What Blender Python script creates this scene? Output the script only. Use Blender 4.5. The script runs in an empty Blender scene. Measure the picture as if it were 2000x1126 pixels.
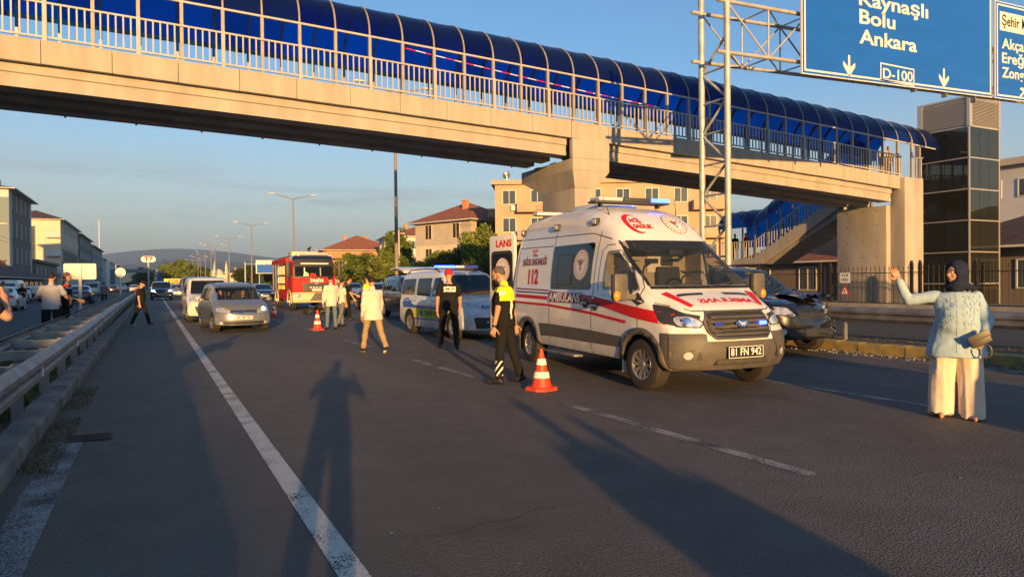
import bpy, bmesh, math, random
import numpy as np
from mathutils import Vector, Matrix, noise
from mathutils.bvhtree import BVHTree

S = bpy.context.scene
COL = S.collection
R_ = math.radians
PI = math.pi
random.seed(7)

# ------------------------------------------------------------------ camera
F_PX = 1380.0
CAM_H = 1.5
YAW, PITCH, ROLL = R_(26.95), R_(-0.6), R_(0.55)
cam_d = bpy.data.cameras.new('camera')
cam = bpy.data.objects.new('camera', cam_d)
COL.objects.link(cam)
cam_d.sensor_width = 36.0
cam_d.lens = 36.0 * F_PX / 2000.0
cam_d.clip_start = 0.05
cam_d.clip_end = 30000
FW = Vector((math.sin(YAW) * math.cos(PITCH), math.cos(YAW) * math.cos(PITCH), math.sin(PITCH)))
_r = Vector((math.cos(YAW), -math.sin(YAW), 0))
_u = _r.cross(FW)
CR = _r * math.cos(ROLL) - _u * math.sin(ROLL)
CU = _r * math.sin(ROLL) + _u * math.cos(ROLL)
CP = Vector((0, 0, CAM_H))
cam.matrix_world = Matrix(((CR.x, CU.x, -FW.x, 0), (CR.y, CU.y, -FW.y, 0), (CR.z, CU.z, -FW.z, CAM_H), (0, 0, 0, 1)))
S.camera = cam

# ------------------------------------------------------------------ light
HAZE = 1.5e-4
SUN_EL, SUN_AZ = 6.6, 13.6          # light travels towards azimuth 13.3 deg clockwise from +Y
S.view_settings.view_transform = 'Standard'
S.view_settings.look = 'None'
S.view_settings.exposure = 0.98
S.view_settings.gamma = 1.0
w = bpy.data.worlds.new('World')
S.world = w
w.use_nodes = True
nt = w.node_tree
nt.nodes.clear()
out = nt.nodes.new('ShaderNodeOutputWorld')
bg = nt.nodes.new('ShaderNodeBackground')
sky = nt.nodes.new('ShaderNodeTexSky')
sky.sky_type = 'NISHITA'
sky.sun_disc = False
sky.sun_elevation = R_(SUN_EL)
sky.sun_rotation = R_(180 + SUN_AZ)
sky.altitude = 150
sky.air_density = 1.0
sky.dust_density = 0.6
sky.ozone_density = 1.6
bg.inputs['Strength'].default_value = 0.095
# thin streaks of cloud low over the horizon, all the way round
def nn(t_, **k):
    n = nt.nodes.new(t_)
    for a, b in k.items(): setattr(n, a, b)
    return n
tcw = nn('ShaderNodeTexCoord'); sxw = nn('ShaderNodeSeparateXYZ'); nt.links.new(tcw.outputs['Generated'], sxw.inputs[0])
mpw = nn('ShaderNodeMapping'); mpw.inputs['Scale'].default_value = (2.2, 2.2, 26); nt.links.new(tcw.outputs['Generated'], mpw.inputs['Vector'])
nzw = nn('ShaderNodeTexNoise'); nzw.inputs['Scale'].default_value = 1.6; nzw.inputs['Detail'].default_value = 7; nzw.inputs['Roughness'].default_value = .55; nt.links.new(mpw.outputs[0], nzw.inputs['Vector'])
def mr(src, a, b, c, d):
    r = nn('ShaderNodeMapRange', interpolation_type='SMOOTHSTEP'); r.inputs[1].default_value = a; r.inputs[2].default_value = b; r.inputs[3].default_value = c; r.inputs[4].default_value = d; nt.links.new(src, r.inputs[0]); return r.outputs[0]
def mm(a, b):
    x = nn('ShaderNodeMath', operation='MULTIPLY'); nt.links.new(a, x.inputs[0])
    if isinstance(b, float): x.inputs[1].default_value = b
    else: nt.links.new(b, x.inputs[1])
    return x.outputs[0]
cl = mm(mm(mr(nzw.outputs['Fac'], .50, .68, 0, 1), mm(mr(sxw.outputs['Z'], .0, .03, 0, 1), mr(sxw.outputs['Z'], .10, .20, 1, 0))), .5)
tint = nn('ShaderNodeMix', data_type='RGBA', blend_type='MULTIPLY'); tint.inputs[0].default_value = 1; tint.inputs[7].default_value = (.70, 1.03, 1.36, 1)
nt.links.new(sky.outputs[0], tint.inputs[6])
cmix = nn('ShaderNodeMix', data_type='RGBA'); cmix.inputs[7].default_value = (2.3, 2.4, 2.5, 1)
veil = nn('ShaderNodeMix', data_type='RGBA'); veil.inputs[7].default_value = (3.75, 3.55, 3.0, 1)
nt.links.new(mr(sxw.outputs['Z'], -.02, .30, .90, 0), veil.inputs[0]); nt.links.new(tint.outputs[2], veil.inputs[6])
nt.links.new(cl, cmix.inputs[0]); nt.links.new(veil.outputs[2], cmix.inputs[6]); nt.links.new(cmix.outputs[2], bg.inputs['Color'])
nt.links.new(bg.outputs[0], out.inputs['Surface'])
sun_d = bpy.data.lights.new('sun', 'SUN')
sun_d.energy = 5.0
sun_d.angle = R_(0.5)
sun_d.color = (1.0, 0.56, 0.19)
sun = bpy.data.objects.new('sun', sun_d)
COL.objects.link(sun)
_a, _e = R_(SUN_AZ), R_(SUN_EL)
LD = Vector((math.sin(_a) * math.cos(_e), math.cos(_a) * math.cos(_e), -math.sin(_e)))
sun.rotation_euler = LD.to_track_quat('-Z', 'Y').to_euler()
S.cycles.max_bounces = 6
S.cycles.transparent_max_bounces = 12
S.cycles.volume_bounces = 0
S.cycles.use_denoising = True

# ------------------------------------------------------------------ measuring: a line of sight of the photograph, met with a plane of the place
def ray(px, py):
    return FW + CR * ((px - 1000) / F_PX) - CU * ((py - 563) / F_PX)
def G(px, py, z=0.0):
    d = ray(px, py); t = (z - CAM_H) / d.z
    return CP + d * t
def PD(px, py, depth):
    return CP + ray(px, py) * depth
def onY(px, py, Y):
    d = ray(px, py); return CP + d * (Y / d.y)
def onX(px, py, X):
    d = ray(px, py); return CP + d * (X / d.x)

# ------------------------------------------------------------------ materials
MATS = {}
def mat(name, color=(.5, .5, .5), rough=.6, metal=0., var=0., vscale=3., bump=0., bscale=40., emit=None, estr=0., spec=None,
        alpha=None, trans=0., col2=None, coat=0., stretch=None, ior=None, detail=4., sheen=0.):
    if name in MATS: return MATS[name]
    m = bpy.data.materials.new(name)
    m.use_nodes = True
    t = m.node_tree; N = t.nodes; L = t.links
    b = N['Principled BSDF']
    c = tuple(color) + (1,)
    b.inputs['Base Color'].default_value = c
    b.inputs['Roughness'].default_value = rough
    b.inputs['Metallic'].default_value = metal
    if spec is not None: b.inputs['Specular IOR Level'].default_value = spec
    if ior: b.inputs['IOR'].default_value = ior
    if coat: b.inputs['Coat Weight'].default_value = coat; b.inputs['Coat Roughness'].default_value = .04
    if trans: b.inputs['Transmission Weight'].default_value = trans
    if alpha is not None: b.inputs['Alpha'].default_value = alpha
    if emit: b.inputs['Emission Color'].default_value = tuple(emit) + (1,); b.inputs['Emission Strength'].default_value = estr
    if var or bump:
        tc = N.new('ShaderNodeTexCoord'); src = tc.outputs['Object']
        if stretch:
            mp = N.new('ShaderNodeMapping'); mp.inputs['Scale'].default_value = stretch
            L.new(src, mp.inputs['Vector']); src = mp.outputs['Vector']
    if var:
        n = N.new('ShaderNodeTexNoise'); n.inputs['Scale'].default_value = vscale; n.inputs['Detail'].default_value = detail
        L.new(src, n.inputs['Vector'])
        r = N.new('ShaderNodeMapRange'); r.inputs[1].default_value = .3; r.inputs[2].default_value = .7
        L.new(n.outputs['Fac'], r.inputs[0])
        mx = N.new('ShaderNodeMix'); mx.data_type = 'RGBA'
        L.new(r.outputs[0], mx.inputs[0])
        d = col2 if col2 else tuple(max(0, k * (1 - var)) for k in color)
        u = tuple(min(1, k * (1 + var * .5)) for k in color)
        mx.inputs[6].default_value = tuple(d) + (1,)
        mx.inputs[7].default_value = tuple(u) + (1,)
        L.new(mx.outputs[2], b.inputs['Base Color'])
    if bump:
        n2 = N.new('ShaderNodeTexNoise'); n2.inputs['Scale'].default_value = bscale; n2.inputs['Detail'].default_value = 3
        L.new(src, n2.inputs['Vector'])
        bp = N.new('ShaderNodeBump'); bp.inputs['Strength'].default_value = min(1, bump); bp.inputs['Distance'].default_value = .02
        L.new(n2.outputs['Fac'], bp.inputs['Height']); L.new(bp.outputs[0], b.inputs['Normal'])
    MATS[name] = m
    return m

def M(n): return MATS[n]
def dirty(n, dirt=(.20, .15, .09), z0=.25, z1=1.25, amt=.45):
    """road dirt thrown up over the lower part of a vehicle"""
    t = MATS[n].node_tree; N = t.nodes; L = t.links; b = N['Principled BSDF']; inp = b.inputs['Base Color']
    tc = N.new('ShaderNodeTexCoord'); sx = N.new('ShaderNodeSeparateXYZ'); L.new(tc.outputs['Object'], sx.inputs[0])
    r = N.new('ShaderNodeMapRange'); r.inputs[1].default_value = z0; r.inputs[2].default_value = z1; r.inputs[3].default_value = amt; r.inputs[4].default_value = .04; L.new(sx.outputs['Z'], r.inputs[0])
    n_ = N.new('ShaderNodeTexNoise'); n_.inputs['Scale'].default_value = 3.5; n_.inputs['Detail'].default_value = 9; n_.inputs['Roughness'].default_value = .7; L.new(tc.outputs['Object'], n_.inputs['Vector'])
    q = N.new('ShaderNodeMapRange'); q.inputs[1].default_value = .35; q.inputs[2].default_value = .68; L.new(n_.outputs['Fac'], q.inputs[0])
    m = N.new('ShaderNodeMath'); m.operation = 'MULTIPLY'; L.new(r.outputs[0], m.inputs[0]); L.new(q.outputs[0], m.inputs[1])
    x = N.new('ShaderNodeMix'); x.data_type = 'RGBA'; L.new(m.outputs[0], x.inputs[0]); x.inputs[7].default_value = tuple(dirt) + (1,)
    if inp.is_linked: L.new(inp.links[0].from_socket, x.inputs[6])
    else: x.inputs[6].default_value = inp.default_value
    L.new(x.outputs[2], inp)
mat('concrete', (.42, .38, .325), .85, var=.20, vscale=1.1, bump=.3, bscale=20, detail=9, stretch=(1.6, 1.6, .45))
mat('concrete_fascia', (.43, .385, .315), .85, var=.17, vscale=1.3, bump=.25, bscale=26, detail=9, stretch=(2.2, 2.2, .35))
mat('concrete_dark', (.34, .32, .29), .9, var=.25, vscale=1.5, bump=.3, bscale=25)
mat('rail_paint', (.44, .42, .39), .5, var=.15, vscale=2.5)
mat('blue_panel', (.012, .035, .14), .15, var=0)
mat('galv', (.27, .27, .28), .5, metal=.5, var=.4, vscale=3, bump=.1, bscale=30)
mat('galv_post', (.50, .49, .46), .5, metal=.25, var=.25, vscale=4)
mat('black_plastic', (.03, .03, .03), .5)
mat('grey_plastic', (.085, .083, .08), .55, var=.15, vscale=6, bump=.05, bscale=80)
mat('tyre', (.022, .021, .02), .85, var=.3, vscale=12, bump=.2, bscale=60)
mat('rim', (.42, .42, .42), .35, metal=.8)
mat('rim_dark', (.05, .05, .05), .5)
mat('dark_glass', (.010, .014, .016), .05, spec=.5)
mat('glass', (.85, .92, .92), .0, alpha=.16, spec=.7)
mat('tint_glass', (.05, .06, .06), .02, alpha=.55, spec=.7)
mat('white_paint', (.80, .79, .76), .28, coat=.6, var=.05, vscale=2)
mat('silver_paint', (.42, .43, .46), .32, metal=.6, coat=.5)
mat('silver2', (.30, .33, .37), .35, metal=.5, coat=.5)
mat('black_paint', (.008, .008, .010), .18, coat=1.0, spec=.6)
mat('navy_paint', (.015, .022, .045), .22, coat=1.0)
mat('grey_paint', (.10, .11, .12), .3, metal=.4, coat=.6)
mat('police_paint', (.62, .68, .74), .3, metal=.1, coat=.6)
mat('red_paint', (.55, .014, .012), .6, spec=.25)
mat('cream_paint', (.62, .55, .33), .5)
mat('red_mark', (.62, .012, .015), .55, spec=.3)
mat('darkred_mark', (.30, .02, .035), .4)
mat('white_mark', (.8, .78, .72), .5)
mat('black_mark', (.012, .012, .012), .5)
mat('blue_mark', (.02, .09, .42), .4)
mat('yellow_mark', (.75, .62, .02), .5)
mat('green_mark', (.30, .50, .03), .5)
mat('seam', (.03, .03, .03), .8)
mat('chrome', (.75, .75, .75), .12, metal=1.)
mat('headlamp', (.75, .76, .76), .08, metal=.55, var=.5, vscale=14, spec=.8, coat=1.)
mat('amber', (.85, .30, .02), .25, coat=.6)
mat('lens_clear', (.65, .65, .62), .1, metal=.2, coat=1.)
mat('lamp_on', (1, .95, .85), .3, emit=(1, .93, .8), estr=9)
mat('blue_light', (.05, .08, .9), .2, emit=(.03, .07, 1.0), estr=6)
mat('blue_lens', (.03, .05, .45), .1, coat=1.)
mat('plate_white', (.75, .74, .68), .4)
mat('interior', (.05, .05, .05), .8)
mat('ws_glass', (.02, .03, .035), .0, alpha=.42, spec=.6)
mat('interior_beige', (.42, .38, .29), .8, var=.1)
mat('seat_fabric', (.045, .047, .05), .9)
mat('paper', (.75, .74, .70), .8)
mat('skin', (.50, .27, .17), .5, var=.10, vscale=14, bump=.05, bscale=60)
mat('skin2', (.42, .22, .13), .5, var=.12, vscale=14)
mat('hair', (.012, .009, .007), .6, bump=.6, bscale=120)
mat('hair_grey', (.12, .10, .09), .7, bump=.6, bscale=120, var=.4, vscale=30)
mat('eye_white', (.75, .72, .68), .2)
mat('lip', (.35, .09, .07), .4)
mat('timber', (.10, .06, .035), .8, var=.3, vscale=4)

for n_ in ('white_paint', 'grey_plastic', 'police_paint', 'cream_paint'): dirty(n_)
dirty('tyre', (.10, .08, .06), -.4, .4, .5)
for nm_, c_ in dict(cream=(.68, .62, .52), white=(.74, .72, .68), black=(.014, .014, .015), khaki=(.36, .27, .15), jeans=(.12, .17, .22), grey=(.16, .17, .18), palegrey=(.42, .42, .44), hivis=(.75, .82, .03), silverband=(.75, .75, .70),
                    paleblue=(.36, .50, .60), ivory=(.80, .66, .52), navy=(.018, .025, .05), red=(.50, .03, .03), brown=(.12, .07, .05), beige=(.5, .42, .3), lightblue=(.35, .5, .6)).items():
    mat('cloth_' + nm_, c_, .92, var=.08, vscale=7, bump=.55, bscale=9, spec=.2, detail=6)
# ------------------------------------------------------------------ mesh building
class MB:
    def __init__(s): s.v = []; s.f = []; s.m = []
    def add(s, vs, fs, mi=0):
        o = len(s.v); s.v += [tuple(p) for p in vs]
        for f in fs: s.f.append(tuple(i + o for i in f)); s.m.append(mi)
        return s
    def box(s, c, d, rz=0., mi=0, rot=None):
        hx, hy, hz = d[0] / 2, d[1] / 2, d[2] / 2
        q = rot if rot is not None else Matrix.Rotation(rz, 3, 'Z')
        c = Vector(c)
        vs = [c + q @ Vector((x, y, z)) for x in (-hx, hx) for y in (-hy, hy) for z in (-hz, hz)]
        return s.add(vs, [(0, 1, 3, 2), (4, 6, 7, 5), (0, 4, 5, 1), (2, 3, 7, 6), (0, 2, 6, 4), (1, 5, 7, 3)], mi)
    def bb(s, x0, x1, y0, y1, z0, z1, mi=0):
        return s.box(((x0 + x1) / 2, (y0 + y1) / 2, (z0 + z1) / 2), (abs(x1 - x0), abs(y1 - y0), abs(z1 - z0)), mi=mi)
    def bar(s, p, q, wd, ht, mi=0, up=Vector((0, 0, 1))):
        p, q = Vector(p), Vector(q); d = (q - p); L = d.length; d.normalize()
        if abs(d.dot(up)) > .98: up = Vector((0, 1, 0))
        y = up.cross(d).normalized(); z = d.cross(y)
        rot = Matrix((d, y, z)).transposed()
        return s.box((p + q) / 2, (L, wd, ht), rot=rot, mi=mi)
    def tube(s, p, q, r0, r1=None, n=10, mi=0, caps=True):
        r1 = r0 if r1 is None else r1
        p, q = Vector(p), Vector(q); d = (q - p).normalized()
        a = d.orthogonal().normalized(); b = d.cross(a)
        vs = []
        for c, r in ((p, r0), (q, r1)):
            for i in range(n):
                t = 2 * PI * i / n; vs.append(c + (a * math.cos(t) + b * math.sin(t)) * r)
        fs = [(i, (i + 1) % n, n + (i + 1) % n, n + i) for i in range(n)]
        if caps: fs += [tuple(range(n - 1, -1, -1)), tuple(range(n, 2 * n))]
        return s.add(vs, fs, mi)
    def path(s, pts, r, n=8, mi=0, closed=False):
        pts = [Vector(p) for p in pts]; k = len(pts); rs = r if isinstance(r, (list, tuple)) else [r] * k
        vs = []; a = None
        for i, p in enumerate(pts):
            d = ((pts[(i + 1) % k] if closed or i < k - 1 else p) - (pts[i - 1] if closed or i > 0 else p)).normalized()
            if a is None: a = d.orthogonal().normalized()
            a = (a - d * a.dot(d)).normalized(); b = d.cross(a)
            for j in range(n):
                t = 2 * PI * j / n; vs.append(p + (a * math.cos(t) + b * math.sin(t)) * rs[i])
        fs = []
        for i in range(k if closed else k - 1):
            i2 = (i + 1) % k
            for j in range(n): fs.append((i * n + j, i * n + (j + 1) % n, i2 * n + (j + 1) % n, i2 * n + j))
        if not closed: fs += [tuple(range(n - 1, -1, -1)), tuple(range((k - 1) * n, k * n))]
        return s.add(vs, fs, mi)
    def lathe(s, prof, n=24, axis='Z', c=(0, 0, 0), mi=0):
        vs = []; c = Vector(c)
        for r, h in prof:
            for i in range(n):
                t = 2 * PI * i / n; x, y = r * math.cos(t), r * math.sin(t)
                vs.append(c + (Vector((x, y, h)) if axis == 'Z' else Vector((x, h, y)) if axis == 'Y' else Vector((h, x, y))))
        k = len(prof)
        fs = [(i * n + j, i * n + (j + 1) % n, (i + 1) * n + (j + 1) % n, (i + 1) * n + j) for i in range(k - 1) for j in range(n)]
        return s.add(vs, fs, mi)
    def loft(s, rings, mi=0, closed=True, caps=True):
        n = len(rings[0]); vs = [p for r in rings for p in r]; k = len(rings)
        fs = [(i * n + j, i * n + (j + 1) % n, (i + 1) * n + (j + 1) % n, (i + 1) * n + j) for i in range(k - 1) for j in range(n if closed else n - 1)]
        if caps: fs += [tuple(range(n - 1, -1, -1)), tuple(range((k - 1) * n, k * n))]
        return s.add(vs, fs, mi)
    def sphere(s, c, r, n=12, m=8, mi=0, rot=None):
        c = Vector(c); r = (r, r, r) if not isinstance(r, (tuple, list)) else r
        vs = []; q = rot
        for i in range(m + 1):
            ph = PI * i / m
            for j in range(n):
                t = 2 * PI * j / n
                p = Vector((r[0] * math.sin(ph) * math.cos(t), r[1] * math.sin(ph) * math.sin(t), r[2] * math.cos(ph)))
                vs.append(c + (q @ p if q else p))
        fs = [(i * n + j, (i + 1) * n + j, (i + 1) * n + (j + 1) % n, i * n + (j + 1) % n) for i in range(m) for j in range(n)]
        return s.add(vs, fs, mi)
    def prism(s, poly, axis, a, b, mi=0):
        """poly: 2-D outline; axis: the extrusion axis; a, b its limits"""
        def P(u, v, t): return (t, u, v) if axis == 'X' else (u, t, v) if axis == 'Y' else (u, v, t)
        n = len(poly)
        vs = [P(u, v, a) for u, v in poly] + [P(u, v, b) for u, v in poly]
        fs = [tuple(range(n)), tuple(range(2 * n - 1, n - 1, -1))] + [(i, (i + 1) % n, n + (i + 1) % n, n + i) for i in range(n)]
        return s.add(vs, fs, mi)
    def mesh(s, name, fix=True):
        me = bpy.data.meshes.new(name); me.from_pydata(s.v, [], s.f)
        me.polygons.foreach_set('material_index', s.m)
        if fix:
            bm = bmesh.new(); bm.from_mesh(me); bmesh.ops.recalc_face_normals(bm, faces=bm.faces); bm.to_mesh(me); bm.free()
        me.update(); return me
    def build(s, name, mats, parent=None, smooth=None, loc=None, fix=True, bevel=0):
        me = s.mesh(name, fix)
        return link(name, me, mats, parent, smooth, loc, bevel)

def link(name, me, mats, parent=None, smooth=None, loc=None, bevel=0):
    if not isinstance(mats, (list, tuple)): mats = [mats]
    if not len(me.materials):
        for m in mats: me.materials.append(M(m) if isinstance(m, str) else m)
    if bevel:
        bm = bmesh.new(); bm.from_mesh(me)
        es = [e for e in bm.edges if len(e.link_faces) == 2 and e.calc_face_angle(0) > .6]
        bmesh.ops.bevel(bm, geom=es, offset=bevel, segments=2, affect='EDGES', profile=.6, clamp_overlap=True); bm.to_mesh(me); bm.free()
        if smooth is None: smooth = 40
    if smooth is not None:
        me.polygons.foreach_set('use_smooth', [True] * len(me.polygons))
        me.set_sharp_from_angle(angle=R_(smooth))
    o = bpy.data.objects.new(name, me)
    COL.objects.link(o)
    if parent is not None: o.parent = parent
    if loc is not None: o.location = loc
    return o
def share(o, name=None, loc=(0, 0, 0), parent=None, rz=None):
    c = bpy.data.objects.new(name or o.name.split('.')[0], o.data); COL.objects.link(c)
    c.parent = parent if parent is not None else o.parent
    c.location = loc
    if rz is not None: c.rotation_euler = (0, 0, rz)
    return c
def tag(o, label=None, cat=None, group=None, kind=None):
    if label: o['label'] = label
    if cat: o['category'] = cat
    if group: o['group'] = group
    if kind: o['kind'] = kind
    return o
def thing(name, label, cat, loc=(0, 0, 0), rz=0., group=None):
    o = bpy.data.objects.new(name, None); COL.objects.link(o)
    o.empty_display_size = .2
    o.location = loc; o.rotation_euler = (0, 0, rz)
    return tag(o, label, cat, group)
def copy_tree(o, parent=None):
    c = o.copy(); COL.objects.link(c)
    if parent is not None: c.parent = parent; c.matrix_parent_inverse = o.matrix_parent_inverse.copy()
    for ch in list(o.children): copy_tree(ch, c)
    return c
WS = bpy.data.scenes.new('workshop')          # an empty side scene in which shapes are worked out
def evalmesh(o):
    own = o.name not in WS.collection.objects
    if own: WS.collection.objects.link(o)
    vl = WS.view_layers[0]; vl.update(); dg = vl.depsgraph
    r = bpy.data.meshes.new_from_object(o.evaluated_get(dg))
    if own: WS.collection.objects.unlink(o)
    return r
def temp(me):
    o = bpy.data.objects.new('temp', me); WS.collection.objects.link(o); return o
def drop(o):
    me = o.data; bpy.data.objects.remove(o)
    if me and me.users == 0: bpy.data.meshes.remove(me)
def remesh(mb, vox, smooth=2):
    o = temp(mb.mesh('temp'))
    md = o.modifiers.new('r', 'REMESH'); md.mode = 'VOXEL'; md.voxel_size = vox; md.use_smooth_shade = True
    if smooth:
        sm = o.modifiers.new('s', 'SMOOTH'); sm.iterations = smooth; sm.factor = .5
    me = evalmesh(o); drop(o); return me
def vol(me):
    bm = bmesh.new(); bm.from_mesh(me); v = bm.calc_volume(signed=True); bm.free(); return v
def boolean(me, cutters, mats=None):
    """cut the cutters out of a closed mesh one by one; a cut that fails is tried again a hair to the side"""
    for c in cutters:
        v0 = vol(me); vc = abs(vol(c)); best = None
        for k in range(6):
            o = temp(me); co = temp(c); co.location = (.0037 * k, 0, .0021 * k)
            md = o.modifiers.new('b', 'BOOLEAN'); md.operation = 'DIFFERENCE'; md.solver = 'FAST' if k % 2 else 'EXACT'; md.object = co
            r = evalmesh(o); bpy.data.objects.remove(co); bpy.data.objects.remove(o)
            d = v0 - vol(r)
            if -.0005 <= d <= vc * 1.05 + .001 and len(r.polygons) > len(me.polygons) * .5: best = r; break
            bpy.data.meshes.remove(r)
        if best is None: print('CUT FAILED', vc); continue
        me = best
    return me

_txt = {}
def textmesh(s, size=1., bold=0.0, align='CENTER', sx=1.0):
    cu = bpy.data.curves.new('t', 'FONT'); cu.body = s; cu.size = size; cu.align_x = align; cu.align_y = 'CENTER'; cu.offset = bold
    cu.resolution_u = 3
    o = bpy.data.objects.new('t', cu); WS.collection.objects.link(o)
    me = evalmesh(o); bpy.data.objects.remove(o); bpy.data.curves.remove(cu)
    me.materials.clear()
    if sx != 1:
        for v in me.vertices: v.co.x *= sx
    return me
def gridcut(bm, step):
    for ax in (0, 1):
        vs = [v.co[ax] for v in bm.verts]
        if not vs: return
        a, b = min(vs), max(vs); k = int((b - a) / step) + 1
        for i in range(1, k):
            n = Vector((0, 0, 0)); n[ax] = 1; c = Vector((0, 0, 0)); c[ax] = a + (b - a) * i / k
            bmesh.ops.bisect_plane(bm, geom=bm.verts[:] + bm.edges[:] + bm.faces[:], plane_co=c, plane_no=n, dist=1e-5)
def flat(poly):
    me = bpy.data.meshes.new('f'); me.from_pydata([(u, v, 0) for u, v in poly], [], [tuple(range(len(poly)))]); return me
def stroke(pts, wd):
    """outline mesh of a polyline of the given width"""
    me = bpy.data.meshes.new('f'); vs = []; k = len(pts)
    for i, p in enumerate(pts):
        a = Vector(pts[max(0, i - 1)]); b = Vector(pts[min(k - 1, i + 1)]); d = (b - a).normalized(); n = Vector((-d.y, d.x)) * wd / 2
        vs += [(p[0] + n.x, p[1] + n.y, 0), (p[0] - n.x, p[1] - n.y, 0)]
    me.from_pydata(vs, [], [(2 * i, 2 * i + 1, 2 * i + 3, 2 * i + 2) for i in range(k - 1)]); return me
def wrap(me, bvh, frm, off=.004, step=.12, place=None):
    """lay a flat mesh (u, v) on a body: frm 'L'/'R' = from +y/-y with u=x, v=z; 'F'/'B' from +x/-x with u=y; 'T' from above"""
    bm = bmesh.new(); bm.from_mesh(me); bmesh.ops.triangulate(bm, faces=bm.faces[:]) if step else None
    if place: bmesh.ops.transform(bm, matrix=place, verts=bm.verts[:])
    if step: gridcut(bm, step)
    dead = []
    for v in bm.verts:
        u, t = v.co.x, v.co.y
        o, d = {'L': (Vector((u, 9, t)), Vector((0, -1, 0))), 'R': (Vector((u, -9, t)), Vector((0, 1, 0))),
                'F': (Vector((19, u, t)), Vector((-1, 0, 0))), 'B': (Vector((-19, u, t)), Vector((1, 0, 0))),
                'T': (Vector((u, t, 9)), Vector((0, 0, -1)))}[frm]
        h, n, _, _ = bvh.ray_cast(o, d)
        if h is None: dead.append(v); continue
        if n.dot(d) > 0: n = -n
        v.co = h + n * off
    if dead: bmesh.ops.delete(bm, geom=dead, context='VERTS')
    # face outwards
    tgt = {'L': Vector((0, 1, 0)), 'R': Vector((0, -1, 0)), 'F': Vector((1, 0, 0)), 'B': Vector((-1, 0, 0)), 'T': Vector((0, 0, 1))}[frm]
    bm.normal_update()
    for f in bm.faces:
        if f.normal.dot(tgt) < 0: f.normal_flip()
    r = bpy.data.meshes.new('wrap'); bm.to_mesh(r); bm.free(); return r
def TR(x, y, sx=1, sy=1, rot=0):
    return Matrix.Translation((x, y, 0)) @ Matrix.Rotation(rot, 4, 'Z') @ Matrix.Diagonal((sx, sy, 1, 1))
# ------------------------------------------------------------------ vehicles: local +x forward, ground at z = 0
def smooth1(a, k):
    a = np.array(a, float)
    for _ in range(k):
        b = a.copy(); b[1:-1] = .25 * a[:-2] + .5 * a[1:-1] + .25 * a[2:]; a = b
    return a
def body_mesh(top, bot, W, plan, belt, roofw, nose=(), tail=(), kf=.3, kr=.12, crad=.13, N=64, sm=2, dents=None, hip=.0):
    """closed body shell. top/bot/belt/plan/roofw: (x, value) lists; nose/tail: (z, setback) lists"""
    xr, xf = top[0][0], top[-1][0]
    t = np.linspace(0, 1, N); t = .5 - .5 * np.cos(PI * t) * (.35 + .65 * np.abs(np.cos(PI * t)))
    t = (t - t[0]) / (t[-1] - t[0])
    xs = xr + (xf - xr) * np.sort(t)
    ip = lambda l: np.interp(xs, [p[0] for p in l], [p[1] for p in l])
    zt = smooth1(ip(top), sm); zb = smooth1(ip(bot), sm); wp = smooth1(ip(plan), 2) * W / 2; zl = smooth1(ip(belt), sm); rw = smooth1(ip(roofw), 3)
    def shift(x, y, z, hw):
        wf = max(0., (x - (xf - 1.1)) / 1.1) ** 1.6; wr = max(0., ((xr + .9) - x) / .9) ** 1.6
        yy = min(1.2, abs(y) / hw)
        dx = -wf * (kf * yy ** 3 + (np.interp(z, [p[0] for p in nose], [p[1] for p in nose]) if nose else 0))
        dx += wr * (kr * yy ** 3 + (np.interp(z, [p[0] for p in tail], [p[1] for p in tail]) if tail else 0))
        return x + dx
    rings = []; halfs = []
    for i, x in enumerate(xs):
        w_ = wp[i]; b = zb[i]; T = zt[i]; l = min(zl[i], T - .03)
        h = [(0., b - .012), (w_ * .6, b - .006), (w_ * .88, b), (w_ * .965, b + .03), (w_ * .99, b + .10), (w_, b + .22 if b + .22 < l else (b + l) / 2),
             (w_ * 1.0, b * .5 + l * .5), (w_ * (.995 + hip), b * .25 + l * .75), (w_ * .985, l - .04), (w_ * .96, l)]
        wr_ = w_ * rw[i]; c = min(crad, (T - l) * .55)
        for s in (.25, .5, .75, 1.): h.append((w_ * .96 + (wr_ - w_ * .96) * s + .025 * math.sin(PI * s) * min(1, (T - l) / .5), l + (T - c - l) * s))
        for s in (25, 50, 75): h.append((wr_ - c * (1 - math.cos(R_(s))) * 1.0, T - c + c * math.sin(R_(s))))
        h += [(wr_ - c, T), (wr_ * .55, T + .018), (0., T + .026)]
        halfs.append(h)
        ring = [(shift(x, y, z, W / 2), -y, z) for y, z in h] + [(shift(x, y, z, W / 2), y, z) for y, z in reversed(h[1:-1])]
        rings.append(ring)
    mb = MB(); mb.loft(rings, caps=False)
    n = len(rings[0]); K = 9
    for end, flip in ((0, 0), (N - 1, 1)):
        h = halfs[end]; x = xs[end]; rows = []
        for y, z in h: rows.append([(shift(x, y * (2 * k / K - 1), z, W / 2), y * (2 * k / K - 1), z) for k in range(K + 1)])
        vs = [p for r in rows for p in r]
        mb.add(vs, [(i * (K + 1) + k, i * (K + 1) + k + 1, (i + 1) * (K + 1) + k + 1, (i + 1) * (K + 1) + k) for i in range(len(h) - 1) for k in range(K)])
    if dents: mb.v = [dents(Vector(p)) for p in mb.v]
    me = mb.mesh('shell', fix=False)
    bm = bmesh.new(); bm.from_mesh(me); bmesh.ops.remove_doubles(bm, verts=bm.verts, dist=.0008);
    bmesh.ops.triangulate(bm, faces=[f for f in bm.faces if len(f.verts) > 3])
    bmesh.ops.recalc_face_normals(bm, faces=bm.faces)
    if bm.calc_volume(signed=True) < 0: bmesh.ops.reverse_faces(bm, faces=bm.faces)
    bm.to_mesh(me); bm.free(); return me
def bvh_of(me):
    bm = bmesh.new(); bm.from_mesh(me); t = BVHTree.FromBMesh(bm); bm.free(); return t
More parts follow.
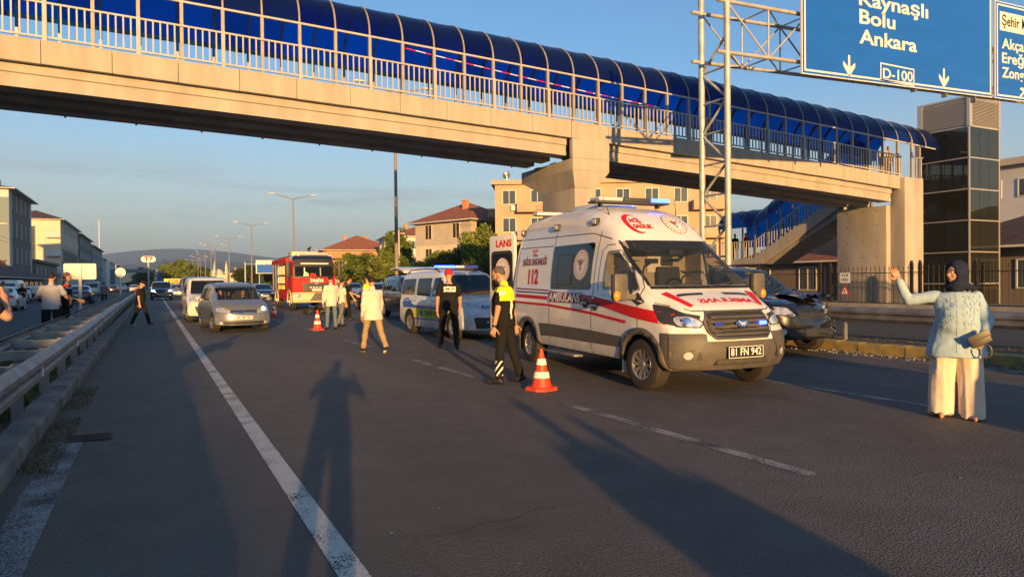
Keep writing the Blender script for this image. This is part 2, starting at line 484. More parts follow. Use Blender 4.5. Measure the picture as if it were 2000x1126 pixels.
def arch_cutter(x, y, r, depth, mi=1):
    mb = MB(); s = 1 if y > 0 else -1
    mb.lathe([(0.001, y + s * .3), (r, y + s * .3), (r, y - s * depth), (0.001, y - s * depth)], 40, 'Y', (x, 0, r * .86), mi=0)
    me = mb.mesh('cut'); bm = bmesh.new(); bm.from_mesh(me); bmesh.ops.remove_doubles(bm, verts=bm.verts, dist=.002); bmesh.ops.recalc_face_normals(bm, faces=bm.faces); bm.to_mesh(me); bm.free()
    return me
_wc = {}
def make_wheel(root, x, y, r, wd=.23, style='spoke', steer=0., rimr=.62, spokes=10):
    s = 1 if y > 0 else -1
    key = (round(r, 3), wd, style, s, spokes)
    if key not in _wc:
        t = MB(); h = wd / 2
        t.lathe([(r * rimr * .93, -h * .8), (r * rimr, -h), (r * .86, -h * 1.02), (r * .965, -h * .9), (r, -h * .72), (r, -h * .3), (r * .985, -h * .27), (r * .985, -h * .22), (r, -h * .2), (r, h * .2), (r * .985, h * .22), (r * .985, h * .27), (r, h * .3),
                 (r, h * .72), (r * .965, h * .9), (r * .86, h * 1.02), (r * rimr, h), (r * rimr * .93, h * .8)], 40, 'Y')
        tme = t.mesh('wheel')
        m = MB(); R = r * rimr; fy = s * h * .55
        m.lathe([(R * .98, s * h * .92), (R * .95, s * h * .95), (R * .90, s * h * .8), (R * .86, fy - s * .05), (.01, fy - s * .06)], 32, 'Y', mi=1)
        m.lathe([(R * 1.0, s * h * .92), (R * .97, s * h * 1.0), (R * .90, s * h * .92), (R * .88, s * h * .7)], 32, 'Y', mi=0)
        m.lathe([(R * .24, fy - s * .04), (R * .24, fy + s * .02), (R * .18, fy + s * .035), (.005, fy + s * .035)], 20, 'Y', mi=0)
        for k in range(spokes):
            a = 2 * PI * k / spokes; c, q = math.cos(a), math.sin(a)
            wsp = .026 if spokes > 7 else .045
            for p0, p1 in (((R * .2, fy), (R * .90, fy + s * .02)),):
                P0 = Vector((c * p0[0], p0[1], q * p0[0])); P1 = Vector((c * p1[0], p1[1], q * p1[0]))
                d = (P1 - P0); nn = Vector((-q, 0, c))
                vs = [P0 - nn * wsp * .7, P0 + nn * wsp * .7, P1 + nn * wsp * 1.15, P1 - nn * wsp * 1.15]
                o = Vector((0, s * .022, 0)); vs2 = [v - o for v in vs] + [v + o for v in vs]
                m.add(vs2, [(0, 1, 2, 3), (7, 6, 5, 4), (0, 4, 5, 1), (1, 5, 6, 2), (2, 6, 7, 3), (3, 7, 4, 0)], 0)
        _wc[key] = (tme, m.mesh('rim'))
        for me in _wc[key]: me.polygons.foreach_set('use_smooth', [True] * len(me.polygons)); me.set_sharp_from_angle(angle=R_(35))
        _wc[key][0].materials.append(M('tyre')); _wc[key][1].materials.append(M('rim')); _wc[key][1].materials.append(M('rim_dark'))
    a, b = _wc[key]
    wo = bpy.data.objects.new('wheel', a); COL.objects.link(wo); wo.parent = root; wo.location = (x, y, r); wo.rotation_euler = (0, 0, steer)
    ro = bpy.data.objects.new('rim', b); COL.objects.link(ro); ro.parent = wo
    return wo
class Body:
    """a body shell with panels laid on it"""
    def __init__(s, root, me): s.root = root; s.me = me; s.bvh = bvh_of(me)
    def lay(s, name, me, frm, mt, off=.004, place=None, parent=None, step=.12, solid=0.):
        r = wrap(me, s.bvh, frm, off, step, place)
        o = link(name, r, mt, parent or s.root, 60)
        if solid:
            md = bmesh.new(); md.from_mesh(r); bmesh.ops.solidify(md, geom=md.faces[:], thickness=solid); md.to_mesh(r); md.free()
        return o
    def multi(s, name, items, mt, parent=None):
        """several strokes / outlines of one material joined in one panel"""
        bm = bmesh.new()
        for me, frm, off, place in items:
            r = wrap(me, s.bvh, frm, off, .1, place); bm.from_mesh(r); bpy.data.meshes.remove(r)
        me = bpy.data.meshes.new(name); bm.to_mesh(me); bm.free()
        return link(name, me, mt, parent or s.root, 60)
def rrect(x0, x1, z0, z1, r=.05, n=4):
    p = []
    for cx, cz, a0 in ((x1 - r, z1 - r, 0), (x0 + r, z1 - r, 90), (x0 + r, z0 + r, 180), (x1 - r, z0 + r, 270)):
        for i in range(n + 1):
            a = R_(a0 + 90 * i / n); p.append((cx + r * math.cos(a), cz + r * math.sin(a)))
    return p
def roundpoly(pts, r=.04, n=3):
    out = []; k = len(pts)
    for i in range(k):
        p0, p, p1 = Vector(pts[i - 1]), Vector(pts[i]), Vector(pts[(i + 1) % k])
        a = (p0 - p); b = (p1 - p); ra = min(r, a.length * .4, b.length * .4); a = p + a.normalized() * ra; b = p + b.normalized() * ra
        for j in range(n + 1):
            t = j / n; q = a * (1 - t) ** 2 + p * 2 * t * (1 - t) + b * t * t; out.append((q.x, q.y))
    return out
def disc(cx, cz, r, n=24, r2=None): return [(cx + r * math.cos(2 * PI * i / n), cz + (r2 or r) * math.sin(2 * PI * i / n)) for i in range(n)]
def ringmesh(cx, cz, r0, r1, n=36, a0=0, a1=360):
    me = bpy.data.meshes.new('f'); vs = []; full = abs(a1 - a0) >= 360
    k = n if full else n + 1
    for i in range(k):
        a = R_(a0 + (a1 - a0) * i / n); vs += [(cx + r0 * math.cos(a), cz + r0 * math.sin(a), 0), (cx + r1 * math.cos(a), cz + r1 * math.sin(a), 0)]
    m = len(vs)
    me.from_pydata(vs, [], [(2 * i, 2 * i + 1, (2 * i + 3) % m, (2 * i + 2) % m) for i in range(n)]); return me
def mirror_tool(root, parts): pass
def mirror_pod(root, x, y, z, wd=.22, ht=.16, dp=.12, mt='silver_paint', arm=.12):
    s = 1 if y > 0 else -1
    mb = MB(); mb.sphere((x, y + s * (arm + wd / 2), z), (dp / 2, wd / 2, ht / 2), 14, 8)
    mb.v = [(px, py, pz) for px, py, pz in mb.v]
    o = mb.build('wing_mirror', [mt], root, 60)
    a = MB(); a.bar((x + .02, y - s * .02, z - ht * .3), (x, y + s * (arm + .04), z - ht * .25), .06, .05); a.build('mirror_arm', 'black_plastic', o)
    g = MB(); g.sphere((x - dp * .38, y + s * (arm + wd / 2), z), (.02, wd * .42, ht * .40), 12, 6); g.build('mirror_glass', 'chrome', o, 60)
    return o
def plate(root, x, y, z, s, mt='plate_white', tm='black_mark', wd=.52, ht=.112, tilt=0., size=.115, border=False):
    mb = MB(); mb.box((0, 0, 0), (.012, wd, ht))
    o = mb.build('number_plate', mt, root, loc=(x, y, z)); o.rotation_euler = (0, tilt, 0)
    me = textmesh(s, size, .002)
    w_ = max(v.co.x for v in me.vertices) - min(v.co.x for v in me.vertices); k = min(1, wd * .88 / w_)
    for v in me.vertices: v.co = Vector((.009, v.co.x * k, v.co.y))
    link('plate_lettering', me, tm, o)
    if border:
        b = MB()
        for a, c, d, e in ((-wd / 2, wd / 2, ht / 2 - .008, ht / 2), (-wd / 2, wd / 2, -ht / 2, -ht / 2 + .008), (-wd / 2, -wd / 2 + .008, -ht / 2, ht / 2), (wd / 2 - .008, wd / 2, -ht / 2, ht / 2)):
            b.bb(.006, .0085, a, c, d, e)
        b.build('plate_border', tm, o)
    return o
def car_lights(B, pts, s_, mt='headlamp', name='headlight', off=.006, frm='F'):
    p = [(y * s_, z) for y, z in pts]
    return B.lay(name, flat(roundpoly(p, .03)), frm, mt, off, step=.06)

def cab_cutters(oc, ws, sides):
    x0, x1, yh, z0, z1 = oc
    c = MB(); c.bb(x0, x1, -yh, yh, z0, z1); cs = [c.mesh('cut')]
    p = MB(); p.prism([(y * .95, z + (.02 if z < (ws[0][1] + ws[2][1]) / 2 else -.02)) for y, z in ws], 'X', x1 - .15, 4); cs.append(p.mesh('cut'))
    for q in sides:
        cx = sum(k[0] for k in q) / len(q); cz = sum(k[1] for k in q) / len(q)
        p = MB(); p.prism([(cx + (x - cx) * .94, cz + (z - cz) * .92) for x, z in q], 'Y', -3, 3); cs.append(p.mesh('cut'))
    return cs
def inner_faces(me, bvh, oc):
    for p in me.polygons:
        h, n, i, d = bvh.find_nearest(p.center)
        if d > .012: p.material_index = 2 if oc and oc[0] - .05 < p.center.x < oc[1] + .3 and p.center.z > oc[3] - .02 else 1
def seat(parent, x, y, z, mt='seat_fabric', wd=.46):
    m = MB()
    m.box((x + .05, y, z), (.50, wd, .16)); m.box((x - .25, y, z + .36), (.14, wd * .95, .66), rot=Matrix.Rotation(R_(-10), 3, 'Y')); m.box((x - .33, y, z + .78), (.10, .26, .18))
    return m.build('seat', mt, parent, bevel=.04)
def make_car(name, label, cat, spec, loc, rz, group=None, lod=0):
    """generic passenger car or small van"""
    sp = dict(W=1.76, plan=[(-9, .93), (-1.6, 1), (1.2, 1), (9, .90)], wheels=(1.3, -1.3), wr=.31, wy=.78, paint='silver_paint', bot=.20, side_windows=[], lower=None,
              glass='dark_glass', kf=.34, kr=.15, crad=.13, spokes=10, rear_glass=None, seams=[], handles=[], mirrors=None, plate='34 KL 508', lights=[], steer=0., lamp='headlamp', grille=None, low_grille=None, roof_rails=None,
              nose=((.2, .03), (.45, 0), (.65, .02), (.9, .12)), tail=((.2, .03), (.6, 0), (1.0, .05), (1.6, .2)), dents=None, foglights=[], open_cab=False, hip=0., sill=None, badge=None)
    sp.update(spec)
    root = thing(name, label, cat, loc, rz, group)
    me = body_mesh(sp['top'], [(sp['top'][0][0], sp['bot'] + .14), (sp['top'][0][0] + .5, sp['bot']), (sp['top'][-1][0] - .6, sp['bot']), (sp['top'][-1][0], sp['bot'] + .06)], sp['W'],
                   sp['plan'], sp['belt'], sp['roofw'], sp['nose'], sp['tail'], sp['kf'], sp['kr'], sp['crad'], dents=sp['dents'], hip=sp['hip'], N=64 if not lod else 40)
    B = Body(root, me)
    cuts = []
    for x in sp['wheels']:
        for y in (-1, 1): cuts.append(arch_cutter(x, y * sp['W'] / 2, sp['wr'] * 1.17, .36))
    if sp['open_cab']: cuts += cab_cutters(sp['open_cab'], sp['windscreen'], sp['side_windows'][:2])
    bo = boolean(me, cuts)
    body = link('body', bo, [sp['paint'], 'black_plastic', 'interior'], root, 38)
    if sp['lower']:      # unpainted lower band by height
        zmax, _ = sp['lower']
    inner_faces(bo, B.bvh, sp['open_cab'])
    B.body = body
    for x in sp['wheels']:
        for y in (-1, 1): make_wheel(root, x, y * sp['wy'], sp['wr'], spokes=sp['spokes'], steer=sp['steer'] if x > 0 else 0)
    for frm in ('R', 'L'):
        for q in sp['side_windows']:
            B.lay('side_window', flat(roundpoly(q, .05)), frm, sp['glass'] if not sp.get('side_glass') else sp['side_glass'], .004)
    if sp['windscreen']: B.lay('windscreen', flat(roundpoly(sp['windscreen'], .06)), 'F', sp.get('ws_glass', sp['glass']), .005)
    if sp['rear_glass']: B.lay('rear_window', flat(roundpoly(sp['rear_glass'], .06)), 'B', sp['glass'], .005)
    for pts in sp['lights']:
        for s_ in (-1, 1): car_lights(B, pts, s_, sp['lamp'])
    for pts in sp['foglights']:
        for s_ in (-1, 1): car_lights(B, pts, s_, 'lens_clear', 'fog_light', .008)
    if sp['grille']: 
        g = B.lay('grille', flat(roundpoly(sp['grille'], .03)), 'F', 'black_plastic', .006, step=.08)
        ys = [p[0] for p in sp['grille']]; zs = [p[1] for p in sp['grille']]
        k = sp.get('grille_bars', 3)
        it = []
        for i in range(1, k + 1):
            z = min(zs) + (max(zs) - min(zs)) * i / (k + 1)
            it.append((stroke([(min(ys) * .9, z), (max(ys) * .9, z)], .016), 'F', .012, None))
        B.multi('grille_bar', it, sp.get('bar_mat', 'chrome'), g)
    if sp['badge']: B.lay('badge', flat(disc(0, sp['badge'], .055, 20)), 'F', 'chrome', .02, step=.03)
    if sp['low_grille']: B.lay('lower_grille', flat(roundpoly(sp['low_grille'], .03)), 'F', 'black_plastic', .005, step=.08)
    it = []
    for frm in ('R', 'L'):
        for q in sp['seams']: it.append((stroke(q, .012), frm, .002, None))
    if it: B.multi('door_seams', it, 'seam')
    for frm in ('R', 'L'):
        for hx, hz in sp['handles']: B.lay('door_handle', flat(rrect(hx - .09, hx + .09, hz - .018, hz + .018, .015)), frm, sp['paint'], .03, solid=.02)
        if sp['sill']: B.lay('side_trim', flat(sp['sill']), frm, 'black_plastic', .006)
    if sp['mirrors']:
        x, y, z = sp['mirrors']
        for s_ in (-1, 1): mirror_pod(root, x, s_ * y, z, mt=sp.get('mirror_mat', sp['paint']))
    if sp['plate']:
        h, n, _, _ = B.bvh.ray_cast(Vector((19, 0, sp.get('plate_z', .45))), Vector((-1, 0, 0)))
        plate(root, h.x + .012, 0, sp.get('plate_z', .45), sp['plate'])
    if sp['roof_rails']:
        x0, x1, y, z = sp['roof_rails']
        for s_ in (-1, 1):
            mb = MB(); mb.path([(x0, s_ * y, z - .05), (x0 + .12, s_ * y, z + .02), ((x0 + x1) / 2, s_ * y, z + .035), (x1 - .12, s_ * y, z + .01), (x1, s_ * y, z - .06)], .016, 8); mb.build('roof_rail', sp.get('rail_mat', 'black_plastic'), root, 60)
    if sp.get('tail_lights'):
        for s_ in (-1, 1): car_lights(B, sp['tail_lights'], s_, 'red_mark', 'tail_light', .006, 'B')
    root['_'] = 0; del root['_']
    return root, B

def prism_between(poly, frm, a, b):
    mb = MB()
    mb.prism(poly, 'Y' if frm in 'LR' else 'X', a, b)
    return mb.mesh('cut')

# car shapes --------------------------------------------------------
MINIVAN = dict(top=[(-2.2, .95), (-2.12, 1.25), (-1.98, 1.55), (-1.5, 1.66), (-.6, 1.70), (.2, 1.67), (.55, 1.60), (1.32, 1.13), (1.5, 1.06), (2.0, .92), (2.16, .80), (2.22, .66)],
               belt=[(-2.2, .95), (1.2, 1.0), (1.5, .98), (2.22, .62)], roofw=[(-2.2, .82), (-1, .80), (.4, .78), (1.3, .86), (2.2, .86)], W=1.80, wheels=(1.34, -1.34), wr=.32, wy=.79,
               side_windows=[[(.62, 1.02), (-.18, 1.02), (-.2, 1.52), (.28, 1.54)], [(-.28, 1.03), (-1.12, 1.05), (-1.1, 1.52), (-.28, 1.53)], [(-1.2, 1.06), (-1.85, 1.12), (-1.7, 1.48), (-1.18, 1.51)]],
               windscreen=[(-.72, 1.10), (.72, 1.10), (.60, 1.575), (-.60, 1.575)], rear_glass=[(-.66, 1.05), (.66, 1.05), (.58, 1.5), (-.58, 1.5)],
               lights=[[(.42, .66), (.80, .70), (.84, .80), (.72, .87), (.44, .78)]], grille=[(-.40, .62), (.40, .62), (.43, .76), (-.43, .76)], badge=.69, low_grille=[(-.62, .27), (.62, .27), (.68, .38), (-.68, .38)],
               foglights=[disc(.70, .33, .05, 12)], seams=[[(.80, .35), (.78, 1.0)], [(-.23, .30), (-.23, 1.0)], [(-1.2, .75), (-1.15, 1.0)]], handles=[(-.05, .92), (-1.0, .94)], mirrors=(.72, .90, 1.10),
               roof_rails=(-1.7, .25, .64, 1.70), plate_z=.50, kf=.30, tail_lights=[(.62, .85), (.80, .85), (.80, 1.15), (.68, 1.15)])
SMALLVAN = dict(top=[(-1.98, .9), (-1.95, 1.45), (-1.85, 1.72), (-1.2, 1.76), (0, 1.76), (.35, 1.70), (.95, 1.18), (1.15, 1.10), (1.75, .98), (1.93, .84), (1.98, .66)],
                belt=[(-2, .98), (.9, 1.02), (1.2, 1.0), (2, .62)], roofw=[(-2, .88), (0, .84), (1, .86), (2, .86)], W=1.72, wheels=(1.24, -1.27), wr=.30, wy=.74, paint='white_paint',
                side_windows=[[(.62, 1.03), (-.25, 1.03), (-.25, 1.52), (.25, 1.55)], [(-.4, 1.05), (-1.2, 1.05), (-1.2, 1.5), (-.4, 1.52)]],
                windscreen=[(-.70, 1.10), (.70, 1.10), (.62, 1.64), (-.62, 1.64)], lights=[[(.46, .78), (.78, .84), (.76, 1.0), (.56, .98)]], grille=None, low_grille=[(-.52, .36), (.52, .36), (.60, .62), (-.60, .62)],
                seams=[[(.66, .35), (.66, 1.0)], [(-.32, .3), (-.32, 1.5)]], handles=[(-.15, .95)], mirrors=(.6, .86, 1.15), plate='81 AB 205', plate_z=.52, lower=None, tail=((.2, 0), (2, .05)), kf=.30)
SEDAN = dict(top=[(-2.2, .80), (-2.1, 1.0), (-1.6, 1.06), (-1.3, 1.12), (-.75, 1.40), (-.2, 1.46), (.35, 1.40), (1.1, 1.0), (1.3, .96), (1.95, .84), (2.12, .74), (2.2, .6)],
             belt=[(-2.2, .86), (0, .92), (1.1, .92), (2.2, .58)], roofw=[(-2.2, .86), (-1.3, .84), (-.5, .74), (.4, .74), (1.1, .86), (2.2, .86)], W=1.74, wheels=(1.28, -1.3), wr=.31, wy=.76,
             side_windows=[[(.75, .95), (-.05, .95), (-.05, 1.34), (.3, 1.33)], [(-.13, .95), (-.95, .97), (-.72, 1.30), (-.13, 1.35)]],
             windscreen=[(-.68, 1.0), (.68, 1.0), (.56, 1.36), (-.56, 1.36)], rear_glass=[(-.62, 1.10), (.62, 1.10), (.52, 1.33), (-.52, 1.33)],
             lights=[[(.44, .62), (.78, .66), (.78, .76), (.50, .74)]], grille=[(-.36, .58), (.36, .58), (.38, .70), (-.38, .70)], low_grille=[(-.5, .27), (.5, .27), (.54, .37), (-.54, .37)],
             seams=[[(.82, .35), (.8, .92)], [(-.09, .3), (-.09, .92)], [(-.95, .5), (-.98, .92)]], handles=[(.08, .84), (-.78, .85)], mirrors=(.68, .84, 1.0), plate_z=.45,
             tail_lights=[(.5, .80), (.80, .80), (.80, .94), (.5, .94)])
SUVS = dict(top=[(-2.3, .95), (-2.26, 1.2), (-2.1, 1.60), (-1.5, 1.74), (-.4, 1.77), (.3, 1.70), (1.02, 1.22), (1.2, 1.15), (1.9, 1.06), (2.18, .98), (2.28, .82)],
            belt=[(-2.3, 1.05), (1.0, 1.10), (1.3, 1.08), (2.28, .80)], roofw=[(-2.3, .82), (0, .80), (1.1, .88), (2.3, .88)], W=1.90, wheels=(1.38, -1.38), wr=.37, wy=.82, bot=.27, paint='black_paint',
            side_windows=[[(.75, 1.14), (-.1, 1.14), (-.1, 1.60), (.25, 1.60)], [(-.2, 1.14), (-1.1, 1.16), (-1.1, 1.60), (-.2, 1.61)], [(-1.2, 1.18), (-1.95, 1.24), (-1.75, 1.56), (-1.2, 1.6)]],
            windscreen=[(-.78, 1.20), (.78, 1.20), (.66, 1.66), (-.66, 1.66)], rear_glass=[(-.7, 1.2), (.7, 1.2), (.6, 1.6), (-.6, 1.6)],
            lights=[[(.50, .78), (.90, .82), (.90, .96), (.58, .94)]], grille=[(-.42, .72), (.42, .72), (.46, .92), (-.46, .92)], low_grille=[(-.6, .38), (.6, .38), (.66, .52), (-.66, .52)],
            seams=[[(.85, .4), (.83, 1.1)], [(-.15, .4), (-.15, 1.1)]], handles=[(.05, 1.0), (-.95, 1.02)], mirrors=(.75, .92, 1.2), plate_z=.55, roof_rails=(-1.8, .2, .66, 1.78), tail_lights=[(.7, 1.0), (.88, 1.0), (.84, 1.4), (.74, 1.4)],
            foglights=[disc(.72, .48, .06, 12)], nose=((.2, .05), (.5, 0), (.8, .01), (1.0, .10)))
PANELVAN = dict(top=[(-2.4, .9), (-2.38, 1.7), (-2.25, 1.93), (-1.2, 1.97), (.4, 1.96), (.75, 1.88), (1.45, 1.30), (1.65, 1.2), (2.15, 1.05), (2.35, .88), (2.42, .66)],
                belt=[(-2.4, 1.05), (1.4, 1.12), (2.4, .7)], roofw=[(-2.4, .88), (.6, .84), (1.5, .86), (2.4, .86)], W=1.90, wheels=(1.5, -1.5), wr=.34, wy=.82, bot=.22, paint='grey_paint',
                side_windows=[[(1.1, 1.15), (.25, 1.15), (.25, 1.7), (.7, 1.72)], [(.1, 1.17), (-1.0, 1.17), (-1.0, 1.68), (.1, 1.70)], [(-1.1, 1.17), (-2.1, 1.17), (-2.05, 1.66), (-1.1, 1.68)]],
                windscreen=[(-.80, 1.22), (.80, 1.22), (.70, 1.82), (-.70, 1.82)], rear_glass=[(-.7, 1.2), (.7, 1.2), (.65, 1.7), (-.65, 1.7)], lights=[[(.5, .85), (.84, .9), (.84, 1.08), (.6, 1.02)]],
                grille=[(-.42, .80), (.42, .80), (.44, .95), (-.44, .95)], low_grille=[(-.6, .30), (.6, .30), (.66, .5), (-.66, .5)], mirrors=(1.15, .92, 1.28), plate_z=.58, seams=[[(1.2, .4), (1.2, 1.1)], [(.2, .4), (.2, 1.1)]])
def V(base, **k):
    d = dict(base); d.update(k); return d
# ------------------------------------------------------------------ ambulance
def bisect(me, planes):
    bm = bmesh.new(); bm.from_mesh(me)
    for co, no in planes: bmesh.ops.bisect_plane(bm, geom=bm.verts[:] + bm.edges[:] + bm.faces[:], plane_co=co, plane_no=no, dist=1e-5)
    bm.to_mesh(me); bm.free()
def mtext(s, size, bold=.0, w_=None, sx=1.):
    me = textmesh(s, size, bold, sx=sx)
    if w_:
        a = max(v.co.x for v in me.vertices) - min(v.co.x for v in me.vertices)
        for v in me.vertices: v.co.x *= w_ / a
    return me
def emblem(B, frm, cx, cz, r, parent=None, sq=1.0, mark='darkred_mark', base='white_mark', dots=24):
    o = B.lay('round_emblem', flat(disc(0, 0, r, 30)), frm, base, .010, place=TR(cx, cz, sq, 1), parent=parent, step=.07)
    it = [(ringmesh(0, 0, r * .93, r * .98), frm, .013, TR(cx, cz, sq, 1)), (ringmesh(0, 0, r * .60, r * .625), frm, .013, TR(cx, cz, sq, 1))]
    for i in range(dots):
        a = 2 * PI * i / dots; q = r * .78
        it.append((flat(disc(q * math.cos(a), q * math.sin(a), r * .055, 6)), frm, .013, TR(cx, cz, sq, 1)))
    # staff, two wings
    it.append((stroke([(0, -r * .42), (0, r * .34)], r * .07), frm, .013, TR(cx, cz, sq, 1)))
    it.append((flat(disc(0, r * .38, r * .07, 8)), frm, .013, TR(cx, cz, sq, 1)))
    it.append((stroke([(r * .16 * math.sin(t * 1.3), r * (-.36 + .09 * t)) for t in range(7)], r * .06), frm, .013, TR(cx, cz, sq, 1)))
    for s_ in (-1, 1):
        for k in range(3): it.append((stroke([(s_ * r * .06, r * (.22 - k * .10)), (s_ * r * (.44 - k * .09), r * (.30 - k * .12))], r * .07), frm, .013, TR(cx, cz, sq, 1)))
    B.multi('emblem_print', it, mark, parent)
    return o
def grow(b, d):
    return b
def make_ambulance(loc, rz):
    root = thing('ambulance', 'white high-roofed ambulance with red stripes and a black number plate', 'ambulance', loc, rz)
    W = 2.06
    top = [(-2.73, 2.40), (-2.68, 2.56), (-2.45, 2.66), (-1.2, 2.71), (-.2, 2.69), (.15, 2.64), (.5, 2.53), (.82, 2.34), (1.06, 2.12), (1.92, 1.38), (2.06, 1.315), (2.42, 1.20), (2.60, 1.12), (2.70, 1.0), (2.74, .86)]
    me = body_mesh(top, [(-2.73, .44), (-2.2, .36), (1.9, .34), (2.4, .30), (2.74, .33)], W, [(-9, .97), (-2, 1), (1.7, 1), (2.74, .93)],
                   [(-2.73, 1.28), (1.6, 1.28), (2.0, 1.24), (2.5, 1.02), (2.74, .84)], [(-2.73, .82), (-.5, .80), (.6, .80), (1.1, .84), (1.9, .88), (2.3, .80), (2.74, .80)],
                   nose=((.28, .10), (.42, .0), (.66, -.03), (.80, .02), (.84, .045), (1.02, .06), (1.2, .14)), tail=((.3, 0), (2.0, .03), (2.6, .10)), kf=.36, kr=.06, crad=.30, N=92, sm=1)
    B = Body(root, me)
    cuts = []
    for x in (1.875, -1.875):
        for y in (-1, 1): cuts.append(arch_cutter(x, y * W / 2, .44, .42))
    oc = (.42, 1.50, .80, 1.02, 1.97)
    ws = [(-.86, 1.40), (.86, 1.40), (.80, 2.06), (-.80, 2.06)]
    door_win = [(.80, 1.36), (.80, 1.94), (1.10, 1.95), (1.42, 1.72), (1.76, 1.34), (1.60, 1.27)]
    cuts += cab_cutters(oc, ws, [[(.82, 1.38), (.82, 1.92), (1.08, 1.93), (1.36, 1.72), (1.62, 1.38)]])
    bo = boolean(me, cuts)
    n = Vector
    bisect(bo, [(n((0, 0, .80)), n((0, 0, 1))), (n((2.28, 0, 0)), n((1, 0, 0))), (n((0, 0, .70)), n((0, 0, 1))), (n((0, 0, .755)), n((0, 0, 1)))])
    body = link('body', bo, ['white_paint', 'black_plastic', 'interior_beige', 'grey_plastic'], root)
    inner_faces(bo, B.bvh, oc)
    for p in bo.polygons:
        c = p.center
        if p.material_index == 0 and c.x > 2.28 and c.z < (.80 if abs(c.y) > .55 else .70): p.material_index = 3
        if p.material_index == 2 and c.z < 1.30: p.material_index = 1
    bo.polygons.foreach_set('use_smooth', [True] * len(bo.polygons)); bo.set_sharp_from_angle(angle=R_(38))
    for x in (1.875, -1.875):
        for y in (-1, 1): make_wheel(root, x, y * .89, .35, wd=.24, rimr=.60, steer=R_(6) if x > 0 else 0, spokes=10)
        for s_ in (-1, 1):
            frm = 'L' if s_ > 0 else 'R'
            B.lay('wheel_arch_trim', ringmesh(0, 0, .43, .52, 24, -12, 192), frm, 'grey_plastic', .022, place=TR(x, .33), solid=.03)
            mb = MB(); mb.box((x - .46, s_ * .88, .34), (.02, .26, .30)); mb.build('mud_flap', 'white_paint' if x > 0 else 'black_plastic', root)
    for frm in ('R', 'L'):
        B.lay('lower_cladding', flat([(-1.30, .53), (-.95, .55), (1.40, .545), (1.42, .70), (.53, .735), (-1.0, .76), (-1.38, .75)]), frm, 'grey_plastic', .008)
        B.lay('rear_cladding', flat([(-2.64, .50), (-2.36, .50), (-2.36, .76), (-2.64, .76)]), frm, 'grey_plastic', .008)
        B.lay('front_bumper_side', flat([(2.36, .34), (2.62, .36), (2.70, .72), (2.30, .80)]), frm, 'grey_plastic', .01)
        sw = B.lay('side_window', flat(rrect(-.98, .43, 1.355, 2.09, .06)), frm, 'dark_glass', .008)
        B.lay('window_slider', flat(rrect(-.76, -.22, 1.44, 1.93, .05)), frm, 'tint_glass', .012, parent=sw)
        if frm == 'R':
            B.multi('slider_frame', [(stroke([(-.76, 1.44), (-.76, 1.93), (-.22, 1.93), (-.22, 1.44), (-.76, 1.44)], .018), frm, .016, None)], 'rim_dark', sw)
            emblem(B, 'R', .06, 1.75, .25)
        B.lay('door_window', flat(roundpoly(door_win[:3] + door_win[3:5], .05)), frm, 'tint_glass', .006)
        B.lay('fender_cover', flat(roundpoly([(1.66, 1.24), (1.74, 1.33), (1.96, 1.19), (1.82, 1.15)], .02)), frm, 'black_plastic', .008)
        B.lay('quarter_window_surround', flat(roundpoly([(1.36, 1.60), (1.43, 1.69), (1.70, 1.38), (1.60, 1.28)], .03)), frm, 'black_plastic', .008)
        # door seams
        it = [(stroke(q, .013), frm, .003, None) for q in ([(-.97, 2.32), (-.97, .40)], [(.53, 2.26), (.53, .38)], [(.66, 1.35), (.66, 1.94), (.76, 2.03), (1.12, 2.04), (1.40, 1.86), (1.80, 1.40), (1.82, .85), (1.45, .55)],
              [(-2.50, 2.12), (-1.02, 2.10)], [(-2.50, 2.12), (-2.55, 1.30)], [(-2.6, 2.28), (.3, 2.24), (.85, 2.12)])]
        B.multi('door_seams', it, 'seam')
        for hx, hz in ((.34, 1.14), (.66, 1.11)):
            h = B.lay('door_handle', flat(disc(hx, hz, .085, 18, .075)), frm, 'black_plastic', .012, step=.05)
            B.lay('handle_grip', flat(rrect(hx - .10, hx + .10, hz - .02, hz + .02, .018)), frm, 'rim', .045, solid=.02, parent=h)
        m = B.lay('red_band', flat([(.53, 1.26), (1.76, 1.13), (2.42, 1.05), (2.45, .90), (1.78, .97), (.72, 1.13), (.53, 1.13)]), frm, 'red_mark', .006)
        B.lay('dark_band', flat([(-1.02, 1.325), (.53, 1.26), (.53, 1.13), (-1.02, 1.14)]), frm, 'darkred_mark', .006)
        B.lay('red_line', flat([(-2.5, 1.12), (-1, 1.10), (.50, 1.02), (1.55, .93), (1.52, .89), (.49, .98), (-1, 1.06), (-2.5, 1.08)]), frm, 'red_mark', .006)
        for z0, z1, mt in ((1.33, 1.355, 'darkred_mark'), (1.275, 1.30, 'black_mark'), (1.18, 1.24, 'red_mark')):
            B.lay('rear_stripe', flat([(-2.5, z0 + .015), (-1.06, z0 - .01), (-1.06, z1 - .01), (-2.5, z1 + .015)]), frm, mt, .006)
    s_ = 'R'
    B.lay('lettering', mtext('T.C.', .17, .006, .24), s_, 'red_mark', .006, place=TR(-1.76, 2.00))
    B.lay('lettering', mtext('SAĞLIK BAKANLIĞI', .17, .005, 1.06), s_, 'darkred_mark', .006, place=TR(-1.76, 1.84))
    B.lay('lettering', mtext('112', .36, .014, .44), s_, 'red_mark', .006, place=TR(-1.78, 1.56))
    B.lay('lettering', mtext('AMBULANS', .20, .018, 1.18), s_, 'darkred_mark', .012, place=TR(-.40, 1.215))
    B.lay('lettering', mtext('AMBULANS', .20, .006, 1.16), s_, 'white_mark', .016, place=TR(-.40, 1.215))
    # front
    B.lay('windscreen_border', flat(roundpoly([(-.90, 1.36), (.90, 1.36), (.84, 2.11), (-.84, 2.11)], .08)), 'F', 'black_plastic', .001).data.polygons
